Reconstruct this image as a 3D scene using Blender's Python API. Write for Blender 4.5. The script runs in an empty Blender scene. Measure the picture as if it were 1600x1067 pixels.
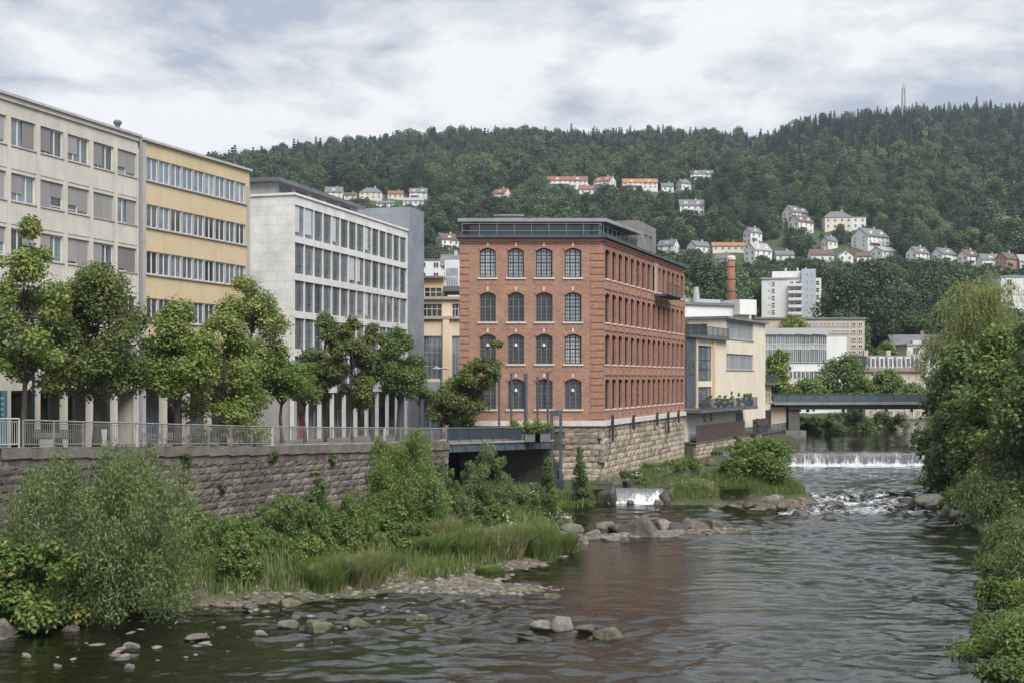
import bpy, math, random
import numpy as np
from mathutils import Matrix, Vector

sc = bpy.context.scene
COL = sc.collection
# ---------------------------------------------------------------- camera, sky, sun, exposure
H = 10.2            # camera height above the lower river level (m)
FPX = 1900.0        # focal length in photo pixels (1600 wide)
YH = 590.0          # horizon row in the photo
cam_d = bpy.data.cameras.new('camera'); cam = bpy.data.objects.new('camera', cam_d); COL.objects.link(cam)
cam.location = (0, 0, H); cam.rotation_euler = (math.radians(90), 0, 0)
cam_d.sensor_width = 36; cam_d.lens = 36*FPX/1600; cam_d.shift_y = (YH-533.5)/1600
cam_d.clip_start = 0.5; cam_d.clip_end = 6000
sc.camera = cam
SUN_EL, SUN_AZ = 52, 150     # azimuth clockwise from +Y: behind the camera, to the right
w = bpy.data.worlds.new('World'); sc.world = w; w.use_nodes = True
nt = w.node_tree; nt.nodes.clear(); N = nt.nodes.new; L = nt.links.new
out = N('ShaderNodeOutputWorld'); bg = N('ShaderNodeBackground'); bg.inputs['Strength'].default_value = 0.1
sky = N('ShaderNodeTexSky'); sky.sky_type = 'NISHITA'; sky.sun_disc = False
sky.sun_elevation = math.radians(SUN_EL); sky.sun_rotation = math.radians(SUN_AZ)
tc = N('ShaderNodeTexCoord'); sep = N('ShaderNodeSeparateXYZ'); L(tc.outputs['Generated'], sep.inputs[0])
def wm(op, a, b=None):
    n = N('ShaderNodeMath'); n.operation = op
    for i, v in enumerate((a, b)):
        if v is None: continue
        if isinstance(v, (int, float)): n.inputs[i].default_value = v
        else: L(v, n.inputs[i])
    return n.outputs[0]
az = wm('ADD', wm('MAXIMUM', sep.outputs['Z'], 0.0), 0.22)
cx = wm('DIVIDE', sep.outputs['X'], az); cy = wm('DIVIDE', sep.outputs['Y'], az)
cmb = N('ShaderNodeCombineXYZ'); L(cx, cmb.inputs[0]); L(cy, cmb.inputs[1]); cmb.inputs[2].default_value = 30.3
def wnoise(scale, detail, rough, dist=0.3):
    n = N('ShaderNodeTexNoise'); n.inputs['Scale'].default_value = scale; n.inputs['Detail'].default_value = detail
    n.inputs['Roughness'].default_value = rough; n.inputs['Distortion'].default_value = dist
    L(cmb.outputs[0], n.inputs['Vector']); return n.outputs['Fac']
n1 = wnoise(1.55, 9, 0.58, 0.3); n2 = wnoise(4.6, 8, 0.6, 0.25)
nn = wm('ADD', wm('MULTIPLY', n1, 0.62), wm('MULTIPLY', n2, 0.38))
rmp = N('ShaderNodeValToRGB'); L(nn, rmp.inputs[0])
e = rmp.color_ramp.elements
e[0].position = 0.425; e[0].color = (2.65, 3.0, 3.65, 1)
e[1].position = 0.555; e[1].color = (5.5, 5.55, 5.65, 1)
e2 = rmp.color_ramp.elements.new(0.48); e2.color = (3.95, 4.15, 4.5, 1)
cov = N('ShaderNodeMapRange'); L(n2, cov.inputs[0]); cov.inputs[1].default_value = 0.2; cov.inputs[2].default_value = 0.4
cov.inputs[3].default_value = 0.86; cov.inputs[4].default_value = 1.0
mx = N('ShaderNodeMix'); mx.data_type = 'RGBA'; L(cov.outputs[0], mx.inputs['Factor']); L(sky.outputs[0], mx.inputs['A']); L(rmp.outputs[0], mx.inputs['B'])
L(mx.outputs['Result'], bg.inputs['Color']); L(bg.outputs[0], out.inputs['Surface'])
sd = bpy.data.lights.new('sun', 'SUN'); sun = bpy.data.objects.new('sun', sd); COL.objects.link(sun)
sd.energy = 3.1; sd.angle = math.radians(38); sd.color = (1.0, 0.965, 0.92)
_a, _e = math.radians(SUN_AZ), math.radians(SUN_EL)
sun.rotation_euler = Vector((math.sin(_a)*math.cos(_e), math.cos(_a)*math.cos(_e), math.sin(_e))).to_track_quat('Z', 'Y').to_euler()
sun.location = (0, 0, 200)
vs = sc.view_settings; vs.view_transform = 'Standard'; vs.look = 'None'; vs.gamma = 1; vs.exposure = 0.80; vs.use_curve_mapping = False
sc.render.engine = 'CYCLES'; cy_ = sc.cycles
cy_.use_denoising = True; cy_.max_bounces = 6; cy_.diffuse_bounces = 3; cy_.glossy_bounces = 3; cy_.transmission_bounces = 4
cy_.transparent_max_bounces = 12; cy_.volume_bounces = 1; cy_.caustics_reflective = False; cy_.caustics_refractive = False

# ---------------------------------------------------------------- helpers
def P(x, y, d): return Vector(((x-800)/FPX*d, d, H-(y-YH)/FPX*d))
def Xp(x, d): return (x-800)/FPX*d
def Zp(y, d): return H-(y-YH)/FPX*d
def lerp(a, b, t): return a+(b-a)*t

def node_mat(name):
    m = bpy.data.materials.new(name); m.use_nodes = True
    t = m.node_tree; b = t.nodes['Principled BSDF']
    return m, t, b
MATS = {}
def mat(name, col, col2=None, scale=1.0, rough=0.8, bump=0.0, bscale=20.0, spec=0.3, metal=0.0, stretch=(1, 1, 1), streak=None, detail=5, objrand=0.0):
    """principled material: noise mix of two colours, optional vertical stain streaks, optional bump"""
    m, t, b = node_mat(name); nn_ = t.nodes.new; ln = t.links.new
    b.inputs['Roughness'].default_value = rough; b.inputs['Specular IOR Level'].default_value = spec; b.inputs['Metallic'].default_value = metal
    tcn = nn_('ShaderNodeTexCoord'); mp = nn_('ShaderNodeMapping'); mp.inputs['Scale'].default_value = stretch
    ln(tcn.outputs['Object'], mp.inputs[0])
    col2 = col2 or tuple(c*0.86 for c in col)
    no = nn_('ShaderNodeTexNoise'); no.inputs['Scale'].default_value = scale; no.inputs['Detail'].default_value = detail; no.inputs['Roughness'].default_value = 0.6
    ln(mp.outputs[0], no.inputs['Vector'])
    mr = nn_('ShaderNodeMapRange'); ln(no.outputs['Fac'], mr.inputs[0]); mr.inputs[1].default_value = 0.35; mr.inputs[2].default_value = 0.65
    mix = nn_('ShaderNodeMix'); mix.data_type = 'RGBA'; ln(mr.outputs[0], mix.inputs['Factor'])
    mix.inputs['A'].default_value = (*col, 1); mix.inputs['B'].default_value = (*col2, 1)
    cur = mix.outputs['Result']
    if streak:
        mp2 = nn_('ShaderNodeMapping'); mp2.inputs['Scale'].default_value = (2.2, 2.2, 0.12); ln(tcn.outputs['Object'], mp2.inputs[0])
        n2_ = nn_('ShaderNodeTexNoise'); n2_.inputs['Scale'].default_value = 1.0; n2_.inputs['Detail'].default_value = 6; ln(mp2.outputs[0], n2_.inputs['Vector'])
        r2 = nn_('ShaderNodeMapRange'); ln(n2_.outputs['Fac'], r2.inputs[0]); r2.inputs[1].default_value = 0.52; r2.inputs[2].default_value = 0.75; r2.inputs[4].default_value = 0.6
        m2 = nn_('ShaderNodeMix'); m2.data_type = 'RGBA'; ln(r2.outputs[0], m2.inputs['Factor']); ln(cur, m2.inputs['A']); m2.inputs['B'].default_value = (*streak, 1)
        cur = m2.outputs['Result']
    if objrand:
        oi = nn_('ShaderNodeObjectInfo'); hs = nn_('ShaderNodeHueSaturation'); r3 = nn_('ShaderNodeMapRange')
        ln(oi.outputs['Random'], r3.inputs[0]); r3.inputs[3].default_value = 1-objrand; r3.inputs[4].default_value = 1+objrand
        ln(r3.outputs[0], hs.inputs['Value']); ln(cur, hs.inputs['Color']); cur = hs.outputs[0]
    ln(cur, b.inputs['Base Color'])
    if bump:
        nb = nn_('ShaderNodeTexNoise'); nb.inputs['Scale'].default_value = bscale; nb.inputs['Detail'].default_value = 6; ln(mp.outputs[0], nb.inputs['Vector'])
        bp = nn_('ShaderNodeBump'); bp.inputs['Strength'].default_value = bump; bp.inputs['Distance'].default_value = 0.05
        ln(nb.outputs['Fac'], bp.inputs['Height']); ln(bp.outputs[0], b.inputs['Normal'])
    MATS[name] = m
    return m

class MB:
    """collects geometry in world coordinates and links it as ONE mesh object"""
    def __init__(s): s.v = []; s.f = []; s.u = []; s.m = []
    def poly(s, pts, mi=0, uv=None, M=None):
        k = len(s.v)
        if M is not None: pts = [M @ Vector(p) for p in pts]
        s.v.extend([tuple(p) for p in pts]); s.f.append(tuple(range(k, k+len(pts)))); s.u.append(uv); s.m.append(mi)
    def box(s, x0, x1, y0, y1, z0, z1, M=None, mi=0):
        c = [(x0,y0,z0),(x1,y0,z0),(x1,y1,z0),(x0,y1,z0),(x0,y0,z1),(x1,y0,z1),(x1,y1,z1),(x0,y1,z1)]
        if M is not None: c = [tuple(M @ Vector(p)) for p in c]
        k = len(s.v); s.v.extend(c)
        for f in ((0,3,2,1),(4,5,6,7),(0,1,5,4),(1,2,6,5),(2,3,7,6),(3,0,4,7)):
            s.f.append(tuple(k+i for i in f)); s.u.append(None); s.m.append(mi)
    def tube(s, pts, rad, n=6, mi=0, cap=True):
        pts = [Vector(p) for p in pts]; k = len(s.v)
        if not isinstance(rad, (list, tuple)): rad = [rad]*len(pts)
        for i, p in enumerate(pts):
            t = (pts[min(i+1, len(pts)-1)]-pts[max(i-1, 0)])
            if t.length < 1e-6: t = Vector((0, 0, 1))
            t.normalize(); a = Vector((0, 0, 1)) if abs(t.z) < 0.9 else Vector((1, 0, 0))
            e1 = t.cross(a).normalized(); e2_ = t.cross(e1)
            for j in range(n):
                q = 2*math.pi*j/n; s.v.append(tuple(p+(e1*math.cos(q)+e2_*math.sin(q))*rad[i]))
        for i in range(len(pts)-1):
            for j in range(n):
                a_, b_ = k+i*n+j, k+i*n+(j+1) % n
                s.f.append((a_, a_+n, b_+n, b_)); s.u.append(None); s.m.append(mi)
        if cap:
            s.f.append(tuple(k+j for j in range(n))); s.u.append(None); s.m.append(mi)
            kk = k+(len(pts)-1)*n; s.f.append(tuple(kk+j for j in reversed(range(n)))); s.u.append(None); s.m.append(mi)
    def mesh(s, name, mats, o=(0, 0, 0), smooth=False):
        me = bpy.data.meshes.new(name); o = Vector(o)
        me.from_pydata([(a-o.x, b-o.y, c-o.z) for a, b, c in s.v], [], s.f)
        for m in (mats if isinstance(mats, (list, tuple)) else [mats]): me.materials.append(m)
        if any(s.m): me.polygons.foreach_set('material_index', s.m)
        if any(u is not None for u in s.u):
            ul = me.uv_layers.new(name='UVMap').data; k = 0
            for f, u in zip(s.f, s.u):
                for i in range(len(f)):
                    if u is not None: ul[k].uv = u[i]
                    k += 1
        if smooth: me.polygons.foreach_set('use_smooth', [True]*len(me.polygons))
        me.update(); return me
    def build(s, name, mats, parent=None, smooth=False, loc=None, o=None):
        """parent: a root (its location is subtracted) or a part of a root (o = the root's location)"""
        if o is None: o = parent.location.copy() if parent is not None else Vector(loc or (0, 0, 0))
        ob = bpy.data.objects.new(name, s.mesh(name, mats, o, smooth)); COL.objects.link(ob)
        if parent is not None: ob.parent = parent
        else: ob.location = o
        return ob

def tag(o, label=None, cat=None, group=None, kind=None):
    if label: o['label'] = label
    if cat: o['category'] = cat
    if group: o['group'] = group
    if kind: o['kind'] = kind
    return o
def thing(name, label, cat, loc, group=None):
    o = bpy.data.objects.new(name, None); COL.objects.link(o); o.location = loc; o.empty_display_size = 0.3
    return tag(o, label, cat, group)
def inst(name, me, parent, M):
    o = bpy.data.objects.new(name, me); COL.objects.link(o); o.parent = parent; o.matrix_basis = M; return o
def np_mesh(name, V, Fc, m, smooth=False):
    """V (n,3), Fc (m,3|4) numpy arrays -> mesh"""
    me = bpy.data.meshes.new(name); V = np.asarray(V, np.float32); Fc = np.asarray(Fc, np.int32); k = Fc.shape[1]
    me.vertices.add(len(V)); me.vertices.foreach_set('co', V.ravel())
    me.loops.add(Fc.size); me.loops.foreach_set('vertex_index', Fc.ravel())
    me.polygons.add(len(Fc)); me.polygons.foreach_set('loop_start', np.arange(0, Fc.size, k, dtype=np.int32))
    me.polygons.foreach_set('loop_total', np.full(len(Fc), k, np.int32))
    if smooth: me.polygons.foreach_set('use_smooth', np.ones(len(Fc), bool))
    if m: me.materials.append(m)
    me.update(calc_edges=True); me.validate(); return me
def Fr(p0, p1):
    """facade frame: x along the facade from p0 to p1, y inward, z up (world)"""
    dx, dy = p1[0]-p0[0], p1[1]-p0[1]
    return Matrix.Translation((p0[0], p0[1], 0)) @ Matrix.Rotation(math.atan2(dy, dx), 4, 'Z'), math.hypot(dx, dy)

# smooth value noise for terrain and water (numpy)
_rs = np.random.RandomState(5); _lat = _rs.rand(256, 256)
def vnoise(x, y):
    xi = np.floor(x).astype(int); yi = np.floor(y).astype(int); fx = x-xi; fy = y-yi
    fx = fx*fx*(3-2*fx); fy = fy*fy*(3-2*fy)
    g = lambda a, b: _lat[a % 256, b % 256]
    return (g(xi, yi)*(1-fx)+g(xi+1, yi)*fx)*(1-fy)+(g(xi, yi+1)*(1-fx)+g(xi+1, yi+1)*fx)*fy
def fbm(x, y, o=4):
    s = 0; a = 0.5
    for i in range(o): s = s+a*vnoise(x*2**i+17*i, y*2**i+31*i); a *= 0.5
    return s
# ---------------------------------------------------------------- the setting: terrain, river, street, quay
STREET_D = [0, 56, 72, 87, 100, 130, 170, 240]; STREET_DROP = [1.2, 3.33, 4.13, 4.72, 5.16, 6.0, 6.3, 6.3]
def zs(d): return H-float(np.interp(d, STREET_D, STREET_DROP))
# quay wall line (X at depth d)
QD = [30, 56, 72, 87]; QX = [-34.0, Xp(0, 56), Xp(420, 72), Xp(700, 87)]
def wallX(d): return float(np.interp(d, QD, QX))
LB_D = [15, 40, 49, 54.6, 55.4, 57.9, 60.6, 69, 74.5, 78, 84, 90, 95, 99, 106, 128, 134, 148, 160, 190, 240]
LB_X = [-34, -24, -19.5, -14.4, -10.5, -4.9, -0.6, 2.9, 4.1, 4.6, 3.4, 3.6, 7.0, 8.2, 11.5, 19.9, 23.4, 30.6, 37.0, 47, 62]
RB_D = [15, 42, 50, 62, 72, 88, 100, 132, 160, 190, 240]
RB_X = [6, 17.0, 20.5, 25.6, 29.2, 33.0, 36.4, 47, 57, 66, 84]
SKX = [-1200, 0, 300, 430, 520, 600, 740, 900, 1050, 1120, 1180, 1260, 1330, 1400, 1600, 2400]
SKY = [380, 290, 262, 240, 226, 219, 206, 209, 208, 208, 218, 194, 182, 172, 164, 170]
ED = [200, 240, 300, 400, 500, 600, 700, 800]; EE = [-40, -12, 35, 85, 130, 180, 236, 290]
def ground_far(X, D):
    px = 800+X/D*FPX
    S = YH-np.interp(px, SKX, SKY)-18
    e1 = np.interp(D, ED, EE)
    t = np.clip((D-800)/620, 0, 1)
    e2 = 290+(S-290)*(1-(1-t)**1.6)
    e = np.where(D > 800, e2, e1)
    z = H+e*D/FPX
    z = np.where(D > 1420, H+S*1420/FPX-(D-1420)*0.25, z)
    return z+(fbm(X/60, D/60)-0.5)*14*np.clip((D-240)/300, 0, 1)
def ground(X, D):
    X = np.asarray(X, float); D = np.asarray(D, float)
    lb = np.interp(D, LB_D, LB_X)+(fbm(D/3, D*0+3)-0.5)*1.2; rb = np.interp(D, RB_D, RB_X)
    up = np.where(D > 132.5, 2.1, np.where(D > 96, 0.6, np.where(D > 80, 0.6*(D-80)/16, 0)))
    n = fbm(X/2.5, D/2.5)-0.45
    sl = lb-X; sr = X-rb
    bl = np.where(sl > 0, np.minimum(sl*0.16, 1.5), np.maximum(sl*0.12, -0.75))
    br = np.where(sr > 0, np.minimum(sr*0.55, 3.4), np.maximum(sr*0.25, -0.8))
    z = np.maximum(bl, br); z = np.where(z < 0, z-.05+n*.28, z+n*.30)+up
    # shingle spit reaching into the river
    t = np.clip((X-3.5)/13.0, 0, 1); dd = np.abs(D-(77.0+4.6*t)); sp = np.exp(-(dd/1.1)**2)*np.clip((17.5-X)/3, 0, 1)*np.clip((X-1)/2, 0, 1); z = np.where(sp > .12, np.maximum(z, 0.5*sp-0.30+n*0.3), z)
    # gravel bar in front of the left bank
    gb = np.exp(-((X+1.8)/5.0)**2-((D-58.6)/2.2)**2); z = np.where(gb > .1, np.maximum(z, 0.62*gb-0.34+n*0.25), z)
    # island between the two channels, bank below the mill
    g1 = np.exp(-(((X-19.0)/5.2)**4+((D-100.0)/5.0)**4)); z = np.where(g1 > .02, np.maximum(z, 2.5*g1-0.3+n*0.4), z)
    g2 = np.exp(-(((X-14.0)/2.4)**4+((D-94.5)/2.4)**4)); z = np.where(g2 > .02, np.maximum(z, 2.0*g2-.25+n*0.3), z)
    z = np.maximum(z, np.where((D > 99) & (D < 132) & (X < lb+2.2), 1.75+n*0.5-np.maximum(X-lb-0.8, 0)*1.2, -9))
    # mill pool bed
    pool = (D > 94.6) & (D < 114) & (X > lb+0.9) & (X < 15.5+0.12*(D-95)) & (z < 1.9)
    z = np.where(pool, np.maximum(np.minimum(z, 1.35), 1.1), z)
    far = np.clip((D-150)/60, 0, 1)
    inriver = (X > lb) & (X < rb)
    flat = np.where(inriver & (D < 245), z, np.where(X <= lb, np.maximum(z, 2.4+np.clip(sl, 0, 6)*0.25), z))
    z = np.where(D > 134, lerp(z, flat, np.clip((D-134)/8, 0, 1)), z)
    z = np.where(D > 225, lerp(z, ground_far(X, D), np.clip((D-225)/40, 0, 1)), z)
    return z
def gz(X, D): return float(ground(np.array([X]), np.array([D]))[0])

terr_m, t_, b_ = node_mat('bank_soil')
def _soil():
    nn_ = t_.nodes.new; ln = t_.links.new
    tcn = nn_('ShaderNodeTexCoord')
    v = nn_('ShaderNodeTexVoronoi'); v.inputs['Scale'].default_value = 3.2; ln(tcn.outputs['Object'], v.inputs['Vector'])
    v2 = nn_('ShaderNodeTexVoronoi'); v2.inputs['Scale'].default_value = 11; ln(tcn.outputs['Object'], v2.inputs['Vector'])
    n1_ = nn_('ShaderNodeTexNoise'); n1_.inputs['Scale'].default_value = 0.6; n1_.inputs['Detail'].default_value = 8; ln(tcn.outputs['Object'], n1_.inputs['Vector'])
    r = nn_('ShaderNodeValToRGB'); ln(v.outputs['Color'], r.inputs[0])
    r.color_ramp.elements[0].color = (0.045, 0.037, 0.022, 1); r.color_ramp.elements[1].color = (0.20, 0.165, 0.12, 1)
    g = nn_('ShaderNodeMapRange'); ln(n1_.outputs['Fac'], g.inputs[0]); g.inputs[1].default_value = 0.42; g.inputs[2].default_value = 0.6
    m = nn_('ShaderNodeMix'); m.data_type = 'RGBA'; ln(g.outputs[0], m.inputs['Factor']); ln(r.outputs[0], m.inputs['A']); m.inputs['B'].default_value = (0.05, 0.062, 0.022, 1)
    # above the flood line the ground is overgrown
    ge = nn_('ShaderNodeNewGeometry'); sx = nn_('ShaderNodeSeparateXYZ'); ln(ge.outputs['Position'], sx.inputs[0])
    a = nn_('ShaderNodeMath'); a.operation = 'ADD'; ln(sx.outputs['Z'], a.inputs[0]); ln(n1_.outputs['Fac'], a.inputs[1])
    g2 = nn_('ShaderNodeMapRange'); ln(a.outputs[0], g2.inputs[0]); g2.inputs[1].default_value = 0.95; g2.inputs[2].default_value = 1.35
    m2 = nn_('ShaderNodeMix'); m2.data_type = 'RGBA'; ln(g2.outputs[0], m2.inputs['Factor']); ln(m.outputs['Result'], m2.inputs['A']); m2.inputs['B'].default_value = (0.042, 0.056, 0.022, 1)
    ln(m2.outputs['Result'], b_.inputs['Base Color']); b_.inputs['Roughness'].default_value = 0.9
    bp = nn_('ShaderNodeBump'); bp.inputs['Distance'].default_value = 0.08; bp.inputs['Strength'].default_value = 0.7
    ad = nn_('ShaderNodeMath'); ad.operation = 'ADD'; ln(v.outputs['Distance'], ad.inputs[0]); ln(v2.outputs['Distance'], ad.inputs[1])
    ln(ad.outputs[0], bp.inputs['Height']); ln(bp.outputs[0], b_.inputs['Normal'])
_soil()
def build_terrain():
    ds = np.concatenate([np.arange(8, 40, 1.0), np.arange(40, 135, 0.4), np.arange(135, 250, 2.0), np.geomspace(250, 1420, 90), [1480, 1700, 2400]])
    ts = np.concatenate([[-6, -3, -1.6, -1.0], np.linspace(-0.75, 0.75, 330), [1.0, 1.6, 3, 6]])
    D, T = np.meshgrid(ds, ts, indexing='ij'); X = T*D; Z = ground(X, D)
    V = np.stack([X, D, Z], -1).reshape(-1, 3); n, m = len(ds), len(ts)
    i = np.arange((n-1)*m).reshape(n-1, m)[:, :-1].ravel()
    Fc = np.stack([i, i+1, i+m+1, i+m], 1)
    o = bpy.data.objects.new('terrain', np_mesh('terrain', V, Fc, terr_m, True)); COL.objects.link(o)
    tag(o, 'riverbed, banks and wooded valley slopes', None, None, 'structure')
build_terrain()

# ---- water
def water_mat(name, foam):
    m, t, b = node_mat(name); t.nodes.remove(b); nn_ = t.nodes.new; ln = t.links.new
    o = t.nodes['Material Output']; tcn = nn_('ShaderNodeTexCoord')
    mp = nn_('ShaderNodeMapping'); mp.inputs['Scale'].default_value = (1.0, 1.9, 1.0); ln(tcn.outputs['Object'], mp.inputs[0])
    def noise(s, d, dist=0.6):
        n = nn_('ShaderNodeTexNoise'); n.inputs['Scale'].default_value = s; n.inputs['Detail'].default_value = d; n.inputs['Distortion'].default_value = dist
        ln(mp.outputs[0], n.inputs['Vector']); return n.outputs['Fac']
    a = noise(0.9, 3); c = noise(3.2, 3)
    ad = nn_('ShaderNodeMath'); ad.operation = 'MULTIPLY_ADD'; ln(c, ad.inputs[0]); ad.inputs[1].default_value = 0.4; ln(a, ad.inputs[2])
    bp = nn_('ShaderNodeBump'); bp.inputs['Strength'].default_value = 0.4; bp.inputs['Distance'].default_value = 0.08; ln(ad.outputs[0], bp.inputs['Height'])
    gl = nn_('ShaderNodeBsdfGlossy'); gl.inputs['Roughness'].default_value = 0.06; gl.inputs['Color'].default_value = (0.97, 0.98, 1, 1); ln(bp.outputs[0], gl.inputs['Normal'])
    tr = nn_('ShaderNodeBsdfTransparent'); tr.inputs['Color'].default_value = (0.42, 0.44, 0.26, 1)
    fr = nn_('ShaderNodeFresnel'); fr.inputs['IOR'].default_value = 1.58; ln(bp.outputs[0], fr.inputs['Normal'])
    ms = nn_('ShaderNodeMixShader'); ln(fr.outputs[0], ms.inputs[0]); ln(tr.outputs[0], ms.inputs[1]); ln(gl.outputs[0], ms.inputs[2])
    at = nn_('ShaderNodeAttribute'); at.attribute_name = 'foam'
    fn = nn_('ShaderNodeTexNoise'); fn.inputs['Scale'].default_value = 2.4; fn.inputs['Detail'].default_value = 8; fn.inputs['Roughness'].default_value = 0.7; ln(mp.outputs[0], fn.inputs['Vector'])
    f1 = nn_('ShaderNodeMath'); f1.operation = 'ADD'; ln(fn.outputs['Fac'], f1.inputs[0]); ln(at.outputs['Fac'], f1.inputs[1])
    mr = nn_('ShaderNodeMapRange'); ln(f1.outputs[0], mr.inputs[0]); mr.inputs[1].default_value = 0.95; mr.inputs[2].default_value = 1.25
    df = nn_('ShaderNodeBsdfDiffuse'); df.inputs['Color'].default_value = (0.72, 0.75, 0.78, 1)
    m2 = nn_('ShaderNodeMixShader'); ln(mr.outputs[0], m2.inputs[0]); ln(ms.outputs[0], m2.inputs[1]); ln(df.outputs[0], m2.inputs[2])
    ln(m2.outputs[0], o.inputs['Surface']); return m
WATER = water_mat('river_water', True)
def waves(X, D, k=1.0):
    u = X*0.25+D*0.05; z = 0
    z = z+(fbm(X*0.26+3, D*0.55)-0.47)*0.26
    z = z+(vnoise(X*0.55+9, D*1.45+fbm(X*0.3, D*0.3)*4)-0.5)*0.17
    z = z+(vnoise(X*1.5, D*2.7+vnoise(X, D)*2)-0.5)*0.095
    amp = 0.22+1.7*vnoise(X*0.07+5+D*.02, D*0.15+2)**2+.5*vnoise(X*.3, D*.5)**2
    amp = amp*1.15+1.7*np.exp(-((X+1)/10)**2-((D-49)/5.5)**2)+0.9*np.exp(-((X-17)/6)**2-((D-82)/9)**2)+0.8*np.exp(-((X-14)/7)**2-((D-46)/4)**2)
    amp = amp*(1-0.90*np.exp(-((X-6.8)/4.8)**4-((D-63)/14)**4))*(1-0.6*np.exp(-((X-25)/4)**2-((D-70)/14)**2))*(1-.6*np.exp(-((X+14)/7)**2-((D-48)/8)**2))
    return z*amp*k
def grid_obj(name, ds, ts, zf, m, label, fan=True, keep=None, foam=None):
    D, T = np.meshgrid(ds, ts, indexing='ij'); X = T*D if fan else T
    Z = zf(X, D); V = np.stack([X, D, Z], -1).reshape(-1, 3); n, q = len(ds), len(ts)
    i = np.arange((n-1)*q).reshape(n-1, q)[:, :-1].ravel(); Fc = np.stack([i, i+1, i+q+1, i+q], 1)
    if keep is not None:
        k = keep(X, D).ravel(); Fc = Fc[k[Fc].any(1)]
        used = np.zeros(len(V), bool); used[Fc.ravel()] = True; idx = np.cumsum(used)-1; V = V[used]; Fc = idx[Fc]
    else: used = np.ones(len(V), bool)
    me = np_mesh(name, V, Fc, m, True)
    at = me.attributes.new('foam', 'FLOAT', 'POINT')
    at.data.foreach_set('value', (foam(X, D).ravel()[used] if foam else np.zeros(len(V))).astype(np.float32))
    o = bpy.data.objects.new(name, me); COL.objects.link(o); return tag(o, label, None, None, 'structure')
SPLITX = 13.0
def river_z(X, D):
    main = np.where(D < 92, 0, np.where(D > 100, 0.6, 0))
    s = np.clip((D-92)/8, 0, 1); steps = np.floor(s*3+(fbm(X/1.6, D/2.0)-0.5)*0.9)/3; steps = np.clip(steps*0.75+s*0.25, 0, 1)
    main = 0.6*np.where(D < 92, 0, np.where(D > 100, 1, steps))
    left = 0.6*np.clip((D-80)/13, 0, 1)
    z = np.where(X > 19, main, np.where(X < 15, left, lerp(left, main, (X-15)/4)))
    k = np.where((D > 90) & (D < 103) & (X > 19), 1.7, np.where(X > 18, 1.25, 0.75))
    return z+waves(X, D, k)
def river_foam(X, D):
    f = np.where((D > 90.5) & (D < 102) & (X > 20), 0.40+0.12*np.exp(-((D-92.6)/1.2)**2)+0.10*np.exp(-((D-97.5)/1.6)**2)+(fbm(X/1.5, D/1.5)-.47)*.35, 0)
    f = np.maximum(f, 0.5*np.exp(-((D-131.4)/1.5)**2)); f = np.maximum(f, 0.24*np.clip((D-104)/27, 0, 1)*(D > 104))
    f = np.maximum(f, 0.6*np.exp(-((X-9.7)/2.4)**4-((D-93.3)/0.8)**2))
    f = np.maximum(f, 0.22*np.exp(-((X-19)/7)**2-((D-88.5)/2.5)**2)); f = np.maximum(f, 0.12*np.exp(-((X-3)/10)**2-((D-52)/5)**2))
    return f
wd = np.concatenate([np.arange(16, 36, 0.6), np.arange(36, 92, 0.16), np.arange(92, 101, 0.12), np.arange(101, 132.3, 0.3)])
grid_obj('river', wd, np.linspace(-0.62, 0.56, 430), river_z, WATER, 'rippling brown-green river flowing between the banks', True,
         lambda X, D: (X > np.interp(D, LB_D, LB_X)-4) & (X < np.interp(D, RB_D, RB_X)+4) & ((D < 94.0) | (X > 16.5)), river_foam)
grid_obj('mill_pool', np.arange(94.2, 115, 0.3), np.arange(5.0, 19, 0.3), lambda X, D: 1.6+waves(X, D, 0.35), WATER, 'still pool above the small weir', False, lambda X, D: X > np.interp(D, LB_D, LB_X)-2, None)
grid_obj('upper_river', np.concatenate([np.arange(132.4, 170, 0.5), np.arange(170, 250, 3)]), np.linspace(0.12, 0.42, 90), lambda X, D: 2.1+waves(X, D, 0.3), WATER, 'calm river reach above the weir', True, None, None)

# ---- street on top of the quay
asph = mat('street_asphalt', (0.11, 0.108, 0.105), (0.15, 0.145, 0.14), 0.8, 0.9, 0.3, 40)
pave = mat('promenade_paving', (0.30, 0.285, 0.26), (0.22, 0.21, 0.19), 1.6, 0.9, 0.2, 30, streak=None)
mb = MB()
edge = [(wallX(d)+0.1, d) for d in (30, 56, 64, 72, 80, 87)]+[(-5.2, 91), (-5.6, 99.7), (7.0, 100.3), (17.6, 128.2), (18.4, 129), (31.5, 158), (31.5, 175), (20, 185)]
for (a, b) in zip(edge[:-1], edge[1:]):
    mb.poly([(-170, a[1], zs(a[1])), (a[0], a[1], zs(a[1])), (b[0], b[1], zs(b[1])), (-170, b[1], zs(b[1]))])
so = mb.build('street', asph); tag(so, 'grey street behind the river railing', None, None, 'structure')
mb = MB()
for a, b in zip(edge[:5], edge[1:6]):
    mb.poly([(a[0]-4.5, a[1], zs(a[1])+0.10), (a[0], a[1], zs(a[1])+0.10), (b[0], b[1], zs(b[1])+0.10), (b[0]-4.5, b[1], zs(b[1])+0.10)])
    mb.poly([(a[0]-4.5, a[1], zs(a[1])), (a[0]-4.5, a[1], zs(a[1])+0.10), (b[0]-4.5, b[1], zs(b[1])+0.10), (b[0]-4.5, b[1], zs(b[1]))])
tag(mb.build('pavement', pave), 'paved promenade along the river railing', None, None, 'structure')

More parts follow.
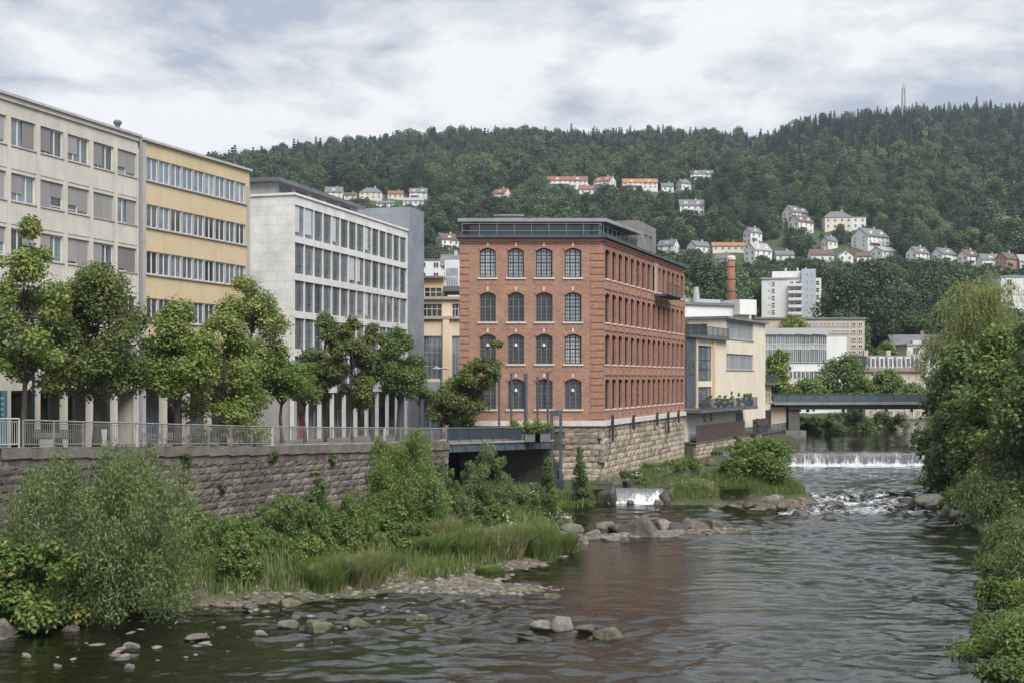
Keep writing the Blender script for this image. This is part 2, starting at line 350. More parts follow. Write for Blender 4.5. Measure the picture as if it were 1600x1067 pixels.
# ---- stone walls made of single blocks
def stone_mat(name, a, b, streak):
    return mat(name, a, b, 1.3, 0.92, 0.8, 9, streak=streak, objrand=0.36)
QUAY = stone_mat('quay_stone', (0.158, 0.138, 0.12), (0.088, 0.075, 0.066), (0.05, 0.045, 0.036))
MORT = mat('old_mortar', (0.075, 0.066, 0.055), (0.11, 0.1, 0.08), 3, 0.95, 0.4, 20)
def block_mesh(w, h, dp, seed, m):
    """rock-faced block: front at y=0 bulging to -y, back at y=dp"""
    r = random.Random(seed); V = []; Fc = []; nx, nz = 4, 3
    for k in range(nz+1):
        for i in range(nx+1):
            u, v = i/nx, k/nz; e = min(u, 1-u, 1)*min(v, 1-v, 1)
            y = r.uniform(.02, .05) if e == 0 else -r.uniform(-.015, 0.045)
            V.append((u*w+(0 if e == 0 else r.uniform(-.04, .04)), y, v*h+(r.uniform(-.02, .02))))
    for k in range(nz):
        for i in range(nx):
            q = k*(nx+1)+i; Fc.append((q, q+1, q+nx+2, q+nx+1))
    ring = [i for i in range(nx+1)]+[(k)*(nx+1)+nx for k in range(1, nz+1)]+[nz*(nx+1)+i for i in range(nx-1, -1, -1)]+[k*(nx+1) for k in range(nz-1, 0, -1)]
    b0 = len(V)
    for i in ring: V.append((V[i][0], dp, V[i][2]))
    for j in range(len(ring)):
        a_, c_ = ring[j], ring[(j+1) % len(ring)]; Fc.append((a_, b0+j, b0+(j+1) % len(ring), c_))
    me = bpy.data.meshes.new('stone_block'); me.from_pydata(V, [], Fc); me.materials.append(m); me.update(); return me
def block_wall(root, F, L_, zb, zt, ch, wmin, wmax, m, seed, budget, vis=None, name='stone_block'):
    """courses of single blocks on the face plane of F (y=0), as children of root; the rest past the budget as one stuff part. zb(u), zt(u): bottom and top"""
    r = random.Random(seed); ws = [lerp(wmin, wmax, k/5) for k in range(6)]
    protos = {(k, j): block_mesh(ws[k]-0.02, ch-0.02, 0.3, seed*100+k*7+j, m) for k in range(6) for j in range(3)}
    base = Matrix.Translation(-root.location) @ F
    z = max(zt(0), zt(L_))-ch; row = 0; cand = []
    while z > min(zb(0), zb(L_))-ch:
        u = -r.uniform(0, wmin)
        while u < L_:
            k = r.randrange(6); um = u+ws[k]/2
            if z+ch <= zt(um)+0.03 and z+ch > zb(um) and u > -wmin*0.7 and u+ws[k] < L_+wmin*0.5:
                cand.append((u, z, k, r.randrange(3), vis(um, z) if vis else 1.0))
            u += ws[k]
        z -= ch; row += 1
    cand.sort(key=lambda c: -c[4])
    for u, z, k, j, _ in cand[:budget]:
        inst(name, protos[(k, j)], root, base @ Matrix.Translation((u+0.01, r.uniform(-.02, .02), z+0.01)))
    rest = cand[budget:]
    if rest:
        V = []; Fc = []
        for u, z, k, j, _ in rest:
            me = protos[(k, j)]; o = len(V); M = base @ Matrix.Translation((u+0.01, 0, z+0.01))
            V += [tuple(M @ v.co) for v in me.vertices]; Fc += [tuple(o+i for i in p.vertices) for p in me.polygons]
        me = bpy.data.meshes.new('stone_courses'); me.from_pydata(V, [], Fc); me.materials.append(m)
        o = bpy.data.objects.new('stone_courses', me); COL.objects.link(o); o.parent = root; tag(o, kind='stuff')
ROOTQ = thing('quay_wall', 'old grey stone block quay wall below the long railing', 'quay wall', (wallX(72), 72, 0))
conc = mat('stained_concrete', (0.21, 0.205, 0.195), (0.15, 0.145, 0.135), 0.9, 0.9, 0.3, 25, streak=(0.07, 0.065, 0.055))
cope = mat('coping_stone', (0.165, 0.152, 0.135), (0.10, 0.092, 0.078), 1.5, 0.92, 0.5, 14, streak=(0.07, 0.062, 0.05))
mbk = MB(); n = 0
segs = [((wallX(56), 56), (wallX(72), 72)), ((wallX(72), 72), (wallX(87), 87)), ((wallX(87), 87), (-5.3, 91.5))]
for a, b in segs:
    F, Ls = Fr(a, b); n += 1
    mbk.box(0, Ls, 0.06, 1.2, -0.5, min(zs(a[1]), zs(b[1]))-0.12, F)
    if n < 3:
        block_wall(ROOTQ, F, Ls, lambda u: 0.4, lambda u, a=a, b=b, Ls=Ls: lerp(zs(a[1]), zs(b[1]), u/Ls)-0.42, 0.40, 0.38, 1.05, QUAY, n+3, 165 if n == 1 else 130,
               lambda u, z, F=F, n=n: (1.0/(F @ Vector((u, 0, z))).y)*(1.0 if z > 0.9 else 0.6)*(1.0 if not (n == 1 and u < 5.5) else 0.3))
    else: block_wall(ROOTQ, F, Ls, lambda u: 0.4, lambda u: zs(89)-0.42, 0.46, 0.6, 1.1, QUAY, 9, 40)
    k = int(Ls/1.6)
    for i in range(k):
        c = MB(); u0, u1 = Ls*i/k+0.012, Ls*(i+1)/k-0.012; za = lerp(zs(a[1]), zs(b[1]), (i+.5)/k)
        c.box(u0, u1, -0.12, 0.55, za-0.40, za+0.10, F); c.build('coping_stone', cope, ROOTQ)
        for q in (0, 1): c = MB(); um = lerp(u0, u1, .45+.1*(i % 2)); c.box(u0 if q == 0 else um+.012, um-.012 if q == 0 else u1, -.005, .3, za-0.86, za-0.402, F); c.build('top_course_stone', QUAY, ROOTQ)
mbk.build('core', MORT, ROOTQ)
ROOTC = thing('concrete_wall', 'stained grey concrete river wall at the far left under the white railing', 'wall', (wallX(50), 50, 0))
F, Ls = Fr((wallX(34), 34), (wallX(56)-0.05, 55.9))
cb = MB(); cb.poly([(0, 0, -0.5), (Ls, 0, -0.5), (Ls, 0, zs(56)-.06), (0, 0, zs(34)-.06)], M=F); cb.poly([(0, 0, zs(34)-.06), (Ls, 0, zs(56)-.06), (Ls, 1, zs(56)-.06), (0, 1, zs(34)-.06)], M=F)
cb.poly([(Ls, 0, -0.5), (Ls, 1, -0.5), (Ls, 1, zs(56)-.06), (Ls, 0, zs(56)-.06)], M=F); cb.poly([(0, 0, -0.5), (0, 0, zs(34)-.06), (0, 1, zs(34)-.06), (0, 1, -0.5)], M=F)
cb.build('wall_face', conc, ROOTC)
cb = MB(); cb.poly([(0, -.1, zs(34)-.05), (Ls, -.1, zs(56)-.05), (Ls, -.1, zs(56)+.15), (0, -.1, zs(34)+.15)], M=F); cb.poly([(0, -.1, zs(34)+.15), (Ls, -.1, zs(56)+.15), (Ls, .6, zs(56)+.15), (0, .6, zs(34)+.15)], M=F)
cb.build('coping', cope, ROOTC)
# ---------------------------------------------------------------- buildings
def arc_pts(u0, u1, v1, a, n=8):
    """points of a segmental arch from (u0, v1-a) over the crown (v1) to (u1, v1-a)"""
    return [(lerp(u0, u1, i/n), v1-a+a*(1-(2*i/n-1)**2)) for i in range(n+1)]
def facade(mb, F, w_, z0, z1, cols, rows, reveal=0.25, arch=0.0, mi=0, mr=0, skip=()):
    """wall sheet in frame F with recessed openings cols x rows"""
    def q(pts, m=mi): mb.poly([F @ Vector((u, 0, v)) for u, v in pts], m, [(u, v) for u, v in pts])
    u = 0
    for i, (a, b) in enumerate(cols):
        if a > u+1e-4: q([(u, z0), (a, z0), (a, z1), (u, z1)])
        u = b; v = z0
        rr = [r for j, r in enumerate(rows) if (i, j) not in skip]
        low = [(a, z0), (b, z0)]
        for (c, d) in sorted(rr):
            # band below this opening (its lower edge may be the arch of the one below)
            q(low+[(b, c), (a, c)])
            tp = arc_pts(a, b, d, arch) if arch else [(a, d), (b, d)]
            for (s, t) in zip(tp[:-1], tp[1:]):
                mb.poly([F @ Vector(p) for p in ((s[0], 0, s[1]), (t[0], 0, t[1]), (t[0], reveal, t[1]), (s[0], reveal, s[1]))], mr, [(s[0], s[1]), (t[0], t[1]), (t[0], t[1]+reveal), (s[0], s[1]+reveal)])
            hs = d-arch
            for (uu, k) in ((a, 1), (b, -1)):
                pts = [(uu, 0, c), (uu, 0, hs), (uu, reveal, hs), (uu, reveal, c)]
                mb.poly([F @ Vector(p) for p in (pts if k > 0 else pts[::-1])], mr, [(p[1]+uu, p[2]) for p in (pts if k > 0 else pts[::-1])])
            mb.poly([F @ Vector(p) for p in ((a, 0, c), (a, reveal, c), (b, reveal, c), (b, 0, c))], mr, [(a, c), (a, c+.2), (b, c+.2), (b, c)])
            low = tp
        q(low+[(b, z1), (a, z1)])
    if u < w_-1e-4: q([(u, z0), (w_, z0), (w_, z1), (u, z1)])
def shell(mb, F, w_, dp, z0, z1, mi=0, left=True, right=True):
    """the other three walls and the top of a box building"""
    def q(p, uv): mb.poly([F @ Vector(a) for a in p], mi, uv)
    if right: q([(w_, 0, z0), (w_, dp, z0), (w_, dp, z1), (w_, 0, z1)], [(0, z0), (dp, z0), (dp, z1), (0, z1)])
    if left: q([(0, dp, z0), (0, 0, z0), (0, 0, z1), (0, dp, z1)], [(0, z0), (dp, z0), (dp, z1), (0, z1)])
    q([(w_, dp, z0), (0, dp, z0), (0, dp, z1), (w_, dp, z1)], [(0, z0), (w_, z0), (w_, z1), (0, z1)])
    q([(0, 0, z1), (w_, 0, z1), (w_, dp, z1), (0, dp, z1)], [(0, 0), (w_, 0), (w_, dp), (0, dp)])

def glass(name, cols, rough=0.06, spec=0.9):
    """window glass seen in daylight: dark rooms, a few curtains, mirror-like surface"""
    m, t, b = node_mat(name); nn_ = t.nodes.new; ln = t.links.new
    oi = nn_('ShaderNodeObjectInfo'); r = nn_('ShaderNodeValToRGB'); r.color_ramp.interpolation = 'CONSTANT'
    el = r.color_ramp.elements
    while len(el) < len(cols): el.new(0.5)
    for i, c in enumerate(cols): el[i].position = i/len(cols); el[i].color = (*c, 1)
    ln(oi.outputs['Random'], r.inputs[0])
    tcn = nn_('ShaderNodeTexCoord'); no = nn_('ShaderNodeTexNoise'); no.inputs['Scale'].default_value = 1.1; no.inputs['Detail'].default_value = 2
    ln(tcn.outputs['Object'], no.inputs['Vector'])
    mr = nn_('ShaderNodeMapRange'); ln(no.outputs['Fac'], mr.inputs[0]); mr.inputs[1].default_value = 0.3; mr.inputs[2].default_value = 0.7; mr.inputs[3].default_value = 0.7; mr.inputs[4].default_value = 1.25
    hs = nn_('ShaderNodeHueSaturation'); ln(r.outputs[0], hs.inputs['Color']); ln(mr.outputs[0], hs.inputs['Value']); ln(hs.outputs[0], b.inputs['Base Color'])
    b.inputs['Roughness'].default_value = rough; b.inputs['Specular IOR Level'].default_value = spec; b.inputs['IOR'].default_value = 1.6
    bp = nn_('ShaderNodeBump'); bp.inputs['Strength'].default_value = 0.04; bp.inputs['Distance'].default_value = 0.1; ln(no.outputs['Fac'], bp.inputs['Height']); ln(bp.outputs[0], b.inputs['Normal'])
    return m
G_OFF = glass('office_glass', [(0.05, 0.06, 0.07), (0.09, 0.11, 0.13), (0.03, 0.035, 0.04), (0.14, 0.17, 0.20)], spec=1.0)
G_BLUE = glass('blue_tinted_glass', [(0.13, 0.19, 0.24), (0.10, 0.15, 0.19), (0.17, 0.23, 0.28)], spec=1.0)
G_DK = glass('dark_glass', [(0.012, 0.013, 0.013), (0.02, 0.021, 0.02), (0.03, 0.033, 0.033)], .06, .55)
G_PALE = glass('pale_glass', [(0.30, 0.335, 0.355), (0.25, 0.28, 0.30), (0.36, 0.385, 0.40)])
G_GRN = glass('green_tinted_glass', [(0.095, 0.115, 0.135), (0.14, 0.165, 0.19), (0.06, 0.072, 0.082), (0.11, 0.125, 0.14)], spec=0.9)
G_FAR = glass('far_window_glass', [(0.03, 0.035, 0.04), (0.06, 0.07, 0.08), (0.02, 0.02, 0.025)], 0.15, 0.5)
M_WFR = mat('white_window_frame', (0.62, 0.62, 0.60), (0.52, 0.52, 0.50), 2, 0.5)
M_GFR = mat('grey_window_frame', (0.34, 0.35, 0.36), None, 2, 0.5)
M_DFR = mat('dark_steel_frame', (0.028, 0.036, 0.04), (0.04, 0.048, 0.05), 4, 0.5)
M_STEEL = mat('blue_grey_steel', (0.075, 0.10, 0.125), (0.055, 0.07, 0.085), 2, 0.5, streak=(0.05, 0.05, 0.05))
M_BLIND, _t, _b = node_mat('grey_blind')
_w = _t.nodes.new('ShaderNodeTexWave'); _w.inputs['Distortion'].default_value = 0; _w.wave_type = 'BANDS'; _w.bands_direction = 'Z'; _w.inputs['Scale'].default_value = 4.2
_c = _t.nodes.new('ShaderNodeTexCoord'); _t.links.new(_c.outputs['Object'], _w.inputs['Vector'])
_bp = _t.nodes.new('ShaderNodeBump'); _bp.inputs['Strength'].default_value = 0.8; _bp.inputs['Distance'].default_value = 0.02; _t.links.new(_w.outputs['Fac'], _bp.inputs['Height']); _oi = _t.nodes.new('ShaderNodeObjectInfo'); _rr = _t.nodes.new('ShaderNodeValToRGB'); _rr.color_ramp.elements[0].color = (.15, .145, .145, 1); _rr.color_ramp.elements[1].color = (.27, .26, .255, 1); _t.links.new(_oi.outputs['Random'], _rr.inputs[0]); _t.links.new(_rr.outputs[0], _b.inputs['Base Color'])
_b.inputs['Base Color'].default_value = (0.20, 0.19, 0.185, 1); _b.inputs['Roughness'].default_value = 0.6
M_PALE = mat('pale_window_fitting', (0.50, 0.52, 0.54), (0.40, 0.42, 0.45), 2, 0.7)  # used for the tilted sash panels and the lamp shades

WC = {}
def win_meshes(key, w_, h_, vb, hb, fw, bw, fm, gm, arch=0.0, dp=0.07):
    """frame mesh (+ pane mesh): vb = list of vertical bar positions (0..1), hb horizontal ones; frame in x 0..w, z 0..h, y inward"""
    if key in WC: return WC[key]
    f = MB(); hs = h_-arch
    def top(x): return hs+arch*(1-(2*x/w_-1)**2) if arch else h_
    f.box(0, w_, 0, dp, 0, fw); f.box(0, fw, 0.001, dp, fw, hs); f.box(w_-fw, w_, 0.001, dp, fw, hs)
    if arch:
        pts = arc_pts(0, w_, h_, arch)
        for s, t in zip(pts[:-1], pts[1:]):
            f.poly([(s[0], 0, s[1]-fw), (t[0], 0, t[1]-fw), (t[0], 0, t[1]), (s[0], 0, s[1])]); f.poly([(s[0], 0, s[1]-fw), (s[0], dp, s[1]-fw), (t[0], dp, t[1]-fw), (t[0], 0, t[1]-fw)])
    else: f.box(fw, w_-fw, 0.001, dp, h_-fw, h_)
    for x in vb:
        b_w = bw if not isinstance(x, tuple) else x[1]; xx = (x if not isinstance(x, tuple) else x[0])*w_
        f.box(xx-b_w/2, xx+b_w/2, 0.004, dp, fw, top(xx)-fw*0.5)
    for z in hb:
        b_w = bw if not isinstance(z, tuple) else z[1]; zz = (z if not isinstance(z, tuple) else z[0])*h_
        f.box(fw, w_-fw, 0.008, dp-.003, zz-b_w/2, zz+b_w/2)
    p = MB(); yy = dp*0.55
    p.poly([(0.01, yy, 0.01), (w_-0.01, yy, 0.01)]+[(x, yy, z-0.01) for x, z in (arc_pts(0.01, w_-0.01, h_, arch)[::-1] if arch else [(w_-.01, h_), (.01, h_)])])
    WC[key] = (f.mesh('window', fm), p.mesh('pane', gm)); return WC[key]
def put_win(root, F, u, v, yin, ms, name='window', extra=()):
    o = inst(name, ms[0], root, Matrix.Translation(-root.location) @ F @ Matrix.Translation((u, yin, v)))
    inst('pane', ms[1], o, Matrix.Identity(4))
    for nm, me in extra: inst(nm, me, o, Matrix.Identity(4))
    return o
def box_mesh(name, m, *a):
    b = MB(); b.box(*a); return b.mesh(name, m)

# ---- beige concrete office at the left edge
M_BEIGE = mat('beige_concrete', (0.53, 0.50, 0.445), (0.455, 0.43, 0.385), 0.7, 0.85, 0.15, 30, streak=(0.36, 0.34, 0.30))
M_ALU = mat('aluminium_edge', (0.48, 0.48, 0.47), (0.38, 0.38, 0.37), 1, 0.45, metal=0.3)
M_ROOF = mat('grey_roofing', (0.19, 0.19, 0.195), (0.14, 0.14, 0.145), 0.6, 0.8, 0.1, 30)
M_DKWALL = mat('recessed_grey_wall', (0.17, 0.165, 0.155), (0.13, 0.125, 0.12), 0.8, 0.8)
A0 = (Xp(13, 70), 70); A1 = (Xp(216, 82), 82)
F, LL = Fr(A0, A1); bay = LL/5; NL = 4; F = F @ Matrix.Translation((-NL*bay, 0, 0)); LT = LL+NL*bay
zt = Zp(151, 70); rows = [(Zp(226, 70)-3.2*k, Zp(182, 70)-3.2*k) for k in range(5)]; zg = Zp(607, 70)
base = zs(72)-1.5
R = thing('beige_office_building', 'long beige concrete office block with grey window blinds at the left edge', 'building', (A0[0], A0[1], zs(72)))
mb = MB(); cols = [(i*bay+0.17, (i+1)*bay-0.17) for i in range(9)]
facade(mb, F, LT, zg, zt, cols, rows, 0.22); shell(mb, F, LT, 14, base, zt)
mb.build('wall', M_BEIGE, R)
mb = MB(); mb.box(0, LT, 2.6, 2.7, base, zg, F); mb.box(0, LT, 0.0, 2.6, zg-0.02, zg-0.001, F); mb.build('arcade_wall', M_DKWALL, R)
rnd = random.Random(4)
for i in range(10):
    c = MB(); c.box(i*bay-0.15, i*bay+0.15, -0.07, 0.3, base, zt-0.75, F) if i else c.box(0, 0.15, -0.07, 0.3, base, zt-.75, F); c.build('pillar', M_BEIGE, R)
    if i < 9:
        for (a, b) in rows:
            # spandrel panel below every window, and its sill
            s = MB(); s.box(i*bay+0.17, (i+1)*bay-0.17, -0.035, 0.02, a-1.35, a-0.10, F); s.build('spandrel_panel', M_BEIGE, R)
            s = MB(); s.box(i*bay+0.16, (i+1)*bay-0.16, -0.09, 0.15, a-0.07, a+0.0, F); s.build('window_sill', M_ALU, R)
        if i > 1:
            p = MB(); p.box(i*bay+0.5, (i+1)*bay-0.75, 2.52, 2.6, zs(76), zg-0.35, F); p.build('shop_window', G_DK, R)
            if i % 2: p = MB(); p.box(i*bay+0.2, (i+1)*bay-0.2, 0.05, 0.3, zs(76)-.4, zs(76)+0.95, F); p.build('parapet_panel', M_BEIGE, R)
ww = bay-0.34; wh = rows[0][1]-rows[0][0]
wA = win_meshes('beige', ww, wh, [(1/3, .09), (2/3, .09)], [], 0.08, 0.06, M_WFR, G_OFF)
wB = win_meshes('beige2', ww, wh, [(1/2, .10)], [(0.12, .05)], 0.08, 0.06, M_WFR, G_OFF)
bl_l = [box_mesh('blind', M_BLIND, 0.06, ww*0.49, -0.03, -0.005, wh*k, wh-0.03) for k in (0.02, 0.12, 0.3)]
bl_r = [box_mesh('blind', M_BLIND, ww*0.51, ww-0.06, -0.03, -0.005, wh*k, wh-0.03) for k in (0.02, 0.14, 0.45)]
for i in range(9):
    for j, (a, b) in enumerate(rows):
        ex = []
        if rnd.random() < 0.62: ex.append(('blind', rnd.choice(bl_l)))
        if rnd.random() < 0.55: ex.append(('blind', rnd.choice(bl_r)))
        put_win(R, F, i*bay+0.17, a, 0.13, wB if len(ex) > 1 else wA, extra=ex)
mb = MB(); mb.box(-0.2, LT+0.05, -0.25, 14.2, zt+0.002, zt+0.16, F); mb.build('roof_edge', M_ALU, R)
mb = MB(); mb.box(0, LT, -0.12, 0.05, zt-0.28, zt-0.003, F); mb.build('cornice', M_BEIGE, R)
mb = MB(); mb.tube([F @ Vector((LT+.06, -.16, base)), F @ Vector((LT+.06, -.16, zt+0.1))], 0.11, 8); mb.build('downpipe', mat('zinc_pipe', (0.22, 0.23, 0.24), None, 3, 0.5), R)
p = F @ Vector((LT-0.6, 1.2, zt+.16)); mb = MB(); mb.tube([p, p+Vector((0, 0, .75))], 0.16, 10); mb.tube([p+Vector((0, 0, .62)), p+Vector((0, 0, .8)), p+Vector((0, 0, .95))], [0.2, 0.30, 0.2], 10); mb.build('roof_vent', M_ROOF, R)

# ---- yellow rendered office
M_YEL = mat('yellow_render', (0.52, 0.425, 0.275), (0.47, 0.385, 0.25), 0.6, 0.9, 0.1, 40, streak=(0.45, 0.34, 0.19))
A2 = (Xp(390, 95), 95); F, LL = Fr((A1[0]+.1, A1[1]+.35), A2)
R = thing('yellow_office_building', 'yellow rendered office block with rows of ribbon windows', 'building', (A1[0], A1[1], zs(88)))
base = zs(88)-1; nb = 9; u0 = 0.55; bay = (LL-u0-0.55)/nb
zt = Zp(222, 83); rows = [(Zp(281, 82.8)-3.2*k, Zp(245, 82.8)-3.2*k) for k in range(5)]; zg = rows[-1][0]-1.15
mb = MB(); facade(mb, F, LL, zg, zt, [(u0, LL-0.55)], rows, 0.2); shell(mb, F, LL, 14, base, zt, left=False); mb.build('wall', M_YEL, R)
wA = win_meshes('yel', bay-0.14, rows[0][1]-rows[0][0], [(0.5, .10)], [], 0.07, 0.05, M_WFR, G_BLUE); wB = win_meshes('yel2', bay-0.14, rows[0][1]-rows[0][0], [(0.5, .10)], [], 0.07, 0.05, M_WFR, G_OFF)
for j, (a, b) in enumerate(rows):
    for i in range(nb):
        put_win(R, F, u0+i*bay+0.07, a, 0.10, wA if j == 0 else wB)
        m_ = MB(); m_.box(u0+i*bay-0.07, u0+i*bay+0.07, 0.02, 0.25, a, b, F); m_.build('mullion', M_GFR, R)
    s = MB(); s.box(u0-.05, LL-.5, -0.12, 0.12, a-0.09, a-0.01, F); s.build('window_sill', M_ALU, R)
    s = MB(); s.box(u0, LL-.55, 0.23, 0.3, a, b, F); s.build('window_backing', M_DKWALL, R)
for x in (0.2, LL-0.25):
    p = MB(); p.box(x-.2, x+.2, -0.08, 0.1, base, zt-(1.2 if x > 1 else .05), F); p.build('corner_strip', mat('grey_panel_strip', (0.36, 0.36, 0.35), None, 1, 0.7), R)
mb = MB(); mb.box(-.1, LL+.15, -0.2, 14.2, zt+0.002, zt+0.17, F); mb.build('roof_edge', M_ALU, R)
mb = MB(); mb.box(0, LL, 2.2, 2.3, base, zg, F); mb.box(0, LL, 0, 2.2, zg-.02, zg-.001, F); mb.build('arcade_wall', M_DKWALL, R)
for i in range(6):
    p = MB(); p.box(i*LL/5-.2, i*LL/5+.2, 0, .4, base, zg-.021, F); p.build('pillar', M_BEIGE, R)
for i, (c, y0, y1) in enumerate((('dark', 0, 1), ('white', 0.2, .9), ('dark', 0, 1), ('blue', 0.1, .8))):
    p = MB(); p.box(i*LL/5+.6, i*LL/5+2.1, 2.1, 2.19, zs(88), zs(88)+2.6, F); p.build('shop_window', G_DK if c == 'dark' else G_BLUE, R)

# ---- white stone clad office with the grey roof storey
M_WST, t, b = node_mat('white_stone_panels')
def panel_nodes(t, b, c1, c2, cm, bw, bh, off=0.5, mort=0.012, bumpd=0.02, rough=0.75, streak=None):
    nn_ = t.nodes.new; ln = t.links.new
    uv = nn_('ShaderNodeUVMap'); br = nn_('ShaderNodeTexBrick'); ln(uv.outputs[0], br.inputs['Vector'])
    br.inputs['Scale'].default_value = 1; br.inputs['Brick Width'].default_value = bw; br.inputs['Row Height'].default_value = bh; br.inputs['Mortar Size'].default_value = mort
    br.inputs['Color1'].default_value = (*c1, 1); br.inputs['Color2'].default_value = (*c2, 1); br.inputs['Mortar'].default_value = (*cm, 1); br.offset = off
    tcn = nn_('ShaderNodeTexCoord'); no = nn_('ShaderNodeTexNoise'); no.inputs['Scale'].default_value = 0.55; no.inputs['Detail'].default_value = 8; no.inputs['Roughness'].default_value = 0.65; ln(tcn.outputs['Object'], no.inputs['Vector'])
    mr = nn_('ShaderNodeMapRange'); ln(no.outputs['Fac'], mr.inputs[0]); mr.inputs[1].default_value = 0.3; mr.inputs[2].default_value = 0.7; mr.inputs[3].default_value = 0.80; mr.inputs[4].default_value = 1.16
    hs = nn_('ShaderNodeHueSaturation'); ln(br.outputs['Color'], hs.inputs['Color']); ln(mr.outputs[0], hs.inputs['Value']); cur = hs.outputs[0]
    if streak:
        n2_ = nn_('ShaderNodeTexNoise'); n2_.inputs['Scale'].default_value = 0.9; n2_.inputs['Detail'].default_value = 10; n2_.inputs['Roughness'].default_value = 0.75; ln(tcn.outputs['Object'], n2_.inputs['Vector'])
        r2 = nn_('ShaderNodeMapRange'); ln(n2_.outputs['Fac'], r2.inputs[0]); r2.inputs[1].default_value = 0.60; r2.inputs[2].default_value = 0.72; r2.inputs[4].default_value = 0.7
        m2 = nn_('ShaderNodeMix'); m2.data_type = 'RGBA'; ln(r2.outputs[0], m2.inputs['Factor']); ln(cur, m2.inputs['A']); m2.inputs['B'].default_value = (*streak, 1); cur = m2.outputs['Result']
    ln(cur, b.inputs['Base Color']); b.inputs['Roughness'].default_value = rough; b.inputs['Specular IOR Level'].default_value = 0.25
    bp = nn_('ShaderNodeBump'); bp.inputs['Strength'].default_value = 0.6; bp.inputs['Distance'].default_value = bumpd; bp.invert = True
    ln(br.outputs['Fac'], bp.inputs['Height']); ln(bp.outputs[0], b.inputs['Normal'])
panel_nodes(t, b, (0.63, 0.63, 0.615), (0.59, 0.59, 0.58), (0.44, 0.44, 0.43), 1.6, 0.8, streak=(0.57, 0.57, 0.55))
M_DKFR = mat('slate_window_frame', (0.17, 0.19, 0.21), None, 2, .5)
M_WPL = mat('white_trim', (0.64, 0.64, 0.63), (0.56, 0.56, 0.55), 0.8, 0.7, streak=(0.48, 0.48, 0.47))
M_GPN, t, b = node_mat('grey_metal_panels'); panel_nodes(t, b, (0.215, 0.235, 0.265), (0.195, 0.215, 0.245), (0.14, 0.15, 0.165), 2.4, 1.25, 0.5, 0.012, 0.015, 0.5)
M_PENT = mat('dark_grey_metal', (0.10, 0.105, 0.115), (0.13, 0.135, 0.145), 0.5, 0.5)
W0 = (Xp(460, 103), 103); W1 = (Xp(637, 128.7), 128.7); F, LL = Fr(W0, W1); base = zs(115)-1
R = thing('white_office_building', 'white stone clad office block with dark window bands and grey roof storey', 'building', (W0[0], W0[1], zs(110)))
zt = Zp(305, 103); rows = [(Zp(368, 103)-3.2*k, Zp(319.6, 103)-3.2*k) for k in range(5)]; zg = rows[-1][0]-0.55; nb = 14; bay = (LL-0.5)/nb
mb = MB(); facade(mb, F, LL, zg, zt, [(0.1, LL-0.4)], rows, 0.3)
shell(mb, F, LL, 16, zg, zt, right=False); mb.build('wall', M_WST, R)
wA = win_meshes('whi', bay-0.06, rows[0][1]-rows[0][0], [(0.34, .05)], [(0.3, .04)], 0.035, 0.05, M_DKFR, G_GRN, dp=0.05)
cur = [box_mesh('tilted_sash', M_PALE, 0.08, bay*k, -0.012, -0.002, 0.35, rows[0][1]-rows[0][0]-.08) for k in (0.55, 0.8)]  # pale panels standing in for the open tilted sashes
for j, (a, b) in enumerate(rows):
    for i in range(nb):
        ex = [('tilted_sash', cur[(i+j) % 2])] if (i, j) in ((0, 0), (1, 0), (4, 0), (8, 0), (6, 1), (7, 1), (8, 2), (3, 3)) else []
        put_win(R, F, 0.1+i*bay+.03, a, 0.12, wA, extra=ex)
        m_ = MB(); m_.box(0.1+i*bay-0.035, 0.1+i*bay+0.035, -0.03 if i else 0.001, 0.2, a, b, F); m_.build('mullion', M_WPL, R)
    s = MB(); s.box(0.1, LL-.4, 0.31, 0.35, a, b, F); s.build('window_backing', M_DKWALL, R)
    s = MB(); s.box(0, LL-.2, -0.05, 0.0, a-0.58, a-0.02, F); s.build('floor_band', M_WPL, R)
mb = MB(); mb.box(-.12, LL+.1, -0.12, 16, zt+0.002, zt+0.2, F); mb.build('roof_edge', M_WPL, R)
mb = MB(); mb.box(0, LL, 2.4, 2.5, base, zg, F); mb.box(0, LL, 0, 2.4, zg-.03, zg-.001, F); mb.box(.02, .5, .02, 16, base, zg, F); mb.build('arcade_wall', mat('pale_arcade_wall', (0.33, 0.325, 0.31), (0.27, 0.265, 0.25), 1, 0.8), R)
for i in range(11):
    p = MB(); p.box(i*LL/10-.13, i*LL/10+.13, 0.05, .35, base, zg-.031, F); p.build('pillar', M_WPL, R)
M_RED = mat('red_door_paint', (0.42, 0.04, 0.05), None, 2, 0.5)
for i, mm in enumerate((G_GRN, G_OFF, M_RED, G_BLUE, G_DK, G_OFF, G_PALE, G_DK, G_OFF, G_GRN)):
    p = MB(); p.box((i+.2)*LL/10, (i+(.55 if mm is M_RED else .85))*LL/10, 2.32, 2.39, zs(115), zs(115)+2.5, F); p.build('red_door' if mm is M_RED else 'shop_window', mm, R)
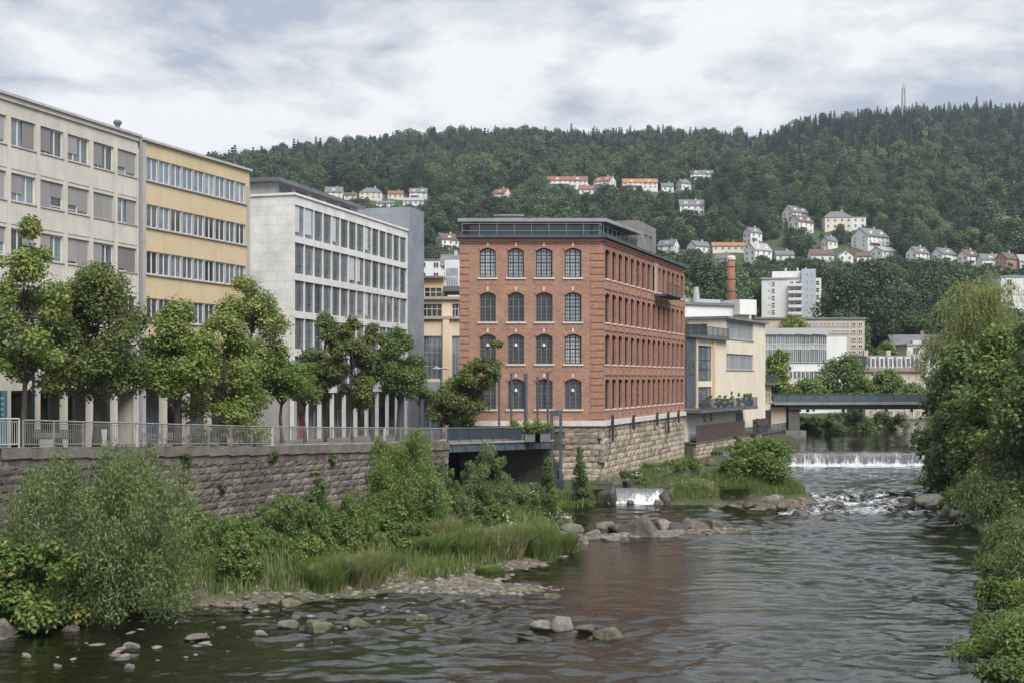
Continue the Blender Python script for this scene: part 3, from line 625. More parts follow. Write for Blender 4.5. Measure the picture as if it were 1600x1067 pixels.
# roof storey: slab, walls, railing line
zp = Zp(285.5, 106.5); mb = MB(); mb.box(0.6, 18.5, 2.2, 14, zt+.2, zp-.32, F); mb.build('roof_storey_wall', mat('grey_cladding', (0.30, 0.305, 0.315), None, .6, .6), R)
mb = MB(); mb.box(0.1, 18.9, 1.5, 14.5, zp-.32, zp, F); mb.build('roof_storey_roof', M_PENT, R)
mb = MB(); mb.box(7, 13, 6, 12, zp+.001, zp+1.3, F); mb.build('plant_room', M_PENT, R)
for i in range(5):
    p = MB(); p.box(1.6+i*3.2, 3.8+i*3.2, 2.1, 2.19, zt+.6, zp-.5, F); p.build('roof_window', G_OFF, R)
tw = MB(); facade(tw, F @ Matrix.Translation((LL+.03, -.25, 0)), 4.3, base, Zp(326, 130), [], [], .1); shell(tw, F @ Matrix.Translation((LL+.03, -.25, 0)), 4.3, 8.2, base, Zp(326, 130)); tw.build('stair_tower', M_GPN, R)
p = F @ Vector((6, 9, zp)); mb = MB(); mb.tube([p, p+Vector((0, 0, 3.9))], [.05, .03], 6); mb.tube([p+Vector((0, 0, 0)), p+Vector((0, 0, .9))], .1, 6); mb.build('antenna', M_PENT, R)

# ---- cream building in the gap
M_CREAM = mat('cream_render', (0.66, 0.55, 0.40), (0.60, 0.50, 0.365), 0.5, 0.85, 0.1, 30, streak=(0.46, 0.40, 0.31))
M_ORAN = mat('apricot_render', (0.60, 0.44, 0.26), (0.55, 0.40, 0.24), 0.6, 0.85)
d = 136; F, LL = Fr((Xp(640, d), d), (Xp(730, d), d)); k = lambda x: Xp(x, d)-Xp(640, d)
R = thing('cream_corner_building', 'cream building with tall gridded windows squeezed between white office and brick mill', 'building', (Xp(690, d), d, zs(d)))
mb = MB(); cols = [(k(659), k(690.5)), (k(706), k(726))]; rows = [(Zp(592, d), Zp(525, d)), (Zp(495, d), Zp(475, d))]
facade(mb, F, LL, zs(d)-1, Zp(467, d), cols, rows, .3); shell(mb, F, LL, 10, zs(d)-1, Zp(467, d)); mb.build('wall', M_CREAM, R)
for c in cols:
    for j, r in enumerate(rows):
        put_win(R, F, c[0], r[0], .18, win_meshes(('cr', j, round(c[1]-c[0], 2)), c[1]-c[0], r[1]-r[0], [.25, .5, .75], [.3, .62, .8] if j == 0 else [.6], .07, .06, M_GFR if j == 0 else M_WFR, G_OFF if j == 0 else G_DK))
for y in (467, 497.5):
    s = MB(); s.box(-.1, LL, -.35, 0.0, Zp(y, d)-.1, Zp(y, d)+.22, F); s.build('cornice', mat('grey_ledge', (0.36, 0.34, 0.31), None, 1, .8) if y == 467 else MATS['grey_ledge'], R)
s = MB(); s.box(k(692), k(702), -.3, .001, zs(d)-1, Zp(498, d), F); s.build('pilaster', M_CREAM, R)
s = MB(); s.box(k(650), k(694), 1.0, 8, Zp(467, d)+.22, Zp(434, d), F); s.build('attic_wall', M_ORAN, R)
s = MB(); s.box(k(646), k(696), .4, 8.5, Zp(434, d)+.002, Zp(431, d), F); s.build('attic_roof', M_ROOF, R)
put_win(R, F, k(662), Zp(464, d), .94, win_meshes('cratt', k(690)-k(662), 1.15, [.33, .66], [.5], .07, .06, M_WFR, G_DK))
s = MB(); s.box(k(693), k(730), -.5, 6, Zp(456, d), Zp(448, d), F); s.build('balcony_slab', M_PENT, R)
s = MB(); s.box(k(694), k(730), 1.2, 6, Zp(448, d), Zp(405, d), F); s.build('upper_wall', M_WPL, R)
s = MB(); s.box(k(697), k(715), 1.1, 1.19, Zp(446, d), Zp(418, d), F); s.build('upper_window', G_PALE, R)
b_ = MB()
for i in range(14): b_.box(k(693)+i*.19, k(693)+i*.19+.03, -.45, -.42, Zp(448, d), Zp(434, d), F)
b_.box(k(693), k(728), -.46, -.40, Zp(434, d), Zp(433, d), F); b_.build('balcony_railing', M_WFR, R)
s = MB(); s.box(k(650), k(730), -1.6, 0.0, Zp(616, d), Zp(611, d), F); s.build('canopy', M_PENT, R)
s = MB(); s.box(k(655), k(728), -1.2, -0.002, Zp(610.9, d), Zp(596, d), F); s.build('canopy_fascia', M_GFR, R)
for i in range(4):
    put_win(R, F, k(657)+i*1.15, zs(d), -.1, win_meshes('crsh', 1.1, 3.3, [.5], [.62], .06, .05, M_GFR, G_BLUE), name='shop_window')

# ---- red brick mill
def brick_mat(name, sat=1.0):
    m, t, b = node_mat(name)
    panel_nodes(t, b, (0.355*sat, 0.20, 0.145), (0.25*sat, 0.135, 0.098), (0.37, 0.275, 0.215), 0.25, 0.075, 0.5, 0.006, 0.008, 0.9, streak=(0.30, 0.195, 0.15)); return m
M_BRK = brick_mat('red_brick')
M_BRK2 = mat('red_brick_trim', (0.355, 0.19, 0.133), (0.27, 0.14, 0.10), 3, 0.9, 0.4, 25)
M_BRK3 = mat('weathered_brick_panel', (0.27, 0.12, 0.085), (0.33, 0.22, 0.18), 4.6, 0.9, 0.5, 20)
M_MFR = mat('grey_green_steel_bars', (0.11, 0.125, 0.13), (0.085, 0.095, 0.10), 4, .5)
M_SILL = mat('pale_sandstone_sill', (0.58, 0.55, 0.50), (0.48, 0.45, 0.41), 2, 0.85)
DB = 100; B0 = (Xp(718, DB), DB); B1 = (Xp(942, DB), DB); B2 = (Xp(1069, 128.3), 128.3)
R = thing('brick_mill', 'four storey red brick mill with arched windows on a stone base', 'mill building', (B1[0], B1[1], 2))
FF, LF = Fr(B0, B1); FS, LS = Fr(B1, B2)
zt = Zp(372, DB); zb = Zp(657, DB); rows = [(Zp(b, DB), Zp(a, DB)) for a, b in ((388, 434), (457, 503), (522, 568.5), (591.5, 639))]
kf = lambda x: Xp(x, DB)-B0[0]
colsF = [(kf(a), kf(b)) for a, b in ((749.5, 774.5), (793.5, 818.7), (837.3, 863.2), (882.5, 908.4))]
nS = 15; bs = (LS-0.5)/nS; colsS = [(0.35+i*bs+.30, 0.35+(i+1)*bs-.30) for i in range(nS)]
mb = MB(); facade(mb, FF, LF, zb, zt, colsF, rows, 0.32, .26); facade(mb, FS, LS, zb, zt, colsS, rows, 0.30, .22)
p1, p2 = Vector((B0[0]-.4, DB+26, 0)), Vector((*B2, 0))
def wq(a, b): mb.poly([(a[0], a[1], zb), (b[0], b[1], zb), (b[0], b[1], zt), (a[0], a[1], zt)], 0, [(0, zb), (10, zb), (10, zt), (0, zt)])
wq(B2, p1); wq(p1, B0)
mb.build('wall', M_BRK, R)
rf = MB(); rf.poly([(B0[0], B0[1], zt-.02), (B1[0], B1[1], zt-.02), (B2[0], B2[1], zt-.02), (p1.x, p1.y, zt-.02)]); rf.build('roof', M_ROOF, R)
pale = {(0, 0), (1, 0), (2, 0), (3, 0), (3, 1), (3, 2)}
wwF = colsF[0][1]-colsF[0][0]; wwS = colsS[0][1]-colsS[0][0]
hbar = [.125, (.26, .045), .385, (.51, .09), .635, (.76, .06), .88]
for i, c in enumerate(colsF):
    for j, r in enumerate(rows):
        g = 'p' if (i, j) in pale else 'd'
        put_win(R, FF, c[0], r[0], .2, win_meshes(('bf', g, j), wwF+.02, r[1]-r[0], [(1/6, .022), (1/3, .11), (.5, .022), (2/3, .11), (5/6, .022)], hbar, .09, .03, M_DFR if g == 'p' else M_MFR, G_PALE if g == 'p' else G_DK, .26))
        s = MB(); s.box(c[0]-.16, c[1]+.16, -.10, .25, r[0]-.14, r[0]-.003, FF); s.build('window_sill', M_SILL, R)
        s = MB(); s.box(c[0]+wwF/2-.075, c[0]+wwF/2+.075, -.07, .0, r[1]+.14, r[1]+.42, FF); s.build('keystone', M_SILL, R)
        a_ = MB(); pts = arc_pts(c[0]-.14, c[1]+.14, r[1]+.24, .27); q2 = arc_pts(c[0]-.0, c[1]+.0, r[1]+.01, .26)
        for s_, t_2, u_, v_ in zip(pts[:-1], pts[1:], q2[:-1], q2[1:]):
            a_.poly([FF @ Vector((p[0], -.05, p[1])) for p in (u_, v_, t_2, s_)]); a_.poly([FF @ Vector(p) for p in ((s_[0], -.05, s_[1]), (t_2[0], -.05, t_2[1]), (t_2[0], 0, t_2[1]), (s_[0], 0, s_[1]))])
        a_.build('window_arch', M_BRK2, R)
        if j < 3:
            s = MB(); s.box(c[0]-.05, c[1]+.05, -.02, .0, r[0]-.60, r[0]-.24, FF); s.build('brick_panel', M_BRK3, R)
        if j > 1 or (i, j) == (2, 1):
            if (i, j) in ((1, 2), (2, 2), (0, 2), (3, 3), (1, 3)):
                lp = MB(); z = r[0]+1.45; x = c[0]+wwF/2
                lp.tube([FF @ Vector((x, .17, z+.26)), FF @ Vector((x, .14, z+.16)), FF @ Vector((x, .11, z)), FF @ Vector((x, .14, z-.1))], [.03, .12, .15, .03], 8); lp.build('lamp_shade', M_PALE, R)
for i, c in enumerate(colsS):
    for j, r in enumerate(rows):
        put_win(R, FS, c[0], r[0], .2, win_meshes(('bs', j), wwS+.02, r[1]-r[0], [(.5, .07)], hbar, .07, .03, M_DFR, G_DK, .22))
        s = MB(); s.box(c[0]-.06, c[1]+.06, -.07, .2, r[0]-.13, r[0]-.003, FS); s.build('window_sill', M_SILL, R)
    s = MB(); s.box(c[1]+.19, c[1]+.41, -.10, .0, zb+.3, zt-.75, FS); s.build('pilaster', M_BRK2, R)
for j, r in enumerate(rows[1:]):
    s = MB(); s.box(.3, LS, -.075, .0, r[1]+.32, r[1]+.50, FS); s.build('string_course', M_BRK2, R)
# quoins: proud brick bands at the corners
for z_i in range(26):
    z = zb+.15+z_i*.565
    if z+.44 > zt-.5: break
    for (a, b, f_) in ((0, .82, FF), (LF-1.02, LF+.02, FF), (-.02, .36, FS)):
        s = MB(); s.box(a, b, -.05, .0, z, z+.45, f_); s.build('quoin', M_BRK2, R)
for i in range(50):
    s = MB(); u = .1+i*(LF-.2)/50; s.box(u, u+.12, -.13, .0, zt-.46, zt-.28, FF); s.build('dentil', M_BRK2, R)
s = MB()
for i in range(100): s.box(.1+i*(LS-.2)/100, .1+i*(LS-.2)/100+.15, -.13, .0, zt-.46, zt-.28, FS)
tag(s.build('dentil_row', M_BRK2, R), kind='stuff')
for f_, l_ in ((FF, LF), (FS, LS)):
    s = MB(); s.box(-.15, l_+.15, -.19, .0, zt-.28, zt-.10, f_); s.build('cornice', M_BRK2, R)
    s = MB(); s.box(-.3, l_+.2, -.42, .5, zt-.02+(.003 if l_ > 20 else 0), zt+.2+(.003 if l_ > 20 else 0), f_); s.build('gutter', M_STEEL, R)
# rooftop storey
pz = Zp(344.5, 102); rfp = [(kf(727), 1.2), (kf(936), 1.2)]
M_PGL = glass('penthouse_glass', [(0.055, 0.065, 0.08)], .08, .8)
P0, P1 = FF @ Vector((kf(731), 2.6, 0)), FF @ Vector((kf(930)+.5, 2.6, 0)); d2 = FS.to_3x3() @ Vector((1, 0, 0)); P2 = P1+d2*9; P3 = P0+Vector((0, 14, 0))
s = MB(); pl = [P0, P1, P2, P3]
for a, b in zip(pl, pl[1:]+pl[:1]): s.poly([(a.x, a.y, zt+.1), (b.x, b.y, zt+.1), (b.x, b.y, pz-.2), (a.x, a.y, pz-.2)])
s.build('roof_storey_wall', M_PGL, R)
o4 = [P0+Vector((-.9, -1.3, 0)), P1+Vector((.5, -1.3, 0)), P2+Vector((1.3, -.3, 0)), P3+Vector((-.9, 1, 0))]
s = MB(); s.poly([(p.x, p.y, pz-.2) for p in o4[::-1]]); s.poly([(p.x, p.y, pz+.08) for p in o4])
for a, b in zip(o4, o4[1:]+o4[:1]): s.poly([(a.x, a.y, pz-.2), (b.x, b.y, pz-.2), (b.x, b.y, pz+.08), (a.x, a.y, pz+.08)])
s.build('roof_storey_roof', mat('grey_roof_slab', (0.27, 0.275, 0.28), (0.2, 0.205, 0.21), .5, .6), R)
s = MB(); s.box(kf(772), kf(818), 5, 9, pz+.081, pz+.75, FF); s.box(kf(770), kf(820), 4.8, 9.2, pz+.75, pz+.85, FF); s.build('roof_light', MATS['grey_roof_slab'], R)
for x in (731, 832, 928):
    s = MB(); s.box(kf(x)-.05, kf(x)+.05, 2.45, 2.58, zt+.1, pz-.2, FF); s.build('mullion', M_STEEL, R)
s = MB()
for z in (.62, 1.2):
    s.box(kf(722), kf(940), .25, .29, zt+z-.02, zt+z+.02, FF); s.box(.2, 11, .4, .44, zt+z-.02, zt+z+.02, FS)
for i in range(9): s.box(kf(722)+i*1.43-.02, kf(722)+i*1.43+.02, .24, .30, zt+.1, zt+1.25, FF); s.box(.3+i*1.3, .34+i*1.3, .39, .45, zt+.1, zt+1.25, FS)
s.build('roof_railing', mat('pale_steel_rail', (0.22, 0.245, 0.27), None, 3, .4, metal=.4), R)
bx0, bx1 = 12.0, 19.0; zx = Zp(343.5, 111)
M_GBX, t, b = node_mat('grey_zinc_cladding'); panel_nodes(t, b, (0.20, 0.195, 0.195), (0.185, 0.182, 0.182), (0.15, .15, .15), .5, 6, 0, .012, .01, .5)
s = MB(); facade(s, FS @ Matrix.Translation((bx0, .25, 0)), bx1-bx0, zt+.05, zx, [(2.6, 3.7), (4.3, 5.4)], [(zt+.3, zx-1.0)], .15); shell(s, FS @ Matrix.Translation((bx0, .25, 0)), bx1-bx0, 2.7, zt+.05, zx); s.build('roof_tower', M_GBX, R)
for u in (2.6, 4.3): put_win(R, FS, bx0+u, zt+.3, .33, win_meshes('rt', 1.1, zx-1.3-zt, [.5], [.5], .06, .05, M_GFR, G_OFF))
# small steel balcony on the river side
s = MB(); ub = 17.2; zbal = rows[0][0]-.25; s.box(ub, ub+6.2, -1.25, -.12, zbal-.06, zbal, FS)
for i in range(6): s.box(ub+i*1.22, ub+i*1.22+.06, -1.2, -.0, zbal-.22, zbal-.061, FS)
s.build('balcony_floor', M_STEEL, R)
s = MB()
for i in range(22): s.box(ub+i*.29, ub+i*.29+.025, -1.24, -1.215, zbal+.002, zbal+1.05, FS)
s.box(ub, ub+6.2, -1.26, -1.2, zbal+1.05, zbal+1.1, FS); s.build('balcony_railing', M_STEEL, R)
s = MB(); s.box(ub+.1, ub+1.5, -.06, .0, zbal, zt-.5, FS); s.build('repaired_patch', mat('pale_render_patch', (0.42, 0.37, 0.33), (0.33, 0.25, 0.21), 1.5, .9), R)
# base: pale band, stone blocks, drain pipes
s = MB(); s.box(kf(745), LF+.25, -.25, .0, zb-.42, zb, FF); s.build('plinth_band', M_SILL, R)
s = MB(); s.box(-.02, LS, -.25, -.002, zb-.42, zb, FS); s.build('plinth_band', M_SILL, R)
M_MST = stone_mat('mill_base_stone', (0.345, 0.295, 0.23), (0.245, 0.205, 0.16), (0.13, 0.11, 0.09))
core = MB(); core.box(0, LF, .04, 1.0, -.5, zb-.43, FF); core.box(0, LS, .04, 1.0, -.5, zb-.43, FS); core.build('base_core', MORT, R)
block_wall(R, FF @ Matrix.Translation((kf(868), -.06, 0)), LF-kf(868)+.05, lambda u: .8, lambda u: zb-.43, .5, .7, 1.45, M_MST, 21, 60)
block_wall(R, FS @ Matrix.Translation((0, -.06, 0)), LS, lambda u: 1.0, lambda u: zb-.43, .5, .7, 1.5, M_MST, 22, 235)
for i, u in enumerate((1.6, 8.3, 17, 21.5, 26.0)):
    s = MB(); q = -.34; zz = zb+(.25 if i else .45); s.box(u-.17, u+.17, q-.12, q+.02, zz-(2.2 if i in (0, 3) else 1.3), zz, FS); s.build('drain_pipe', M_DFR, R)
# ---------------------------------------------------------------- right-hand buildings, bridge, weirs
def u_of(F, x):
    t = (x-800)/FPX; p = F.to_translation(); v = F.to_3x3() @ Vector((1, 0, 0))
    return (t*p.y-p.x)/(v.x-t*v.y)
def uz(F, x, y, yin=0):
    u = u_of(F, x); return u, Zp(y, (F @ Vector((u, yin, 0))).y)
M_STST = stone_mat('river_wall_stone', (0.33, 0.28, 0.215), (0.24, 0.20, 0.155), (0.13, 0.11, 0.09))
M_BRN = mat('brown_fence_boards', (0.085, 0.062, 0.055), (0.06, 0.045, 0.04), 1.5, .8)
M_CR2 = mat('pale_cream_render', (0.66, 0.60, 0.49), (0.59, 0.535, 0.435), 0.5, 0.85, .1, 30, streak=(0.50, 0.44, 0.35))
M_SLATE = mat('slate_blue_panel', (0.085, 0.105, 0.13), (0.07, 0.085, 0.105), 1, .5)
Q0 = (Xp(1071, 129), 129); Q1 = (Xp(1196, 157), 157); F, LL = Fr(Q0, Q1); R = thing('cream_mill_annex', 'cream factory building with roof terrace and planted balcony beyond the brick mill', 'building', (Q0[0], Q0[1], 2))
uc = u_of(F, 1133); zlow = 14.5; zup = 17.05; zbse = 3.4
mb = MB()
c1 = [u_of(F, 1090), u_of(F, 1112)]
wr = [(Zp(577, 146), Zp(553, 146)), (Zp(530, 146), Zp(502.5, 146))]
wu = (uc+.5, u_of(F, 1177))
facade(mb, F, uc, zbse, zlow, [(c1[0], c1[1])], [(Zp(595, 135), Zp(540, 135)), (Zp(640, 135)+.2, Zp(604, 135))], .25)
facade(mb, F @ Matrix.Translation((uc, 0, 0)), LL-uc, zbse, zup, [(wu[0]-uc, wu[1]-uc)], wr, .22)
shell(mb, F, LL, 12, zbse, zlow); FU = F @ Matrix.Translation((uc, 0, 0)); shell(mb, FU, LL-uc, 12, zlow, zup, left=False)
# front wall of the upper storey, facing the terrace
FT = F @ Matrix.Translation((uc, 12, 0)) @ Matrix.Rotation(-math.pi/2, 4, 'Z'); wt = [(12-6.2, 12-2.2)]
facade(mb, FT, 12, zlow, zup, wt, [(zlow+.35, zup-.55)], .2); mb.build('wall', M_CR2, R)
put_win(R, FT, wt[0][0], zlow+.35, .1, win_meshes('ctw', 4.0, zup-.9-zlow, [.25, .5, .75], [.5], .08, .06, M_GFR, G_OFF))
for k, r in enumerate(wr):
    nb = 11; bw_ = (wu[1]-wu[0])/nb
    for i in range(nb): put_win(R, F, wu[0]+i*bw_, r[0], .1, win_meshes(('cup', k), bw_, r[1]-r[0], [(.5, .05)], [(.5, .05)], .07, .05, M_GFR, G_PALE))
    s = MB(); s.box(wu[0]-.1, wu[1]+.1, -.1, .1, r[0]-.12, r[0]-.003, F); s.build('window_sill', M_ALU, R)
put_win(R, F, c1[0], Zp(595, 135), .12, win_meshes('ct1', c1[1]-c1[0], Zp(540, 135)-Zp(595, 135), [.33, .66], [.33, .6], .09, .07, M_DFR, G_OFF))
put_win(R, F, c1[0], Zp(640, 135)+.2, .12, win_meshes('ct2', c1[1]-c1[0], Zp(604, 135)-Zp(640, 135)-.2, [.33, .66], [], .09, .07, M_DFR, G_OFF), name='balcony_door')
s = MB(); s.box(-.05, u_of(F, 1085), -.16, 0, Zp(636, 130), zlow-.02, F); s.build('glazed_bay', M_SLATE, R)
s = MB(); s.box(.5, u_of(F, 1083), -.19, -.161, Zp(585, 131), Zp(545, 131), F); s.build('bay_window', G_OFF, R)
for x in (1087, 1114):
    s = MB(); u = u_of(F, x); s.box(u-.28, u+.28, -.2, 0, Zp(636, 133), zlow-.25, F); s.build('pilaster', M_ORAN, R)
s = MB(); s.box(-.1, uc+.2, -.5, 12, zlow+.002, zlow+.3, F); s.build('terrace_slab', M_PENT, R)
s = MB(); s.box(uc-.3, LL+.3, -.4, 12.4, zup+.002, zup+.28, F); s.build('roof_edge', M_ROOF, R)
def rail_on(root, F, u0, u1, y, z, h=1.05, n=None, m=None, name='railing'):
    s = MB(); n = n or int((u1-u0)/.16)
    for i in range(n+1): u = lerp(u0, u1, i/n); s.box(u-.012, u+.012, y-.012, y+.012, z, z+h-.04, F)
    for zz in (z+.06, z+h-.04): s.box(u0, u1, y-.03, y+.03, zz, zz+.05, F)
    k = max(1, int((u1-u0)/1.8))
    for i in range(k+1): u = lerp(u0, u1, i/k); s.box(u-.03, u+.03, y-.032, y+.032, z, z+h, F)
    return s.build(name, m or M_STEEL, root)
rail_on(R, F, 0, uc, -.4, zlow+.3, name='terrace_railing')
ub = u_of(F, 1160); zbal = 6.85
s = MB(); s.box(-.4, ub, -1.9, -.002, zbal-.35, zbal, F); s.build('balcony_slab', M_PENT, R)
rail_on(R, F, -.4, ub, -1.8, zbal, 1.05, name='balcony_railing')
s = MB(); s.box(0.5, u_of(F, 1145), -.05, 0, zbse, zbal-1.2, F); s.build('lower_wall', M_WPL, R)
for i, x in enumerate((1098, 1108)):
    put_win(R, F, u_of(F, x), zbse+1.9, -.12, win_meshes('clw', .9, 1.1, [.5], [.5], .06, .04, M_WFR, G_OFF))
# brown fence on the river wall, each board its own
u = .2; nf = 0; uf = u_of(F, 1186)
while u < uf:
    if not (u_of(F, 1148) < u < u_of(F, 1161)):
        s = MB(); s.box(u, u+.31, -1.15, -1.11, zbse-.1+(nf % 3)*.01, zbse+1.75+(nf % 2)*.02, F); s.build('fence_board', M_BRN, R)
    u += .34; nf += 1
s = MB(); s.box(u_of(F, 1150), u_of(F, 1160), -.08, 0, zbse, zbse+2.6, F); s.build('gate', M_DKWALL, R)
# annex with small balcony by the bridge
s = MB(); s.box(LL+.02, LL+5, .6, 9, zbse-1, 9.3, F); s.build('annex_wall', M_CREAM, R)
s = MB(); s.box(LL-.3, LL+5.3, -.3, 9, 9.302, 9.55, F); s.build('annex_roof', M_PENT, R); rail_on(R, F, LL-.2, LL+5.2, -.2, 9.55, name='annex_railing')
for i in range(4): put_win(R, F, LL+.5+i*1.1, zbse+.2, .45, win_meshes('anx', .7, 2.4, [], [.6], .07, .05, M_DFR, G_DK))
for i in range(3): put_win(R, F, LL+.7+i*1.4, 6.9, .5, win_meshes('anx2', .8, 1.3, [.5], [], .07, .05, M_WFR, G_DK))
W = thing('river_wall', 'pale rubble stone river wall under the brown fence', 'wall', (Q0[0], Q0[1], 0))
FW = F @ Matrix.Translation((-.3, -1.3, 0)); s = MB(); s.box(0, LL+6, .06, 1.2, -.5, zbse-.1, FW); s.build('core', MORT, W)
block_wall(W, FW, u_of(FW, 1190), lambda u: 1.2, lambda u: zbse-.16, .42, .5, 1.1, M_STST, 31, 130)
s = MB(); s.box(-.1, LL+6, -.06, 1.25, zbse-.16, zbse-.08, FW); s.build('coping', cope, W)
rail_on(W, FW, u_of(FW, 1166), LL+6, .1, zbse-.08, .95)
# potted plants on the balcony get their leaves later
BAL = [(F @ Vector((u_of(F, x), -1.35, zbal)), hh) for x, hh in ((1080, .9), (1090, 1.1), (1104, 1.1), (1115, 1.0), (1126, 1.5), (1137, 1.2), (1149, 1.3), (1155, 1.1))]
TER = [(F @ Vector((u_of(F, 1079), 1.2, zlow+.3)), 1.9)]

# ---- factory chimney and the white workshop behind
d = 172; c0, c1_ = P(1142.5, 500, d), P(1142.5, 404, d); wpx = 13*d/FPX
R = thing('factory_chimney', 'tall round red brick chimney with pale cap', 'chimney', (c0.x, c0.y, c0.z))
s = MB(); s.tube([c0, c1_], [wpx*.54, wpx*.45], 20); s.build('shaft', mat('chimney_brick', (0.30, 0.135, 0.092), (0.22, 0.095, 0.065), 2.5, .9, .4, 20, streak=(.15, .08, .06)), R, True)
s = MB(); s.tube([c1_+Vector((0, 0, -.25)), c1_+Vector((0, 0, .1)), c1_+Vector((0, 0, .35))], [wpx*.53, wpx*.53, wpx*.35], 20); s.build('cap', M_SILL, R)
for i in range(4): s = MB(); z = lerp(c0.z, c1_.z, .25+.2*i); rr = wpx*lerp(.52, .46, .25+.2*i)+.03; s.tube([(c0.x, c0.y, z), (c0.x, c0.y, z+.12)], rr, 20); s.build('iron_band', M_DFR, R)

def pxblock(name, label, cat, x0, x1, yt, yb, d0, d1, dp, wm_, wins=(), roof=None, group=None, fm=None, gm=None, over=.3, rh=.35):
    """flat-roofed block given by its front in the photo; wins: (cols px, rows px, bars)"""
    Fb, l = Fr((Xp(x0, d0), d0), (Xp(x1, d1), d1)); dm = (d0+d1)/2
    Rb = thing(name, label, cat, (Xp((x0+x1)/2, dm), dm, Zp(yb, dm)), group)
    m_ = MB(); zt_, zb_ = Zp(yt, dm), Zp(yb, dm); m_.box(0, l, 0, dp, zb_, zt_, Fb); m_.build('wall', wm_, Rb)
    for wi, (cols_, rows_, vb, hb) in enumerate(wins):
        for (a, b) in cols_:
            ua, ub_ = u_of(Fb, a), u_of(Fb, b)
            for (ra, rb_) in rows_:
                dd = (Fb @ Vector((ua, 0, 0))).y
                put_win(Rb, Fb, ua, Zp(rb_, dm), -.13, win_meshes((name, label, wi, round(ub_-ua, 1), round(rb_-ra, 1)), ub_-ua, Zp(ra, dm)-Zp(rb_, dm), vb, hb, .12, .1, fm or M_WFR, gm or G_FAR, dp=.12))
    if roof:
        m_ = MB(); m_.box(-over, l+over, -over, dp+over, zt_+.002, zt_+rh, Fb); m_.build('roof', roof, Rb)
    return Rb, Fb, l, zb_, zt_
def span(a, b, n, g): w_ = (b-a)/n; return [(a+i*w_+g/2, a+(i+1)*w_-g/2) for i in range(n)]
M_WHT = mat('white_render', (0.68, 0.68, 0.67), (0.60, 0.60, 0.59), .3, .85, streak=(.5, .5, .49))
M_BLG = mat('pale_blue_grey_render', (0.42, 0.46, 0.51), (0.38, 0.42, 0.47), .3, .85)
M_BEI2 = mat('apartment_beige', (0.47, 0.39, 0.30), (0.41, 0.34, 0.26), .3, .85)
M_LGR = mat('light_grey_metal', (0.40, 0.42, 0.44), (0.34, .36, .38), .3, .6)
Rw, Fw, l, zb_, zt_ = pxblock('white_workshop', 'low white workshop with vents and skylight behind the cream factory', 'building', 1066, 1174, 478, 520, 166, 172, 14, M_WHT, [([(1152, 1156), (1160, 1164)], [(486, 490)], [], [])], M_ROOF)
s = MB(); s.box(u_of(Fw, 1145), u_of(Fw, 1171), -1.5, 3, zt_-1.2, zt_+.9, Fw); s.build('roof_box', M_WHT, Rw)
s = MB(); s.box(.5, u_of(Fw, 1140), 2, 7, zt_+.351, zt_+1.0, Fw); s.build('skylight', M_LGR, Rw)
p = Fw @ Vector((u_of(Fw, 1095), 1, zt_+.35)); s = MB(); s.tube([p, p+Vector((0, 0, 2.2))], [.55, .32], 8); s.build('vent_cowl', M_LGR, Rw)
p = Fw @ Vector((u_of(Fw, 1074), 1, zt_+.35)); s = MB(); s.tube([p, p+Vector((0, 0, 1.0))], [.4, .4], 8); s.build('vent_cowl', M_LGR, Rw)

# ---- white tower block
rw = [(440+11*i, 447+11*i) for i in range(6)]
Rt, Ft, l, zb_, zt_ = pxblock('tower_block', 'white high-rise block of flats with balconies against the wooded slope', 'tower block', 1190, 1252, 436, 520, 322, 319.6, 16, M_WHT, [([(1201.5, 1203.5)], [(a+1, b-3) for a, b in rw], [], []), ([(1206, 1211)], rw, [], [(.45, .2)]), ([(1234, 1240.5), (1242.5, 1251)], rw, [.5], [])], M_LGR)
for a, b in rw:
    s = MB(); u0_, u1_ = u_of(Ft, 1232), u_of(Ft, 1253); z = Zp(b+2, 322); s.box(u0_, u1_, -1.3, -.14, z, z+.75, Ft); s.build('balcony', M_WHT, Rt)
s = MB(); s.box(l+.05, l+3.7, -.8, 14, zb_, Zp(422.5, 322), Ft); s.build('stair_tower', M_BLG, Rt)
s = MB(); s.box(u_of(Ft, 1206), l, 2, 14, zt_+.352, Zp(424, 322), Ft); s.build('roof_storey', M_WHT, Rt)
s = MB(); s.box(l+3.72, l+5.1, 1, 12, zb_, Zp(436, 322), Ft); s.build('side_wing', M_WHT, Rt)
for x0, x1, y_, k in ((1260.5, 1262.7, -.86, 0), (1267.5, 1269.7, -.86, 0), (1274.5, 1280.5, .94, 1)):
    for a, b in ([(428, 436)] if not k else [])+rw:
        uu = u_of(Ft, x0); put_win(Rt, Ft, uu, Zp(b-(3 if not k else 0), 322), y_, win_meshes(('tw', k), u_of(Ft, x1)-uu, .75 if not k else 1.2, [], [] if not k else [.5], .1, .1, M_WFR, G_FAR, dp=.1))
for x in (1227, 1246, 1259): s = MB(); p = Ft @ Vector((u_of(Ft, x), 5, Zp(424, 322))); s.tube([p, p+Vector((0, 0, 1.1))], .3, 6); s.build('roof_vent', M_LGR, Rt)

pxblock('long_apartment_block', 'long beige apartment block with dark window rows below the tower block', 'apartment block', 1180, 1351, 499, 590, 248, 248, 14, M_BEI2,
        [(span(1262, 1328, 11, 1.2), [(503.5, 510.5), (515, 521.5)], [.5], []), (span(1329, 1349, 2, 3), [(503.5, 510.5), (515, 521.5), (527, 533), (537.5, 544), (547, 553)], [.5], [])], M_ROOF, fm=M_WFR, gm=G_FAR)
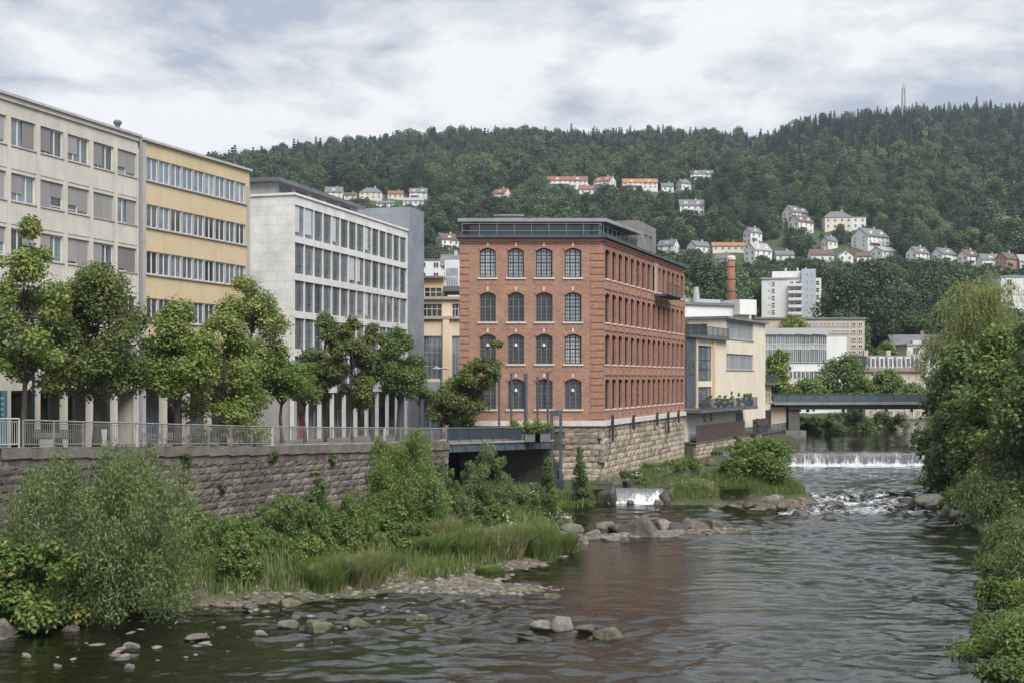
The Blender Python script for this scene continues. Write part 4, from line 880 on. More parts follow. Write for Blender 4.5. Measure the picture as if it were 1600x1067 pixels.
# ---- curved glass office
Rg = thing('curved_glass_office', 'low white office with curved glass front behind the road bridge', 'building', (Xp(1250, 196), 196, Zp(640, 196)))
pts = [(1185, 190), (1212, 192), (1238, 194.5), (1264, 198), (1290, 202.5)]
M_MUL = M_WFR
for (xa, da), (xb, db) in zip(pts[:-1], pts[1:]):
    Fg, l = Fr((Xp(xa, da), da), (Xp(xb, db), db)); dm = (da+db)/2
    s = MB(); s.box(0, l, 0, 8, Zp(645, dm), Zp(523, dm), Fg); s.build('wall', M_WHT, Rg)
    s = MB(); s.box(-.05, l+.05, -.5, 8, Zp(523, dm)+.003, Zp(513, dm), Fg); s.build('roof_fascia', M_LGR, Rg)
    n_ = 4
    for i in range(n_):
        for (a, b, nm) in ((524, 537, 0), (537.3, 545, 1), (545.3, 566, 0)):
            put_win(Rg, Fg, i*l/n_, Zp(b, dm), -.2, win_meshes(('cg', round(l, 1), a), l/n_-.02, Zp(a, dm)-Zp(b, dm)-.02, [.5], [], .06, .06, M_MUL, G_PALE if nm else G_GRN, dp=.15))
        put_win(Rg, Fg, i*l/n_+.1, Zp(591, dm), -.1, win_meshes(('cgl', round(l, 1)), l/n_-.2, Zp(579, dm)-Zp(591, dm), [.5], [], .1, .06, M_WFR, G_FAR, dp=.08))
Fg, l = Fr((Xp(1289, 203), 203), (Xp(1323, 203.5), 203.5)); s = MB(); s.box(0, l, 0, 8, Zp(645, 202), Zp(526, 202), Fg); s.build('side_wall', M_WHT, Rg)
# ---- town houses beyond the bridge
M_MANS = mat('mansard_slate', (0.13, 0.125, 0.13), (0.18, .17, .165), .5, .8)
Rm, Fm, l, zb_, zt_ = pxblock('mansard_apartment_house', 'beige apartment house with mansard roof and dormers beyond the bridge', 'apartment house', 1352, 1446, 578, 660, 232, 232, 12, mat('pale_sand_render', (0.50, 0.43, 0.345), None, .4, .85),
        [(span(1356, 1440, 8, 5), [(596, 607), (618, 629), (640, 650)], [.5], [])], None)
s = MB(); s.box(-.4, l+.4, -.4, .0, zt_-.3, zt_, Fm); s.build('eaves', M_BRK2, Rm)
s = MB(); hz = Zp(556, 232); s.poly([(0, 0, zt_), (l, 0, zt_), (l-.8, 1.6, hz), (.8, 1.6, hz)], M=Fm); s.poly([(.8, 1.6, hz), (l-.8, 1.6, hz), (l-.8, 10.5, hz+.3), (.8, 10.5, hz+.3)], M=Fm); s.poly([(l, 0, zt_), (l, 12, zt_), (l-.8, 10.5, hz+.3), (l-.8, 1.6, hz)], M=Fm); s.poly([(0, 12, zt_), (0, 0, zt_), (.8, 1.6, hz), (.8, 10.5, hz+.3)], M=Fm); s.build('mansard_roof', M_MANS, Rm)
for a, b in span(1358, 1440, 6, 5):
    s = MB(); u0_, u1_ = u_of(Fm, a), u_of(Fm, b); s.box(u0_, u1_, .2, 2.2, zt_+.4, hz-.15, Fm); s.build('dormer', M_WHT, Rm)
    put_win(Rm, Fm, u0_+.2, zt_+.55, .12, win_meshes('dorm', u1_-u0_-.4, hz-zt_-.9, [.5], [], .08, .06, M_WFR, G_FAR, dp=.07))
for x in (1362, 1398, 1430): s = MB(); u = u_of(Fm, x); s.box(u, u+.8, 5, 6, hz, hz+1.2, Fm); s.build('chimney', M_BEI2, Rm)

# ---- road bridge
DBR = 161; R = thing('road_bridge', 'grey steel road bridge with dark girder across the river', 'bridge', (Xp(1240, DBR), DBR, 2))
FB, l = Fr((Xp(1208, DBR), DBR), (Xp(1560, DBR+3), DBR+3)); zd = Zp(629, DBR)
M_BRG = mat('bridge_concrete', (0.26, 0.255, 0.245), (0.20, 0.195, 0.19), .6, .85, .2, 20, streak=(.12, .115, .11))
s = MB(); s.box(0, l, -.5, 9, zd-.25, zd, FB); s.build('deck', M_BRG, R)
for y in (-.1, 3, 6, 8.5): s = MB(); s.box(u_of(FB, 1232), l, y, y+.3, Zp(639.5, DBR), zd-.251, FB); s.build('girder', M_DFR, R)
s = MB()
rail_on(R, FB, 0, l, -.35, zd+.001, 1.1, name='railing', m=M_STEEL)
s = MB(); s.box(.05, l, -.33, -.32, zd+.12, zd+1.0, FB); s.build('railing_panel', mat('mesh_panel', (0.10, 0.14, 0.15), (.08, .11, .12), 2, .6), R)
rail_on(R, FB, 0, l, 8.8, zd+.001, 1.1, name='railing', m=M_STEEL)
up_ = u_of(FB, 1233); s = MB(); s.box(up_, up_+1.5, .2, 8.4, 3.0, Zp(639.5, DBR)-.002, FB); s.build('pier', mat('stained_shaded_pier_concrete', (0.12, 0.117, 0.112), (0.07, 0.068, 0.065), .8, .9, .3, 15, streak=(.035, .033, .03)), R)  # stained concrete, its colour also darkened for the shadow the pier stands in
s = MB(); s.box(up_-.6, up_+2.2, -.4, 9, 1, 3.2, FB); s.build('pier_foot', conc, R)
s = MB(); s.box(-1.5, up_-.2, .6, 8, 1, zd-.552, FB); s.build('abutment', M_BEI2, R)
s = MB(); s.box(u_of(FB, 1362), u_of(FB, 1368), -.36, -.34, zd+.35, zd+.75, FB); s.build('blue_sign', mat('blue_sign_paint', (0.03, 0.14, 0.42), None, 1, .5), R)

# ---- weirs
def fall_mat(name, dark, thr):
    m, t, b = node_mat(name); nn_ = t.nodes.new; ln = t.links.new
    tcn = nn_('ShaderNodeTexCoord'); mp = nn_('ShaderNodeMapping'); mp.inputs['Scale'].default_value = (1.7, 1.7, .22); ln(tcn.outputs['Object'], mp.inputs[0])
    a = nn_('ShaderNodeTexNoise'); a.inputs['Scale'].default_value = 3; a.inputs['Detail'].default_value = 6; a.inputs['Roughness'].default_value = .7; ln(mp.outputs[0], a.inputs['Vector'])
    c = nn_('ShaderNodeTexNoise'); c.inputs['Scale'].default_value = .55; c.inputs['Detail'].default_value = 2; ln(mp.outputs[0], c.inputs['Vector'])
    ad = nn_('ShaderNodeMath'); ad.operation = 'MULTIPLY_ADD'; ln(c.outputs['Fac'], ad.inputs[0]); ad.inputs[1].default_value = .8; ln(a.outputs['Fac'], ad.inputs[2])
    at = nn_('ShaderNodeAttribute'); at.attribute_name = 'foam'; a2 = nn_('ShaderNodeMath'); ln(ad.outputs[0], a2.inputs[0]); ln(at.outputs['Fac'], a2.inputs[1])
    r = nn_('ShaderNodeMapRange'); ln(a2.outputs[0], r.inputs[0]); r.inputs[1].default_value = thr; r.inputs[2].default_value = thr+.28
    mix = nn_('ShaderNodeMix'); mix.data_type = 'RGBA'; ln(r.outputs[0], mix.inputs['Factor']); mix.inputs['A'].default_value = (*dark, 1); mix.inputs['B'].default_value = (.62, .64, .66, 1)
    ln(mix.outputs['Result'], b.inputs['Base Color']); b.inputs['Roughness'].default_value = .25
    bp = nn_('ShaderNodeBump'); bp.inputs['Strength'].default_value = .6; bp.inputs['Distance'].default_value = .1; ln(ad.outputs[0], bp.inputs['Height']); ln(bp.outputs[0], b.inputs['Normal']); return m
def weir(name, label, xa, xb, d, ztop, zbot, m, seed, o_=.5):
    Rw_ = thing(name, label, 'weir', ((xa+xb)/2, d, zbot))
    s = MB(); s.box(xa-.3, xb+.3, d+.25, d+1.0, zbot-1, ztop-.06); s.build('sill', conc, Rw_)
    r = np.random.RandomState(seed); nx = int((xb-xa)/.12); nz = 12; V = []; fo = []
    xs = np.linspace(xa, xb, nx); bul = fbm(xs/1.1+seed, xs*0)
    for k in range(nz+1):
        t = k/nz
        for i, x in enumerate(xs):
            drop = t**1.6; z = lerp(ztop+.05+(bul[i]-.5)*.16, zbot-.05, drop); y = d+.35-(t*o_*(.7+.6*bul[i]))-(.05 if t > .1 else 0)+(r.rand()-.5)*.05*t
            V.append((x, y, z)); fo.append(t*.38+(.25 if t > .85 else 0))
    i = np.arange(nz*nx).reshape(nz, nx)[:, :-1].ravel(); Fc = np.stack([i, i+nx, i+nx+1, i+1], 1)
    V = np.array(V)-np.array(Rw_.location); me = np_mesh('water_curtain', V, Fc, m, True); a = me.attributes.new('foam', 'FLOAT', 'POINT'); a.data.foreach_set('value', np.array(fo, np.float32))
    o = bpy.data.objects.new('water_curtain', me); COL.objects.link(o); o.parent = Rw_; return Rw_
weir('river_weir', 'wide river weir with thin falling water below the road bridge', 23.0, Xp(1500, 132), 132.3, 2.12, .6, fall_mat('falling_water', (.09, .095, .11), 1.12), 3)
weir('small_weir', 'small foaming white weir beside the mill base', 7.4, 11.7, 93.9, 1.62, .5, fall_mat('white_water', (.10, .11, .11), 1.12), 8, 1.1)

# ---- steel footbridge / terrace in front of the mill
R = thing('steel_footbridge', 'blue grey steel footbridge and terrace leading to the brick mill', 'footbridge', (0, 93, 4))
FA, la = Fr((Xp(700, 87), 87), (Xp(866, 98.6), 98.6)); zd0, zd1 = zs(87)+.1, Zp(686, 98.6)
s = MB(); a = FA @ Vector((0, 0, 0)); b = FA @ Vector((la, 0, 0))
top = [(a.x, a.y, zd0), (b.x, b.y, zd1), (b.x, 99.9, zd1), (-5.2, 99.9, zd1), (-5.5, 91, zd0)]
s.poly(top); s.poly([(x, y, z-.14) for x, y, z in top[::-1]])
for p, q in zip(top, top[1:]+top[:1]): s.poly([(p[0], p[1], p[2]-.14), (q[0], q[1], q[2]-.14), q, p])
s.build('deck', mat('deck_boards', (0.30, 0.27, 0.23), (.22, .2, .17), 1, .8), R)
def slope_box(s, u0, u1, y0, y1, h0, h1):
    z = lambda u: lerp(zd0, zd1, u/la)
    c = [(u0, y0, z(u0)+h0), (u1, y0, z(u1)+h0), (u1, y1, z(u1)+h0), (u0, y1, z(u0)+h0), (u0, y0, z(u0)+h1), (u1, y0, z(u1)+h1), (u1, y1, z(u1)+h1), (u0, y1, z(u0)+h1)]
    for f in ((0,3,2,1),(4,5,6,7),(0,1,5,4),(1,2,6,5),(2,3,7,6),(3,0,4,7)): s.poly([c[i] for i in f], M=FA)
for y in (.1, 2.6): s = MB(); slope_box(s, .2, la, y, y+.18, -.72, -.145); s.build('girder', M_STEEL, R)
for i in range(9): s = MB(); u = .6+i*(la-1)/8; slope_box(s, u, u+.1, .0, .09, -.66, -.15); s.build('stiffener', M_STEEL, R)
s = MB(); slope_box(s, 0, la, .04, .1, 1.0, 1.06); s.build('handrail', MATS['pale_steel_rail'], R)
s = MB(); slope_box(s, 0, la, .05, .09, .1, .14); s.build('bottom_rail', M_STEEL, R)
for i in range(11): s = MB(); u = i*(la-.06)/10; slope_box(s, u, u+.06, .03, .11, 0.002, 1.0); s.build('railing_post', M_STEEL, R)
s = MB()
for i in range(110): u = i*la/110; slope_box(s, u, u+.022, .06, .082, .14, 1.0)
tag(s.build('balusters', M_STEEL, R), kind='stuff')
s = MB(); slope_box(s, .1, la-.1, .12, .13, .16, .95); s.build('windscreen', mat('dark_mesh_screen', (0.05, 0.065, 0.085), None, 3, .4), R)
RP = thing('steel_portal', 'dark blue steel portal frame at the mill end of the footbridge', 'portal', (Xp(869, 99), 99, 2))
zt_ = Zp(649, 98.8)
for x in (862, 876):
    s = MB(); q = Xp(x, 98.8); s.box(q-.12, q+.12, 98.5, 98.9, 1.4 if x == 876 else 1.9, zt_); s.build('post', M_STEEL, RP)
s = MB(); s.box(Xp(862, 98.8)-.12, Xp(876, 98.8)+.12, 98.48, 98.92, zt_+.002, zt_+.45); s.build('crossbeam', M_STEEL, RP)
s = MB(); s.poly([(Xp(863, 98.8), 98.7, 4.2), (Xp(863, 98.8), 98.7, 2.0), (Xp(878, 98.8), 98.7, 2.0)]); s.poly([(Xp(863, 98.8), 98.75, 4.2), (Xp(878, 98.8), 98.75, 2.0), (Xp(863, 98.8), 98.75, 2.0)]); s.box(Xp(848, 98.8), Xp(880, 98.8), 97.6, 99.6, 1.3, 2.0); s.build('sluice_block', M_DFR, RP)
for i, (x, y, lab) in enumerate(((780, 584, 'steel mast beside the tree in front of the mill'), (799, 584, 'steel mast below the second mill window column'), (821.5, 585, 'thick steel mast between two ground floor mill windows'), (840, 590, 'steel mast before the third ground floor mill window'), (856, 583, 'steel mast nearest the portal frame'))):
    p0, p1 = P(x, 668, 95.5), P(x, y, 95.5); p0.z = zd1; R = thing('steel_mast', 'slim blue grey '+lab if i != 2 else 'blue grey '+lab, 'mast', p0, 'masts on the mill terrace')
    s = MB(); s.tube([p0, p1], .14 if i == 2 else .085, 8); s.build('pole', M_STEEL, R); s = MB(); s.tube([p0, p0+Vector((0, 0, .08))], .22, 8); s.build('foot_plate', M_STEEL, R)
    s = MB(); s.box(p1.x-.18, p1.x+.18, p1.y-.12, p1.y+.12, p1.z, p1.z+.12); s.build('spotlight', M_PENT, R)
PLANT = [(x, 95.2, zd1) for x in (806, 832, 848)]

# ---- railing on the quay
M_RLW = mat('white_painted_rail', (0.40, 0.39, 0.365), (0.31, 0.30, 0.275), 3, .6, streak=(.3, .24, .18))
M_RLG = mat('galvanised_rail', (0.215, 0.21, 0.20), (0.15, 0.147, 0.142), 3, .55, streak=(.25, .21, .17))
def railing(name, label, pts, hs, m, thick):
    """pts: list of (X, d); hs: height at each point; follows the sloping street"""
    R = thing(name, label, 'railing', (pts[0][0], pts[0][1], zs(pts[0][1])))
    P3 = [Vector((x, d_, zs(d_)+.1)) for x, d_ in pts]; seg = [(a-b).length for a, b in zip(P3[:-1], P3[1:])]; T = sum(seg)
    def at(s_):
        for i, q in enumerate(seg):
            if s_ <= q or i == len(seg)-1: t = s_/q; return P3[i].lerp(P3[i+1], t), lerp(hs[i], hs[i+1], t)
            s_ -= q
    n = int(T/1.75); nodes = [at(T*i/n) for i in range(n+1)]
    for nm, k, r_ in (('top_rail', 1.0, .05), ('upper_rail', .9, .022), ('bottom_rail', .13, .03)):
        s = MB()
        for (p, h), (q, g) in zip(nodes[:-1], nodes[1:]): s.tube([p+Vector((0, 0, h*k)), q+Vector((0, 0, g*k))], r_, 6)
        s.build(nm, m, R)
    bl = MB()
    for i, (p, h) in enumerate(nodes):
        s = MB(); w_ = .085 if i % 6 == thick else .04; s.box(p.x-w_, p.x+w_, p.y-w_, p.y+w_, p.z-.12, p.z+h*(1.0 if w_ < .08 else .97)); s.build('post', M_RLW if w_ > .08 else m, R)
        if i < n:
            q, g = nodes[i+1]
            for k in range(1, 14): t = k/14; c = p.lerp(q, t); hh = lerp(h, g, t); bl.box(c.x-.011, c.x+.011, c.y-.011, c.y+.011, c.z+hh*.13, c.z+hh*.9)
    tag(bl.build('balusters', m, R), kind='stuff')
railing('quay_railing', 'long grey metal railing with thin bars along the quay wall', [(wallX(57.2)-.1, 57.2), (wallX(72)-.1, 72), (wallX(87)-.1, 87)], [1.30, 1.13, 1.0], M_RLG, 4)
railing('white_railing', 'short white painted railing with stout end post at the left edge', [(wallX(46)-.1, 46), (wallX(57.0)-.1, 57.0)], [1.33, 1.36], M_RLW, 6)
# ---------------------------------------------------------------- plants and stones
def leaf_mat(name, c1, c2, c3=None, f3=0.08, trans=0.42, clump=0.5):
    """leaves: two greens by leaf, larger patches by noise, a share c3 of odd leaves (autumn, flowers)"""
    m, t, b = node_mat(name); nn_ = t.nodes.new; ln = t.links.new; o = t.nodes['Material Output']
    g = nn_('ShaderNodeNewGeometry'); tcn = nn_('ShaderNodeTexCoord')
    no = nn_('ShaderNodeTexNoise'); no.inputs['Scale'].default_value = clump; no.inputs['Detail'].default_value = 3; ln(tcn.outputs['Object'], no.inputs['Vector'])
    a = nn_('ShaderNodeMath'); a.operation = 'MULTIPLY_ADD'; ln(no.outputs['Fac'], a.inputs[0]); a.inputs[1].default_value = 1.7; a.inputs[2].default_value = -.62
    a2 = nn_('ShaderNodeMath'); a2.operation = 'MULTIPLY_ADD'; ln(g.outputs['Random Per Island'], a2.inputs[0]); a2.inputs[1].default_value = .42; ln(a.outputs[0], a2.inputs[2])
    mx_ = nn_('ShaderNodeMix'); mx_.data_type = 'RGBA'; ln(a2.outputs[0], mx_.inputs['Factor']); mx_.inputs['A'].default_value = (*c1, 1); mx_.inputs['B'].default_value = (*c2, 1); cur = mx_.outputs['Result']
    if c3:
        n2_ = nn_('ShaderNodeTexNoise'); n2_.inputs['Scale'].default_value = clump*1.6; ln(tcn.outputs['Object'], n2_.inputs['Vector'])
        s_ = nn_('ShaderNodeMath'); s_.operation = 'MULTIPLY_ADD'; ln(g.outputs['Random Per Island'], s_.inputs[0]); s_.inputs[1].default_value = .35; ln(n2_.outputs['Fac'], s_.inputs[2])
        gt = nn_('ShaderNodeMath'); gt.operation = 'GREATER_THAN'; ln(s_.outputs[0], gt.inputs[0]); gt.inputs[1].default_value = .93-f3*2.6
        m3 = nn_('ShaderNodeMix'); m3.data_type = 'RGBA'; ln(gt.outputs[0], m3.inputs['Factor']); ln(cur, m3.inputs['A']); m3.inputs['B'].default_value = (*c3, 1); cur = m3.outputs['Result']
    ln(cur, b.inputs['Base Color']); b.inputs['Roughness'].default_value = .5; b.inputs['Specular IOR Level'].default_value = .35
    tr = nn_('ShaderNodeBsdfTranslucent'); ln(cur, tr.inputs['Color'])
    ms = nn_('ShaderNodeMixShader'); ms.inputs[0].default_value = trans; ln(b.outputs[0], ms.inputs[1]); ln(tr.outputs[0], ms.inputs[2]); ln(ms.outputs[0], o.inputs['Surface']); return m
LM = {
 'maple': leaf_mat('maple_leaves', (0.085, 0.121, 0.039), (0.199, 0.242, 0.072), (0.262, 0.187, 0.072), .02),
 'lime': leaf_mat('bright_maple_leaves', (0.131, 0.187, 0.044), (0.285, 0.352, 0.094), (0.388, 0.352, 0.110), .02),
 'chestnut': leaf_mat('chestnut_leaves', (0.085, 0.138, 0.044), (0.194, 0.264, 0.083), None),
 'bright': leaf_mat('bright_leaves', (0.097, 0.160, 0.037), (0.211, 0.292, 0.075), (0.342, 0.308, 0.088), .01),
 'golden': leaf_mat('golden_green_leaves', (0.13, 0.17, 0.035), (0.25, 0.27, 0.065), None),
 'willow': leaf_mat('willow_leaves', (0.125, 0.171, 0.061), (0.211, 0.264, 0.105), None, clump=.7),
 'willow2': leaf_mat('fresh_willow_leaves', (0.114, 0.176, 0.044), (0.217, 0.292, 0.083), None, clump=.7),
 'weeping': leaf_mat('weeping_willow_leaves', (0.194, 0.231, 0.072), (0.319, 0.363, 0.132), None, clump=.3),
 'shrub': leaf_mat('shrub_leaves', (0.080, 0.127, 0.037), (0.188, 0.253, 0.077), None),
 'flower': leaf_mat('flowering_weed_leaves', (0.078, 0.133, 0.033), (0.185, 0.253, 0.067), (0.62, 0.60, 0.58), .02),
 'grass': leaf_mat('tall_grass', (0.097, 0.154, 0.037), (0.211, 0.275, 0.077), (0.410, 0.352, 0.209), .015, clump=.8),
 'straw': leaf_mat('seeding_grass', (0.137, 0.182, 0.055), (0.285, 0.292, 0.121), (0.456, 0.374, 0.242), .03, clump=.8),
}
M_BARK = mat('grey_brown_bark', (0.075, 0.06, 0.048), (0.045, 0.036, 0.03), 6, .95, .8, 22, stretch=(1, 1, .25))
M_TWIG = mat('brown_twigs', (0.11, 0.085, 0.06), (0.07, 0.055, 0.04), 5, .9)
def unit(v): return v/np.maximum(np.linalg.norm(v, axis=1, keepdims=True), 1e-6)
def leaf_quads(C, Nn, size, asp, r, along=None, jit=.35):
    """one diamond per leaf: centre C, normal Nn, length size, width size*asp"""
    n = len(C); Nn = unit(Nn); a = unit(np.cross(Nn, r.randn(n, 3))) if along is None else unit(along+0.25*r.randn(n, 3)); b = unit(np.cross(Nn, a))
    s = (size*(1-jit+2*jit*r.rand(n)))[:, None] if np.isscalar(size) else size[:, None]
    l = a*s*.5; w_ = b*s*.5*asp
    k = Nn*s*.10
    V = np.stack([C-l, C-l*.1+w_+k, C+l, C-l*.1-w_+k], 1).reshape(-1, 3); Fc = np.arange(4*n).reshape(n, 4); return V, Fc
def clump_leaves(cent, rad, n, r, flat=.75, hollow=.45, jit=.22):
    """n leaf positions in overlapping leaf clumps, denser towards their outsides; normals out and up"""
    k = len(cent); w_ = rad**2; idx = r.choice(k, n, p=w_/w_.sum()); dirs = unit(r.randn(n, 3)); rr = (hollow+(1-hollow)*r.rand(n)**.6)[:, None]
    off = dirs*rr*rad[idx][:, None]; off[:, 2] *= flat
    off += r.randn(n, 3)*rad[idx][:, None]*jit
    nrm = dirs*.55+np.array([0, 0, .65])+r.randn(n, 3)*.45
    return cent[idx]+off, nrm
def limb(mb, a, b, r0, r1, r, sag=.12, n=5, k=6):
    a, b = Vector(a), Vector(b); d_ = b-a; pts = []; c1_ = a+d_*.35+Vector((r.randn()*.06, r.randn()*.06, .16))*d_.length; 
    for i in range(n):
        t = i/(n-1); pts.append(a*(1-t)**2+c1_*2*t*(1-t)+b*t*t)
    mb.tube(pts, [lerp(r0, r1, i/(n-1)) for i in range(n)], k)
def crown_shape(r, H_, R_, th, ncl, shape='egg', low=0.0, lean=(0, 0), rk=1.0, lobes=0):
    if lobes:      # several stools of different height grown together
        C = []; rad = []
        for k in range(lobes):
            q = 6.28*k/lobes+r.rand()*.8; o_ = R_*(.52*r.rand()**.5+.08 if k else 0); f = (.72+.30*r.rand()) if k else 1.0; Rl = R_*(.52+.18*r.rand())
            c, a = crown_shape(r, H_*f, Rl, th, max(6, ncl//lobes+2), 'egg' if k % 2 else shape, low, (r.randn()*.1*R_, 0), rk); c[:, 0] += math.cos(q)*o_*1.15; c[:, 1] += math.sin(q)*o_*.8; C.append(c); rad.append(a)
        return np.vstack(C), np.concatenate(rad)
    """clump centres and radii of a crown between trunk height th and H_"""
    C = []; rad = []; hc = H_-th
    while len(C) < ncl:
        t = r.rand()**1.05*.97
        if shape == 'egg': prof = math.sin(math.pi*min(1, .16+.84*t)**.8)**.75
        elif shape == 'cone': prof = (1-t)**.8*.95+.08
        elif shape == 'dome': prof = math.sqrt(max(0, 1-t*t))*.95+.1
        else: prof = 1
        prof = max(prof, .15); q = r.rand()*2*math.pi; rr = R_*prof*(.35+.65*math.sqrt(r.rand()))*.86
        rc = R_*(.20+.17*r.rand())*(0.75+.5*prof)*rk
        p = np.array([math.cos(q)*rr+lean[0]*t, math.sin(q)*rr+lean[1]*t, th+low+t*(hc-low)-rc*.5])
        C.append(p); rad.append(rc)
    return np.array(C), np.array(rad)
CROWNS = {}
def tree(name, label, base, H_, R_, kind, seed, th=None, ncl=26, nleaf=7000, ls=.30, asp=.75, shape='egg', tr=.16, group=None, cat='tree', lean=(0, 0), low=0.0, crown='crown', multi=1, flat=.75, rk=1.0, along=None, lobes=0):
    r = np.random.RandomState(seed); base = Vector(base); th = H_*.28 if th is None else th
    R = thing(name, label, cat, base, group)
    C, rad = crown_shape(r, H_, R_, th, ncl, shape, low, lean, rk, lobes)
    P_, Nn = clump_leaves(C, rad, nleaf, r, flat)
    V, Fc = leaf_quads(P_, Nn, ls, asp, r, None if along is None else np.array(along)+.75*r.randn(len(P_), 3))
    tm = MB()
    ax = lambda z: Vector((lean[0]*max(0, (z-th*.5)/H_), lean[1]*max(0, (z-th*.5)/H_), z))
    if multi == 1:
        nz = 6; tm.tube([ax(z)+Vector((r.randn()*.03, r.randn()*.03, 0)) for z in np.linspace(-.3, H_*.8, nz)], [tr*(1.25 if i == 0 else 1)*(1-.8*i/(nz-1)) for i in range(nz)], 8)
        order = np.argsort(-rad)[:min(len(C), 22)]
        for i in order:
            c = C[i]; z0 = max(th*.75, c[2]-(abs(c[0])+abs(c[1]))*.75-.3); z0 = min(z0, H_*.72); limb(tm, ax(z0), c, tr*.42*(1-.6*z0/H_), tr*.08, r, k=5)
    else:
        order = np.argsort(-rad)[:max(multi, min(len(C), 16))]
        for i in order: limb(tm, (r.randn()*.25*R_*.3, r.randn()*.25*R_*.3, -.2), C[i], tr*(.5+.5*r.rand()), tr*.12, r, k=5)
    o = bpy.data.objects.new(crown, np_mesh(crown, V, Fc, LM[kind])); COL.objects.link(o); o.parent = R
    t_o = bpy.data.objects.new('trunk' if multi == 1 else 'stems', tm.mesh('trunk', M_BARK if multi == 1 else M_TWIG, smooth=True)); COL.objects.link(t_o); t_o.parent = R
    return R
def ptree(name, label, x, yb, yt, wpx, d, kind, seed, **kw):
    """tree or bush given by its extent in the photo and its distance"""
    z0 = kw.pop('z', None); b = P(x, yb, d)
    if z0 is not None: b.z = z0
    return tree(name, label, b, Zp(yt, d)-b.z, wpx/2*d/FPX, kind, seed, **kw)

# ---- street trees behind the railing
ST = [ # x, top, width, d, kind, label, kw
 (38, 330, 128, 62, 'lime', 'thin leafed slender young tree before the beige office, nearest the left edge', dict(rk=.84, ncl=51, nleaf=14080, ls=0.192, tr=.17, th=3.7)),
 (152, 402, 172, 66, 'maple', 'broad dark maple with rusty leaf tips before the beige office', dict(rk=.84, ncl=69, nleaf=31616, ls=0.176, tr=.26, th=3.7)),
 (277, 465, 122, 69, 'lime', 'rounded yellow green maple before the yellow office', dict(rk=.84, ncl=51, nleaf=23104, ls=0.176, tr=.24, th=3.7)),
 (350, 480, 140, 72, 'lime', 'leafy light green maple drooping over the railing', dict(rk=.84, ncl=54, nleaf=23104, ls=0.176, tr=.2, th=1.0)),
 (392, 412, 122, 82, 'lime', 'tall light green maple between yellow and white offices', dict(rk=.84, ncl=45, nleaf=19456, ls=0.184, tr=.2, th=4.5)),
 (440, 545, 92, 82, 'bright', 'low fresh green tree before the white gable', dict(rk=.84, ncl=38, nleaf=15808, ls=0.160, tr=.15, th=3.5)),
 (476, 560, 60, 88, 'bright', 'small round green tree left of the rusty maples', dict(rk=.84, ncl=23, nleaf=8512, ls=0.160, tr=.13, th=3.5)),
 (508, 487, 76, 92, 'maple', 'rusty topped maple before the white office columns', dict(rk=.84, ncl=38, nleaf=17024, ls=0.176, tr=.15, th=3.7)),
 (548, 492, 74, 89, 'maple', 'dark twin stemmed maple at the middle of the white office', dict(rk=.84, ncl=38, nleaf=17024, ls=0.176, tr=.17, th=3.1)),
 (582, 505, 62, 95, 'maple', 'slim maple with bare lower stem before the white office', dict(rk=.84, ncl=26, nleaf=10214, ls=0.176, tr=.12, th=5.1)),
 (622, 510, 82, 95, 'chestnut', 'rounded dark green tree at the grey end of the white office', dict(rk=.84, ncl=41, nleaf=18240, ls=0.160, tr=.14, th=4.3)),
 (655, 600, 50, 100, 'chestnut', 'sparse small tree before the cream building', dict(rk=.84, ncl=12, nleaf=2188, ls=0.152, tr=.11, th=3.7)),
]
for i, (x, yt, wd_, d, kind, lab, kw) in enumerate(ST):
    ptree('street_tree', lab, x, 690, yt, wd_, d, kind, 100+i, z=zs(d), group='trees along the promenade', **kw)
ptree('leaning_tree', 'leaning dark tree in front of the brick mill terrace', 702, 690, 528, 95, 96, 'maple', 140, z=zs(96), ncl=34, nleaf=15000, ls=.2, tr=.2, th=2.0, rk=.75, lean=(4.0, 0), group='trees along the promenade')
ptree('terrace_tree', 'small dark tree on the terrace below the mill windows', 722, 690, 575, 60, 97.5, 'maple', 141, z=zs(97), ncl=14, nleaf=3000, ls=.26, tr=.12, th=1.6, group='trees along the promenade')

# ---- left bank shrubs (base on the bank)
def bank(name, label, x, d, yt, wpx, kind, seed, **kw):
    X = Xp(x, d); z = max(gz(X, d), 0.0)-.05; kw.setdefault('multi', 6); kw.setdefault('cat', 'bush'); kw.setdefault('th', .2); kw.setdefault('shape', 'dome'); kw.setdefault('tr', .07); kw.setdefault('crown', 'foliage'); kw.setdefault('flat', .9); kw.setdefault('lobes', 5 if kw.get('ncl', 20) >= 24 and kw.get('shape') != 'cone' else 0)
    return tree(name, label, (X, d, z), Zp(yt, d)-z, wpx/2*d/FPX, kind, seed, **kw)
W_ = dict(ls=.19, asp=.30, rk=.62, flat=1.7, along=(0, 0, 1))
bank('willow_bush', 'big grey green willow bush in front of the concrete wall', 165, 52.5, 690, 330, 'willow', 201, ncl=190, nleaf=60000, shape='egg', **W_)
bank('leafy_bush', 'dense bright green bush at the lower left edge', 55, 50, 835, 215, 'bright', 202, ncl=40, nleaf=16000, ls=.22, asp=.6)
bank('willow_bush', 'grey willow sprouts reaching the railing right of the big willow', 215, 56.5, 688, 140, 'willow', 203, ncl=46, nleaf=10000, **W_)
bank('climbing_shrub', 'bright climbing shrub against the quay wall right of the big willow', 287, 60, 760, 42, 'bright', 204, ncl=30, nleaf=3800, ls=.22, asp=.6, shape='egg')
bank('leafy_bush', 'low broad green bush at the foot of the quay wall', 350, 61.5, 795, 130, 'bright', 205, ncl=30, nleaf=9000, ls=.20, asp=.55)
bank('leafy_bush', 'green waterside bush right of the big willow', 385, 57.2, 848, 95, 'shrub', 206, ncl=26, nleaf=8000, ls=.18, asp=.5)
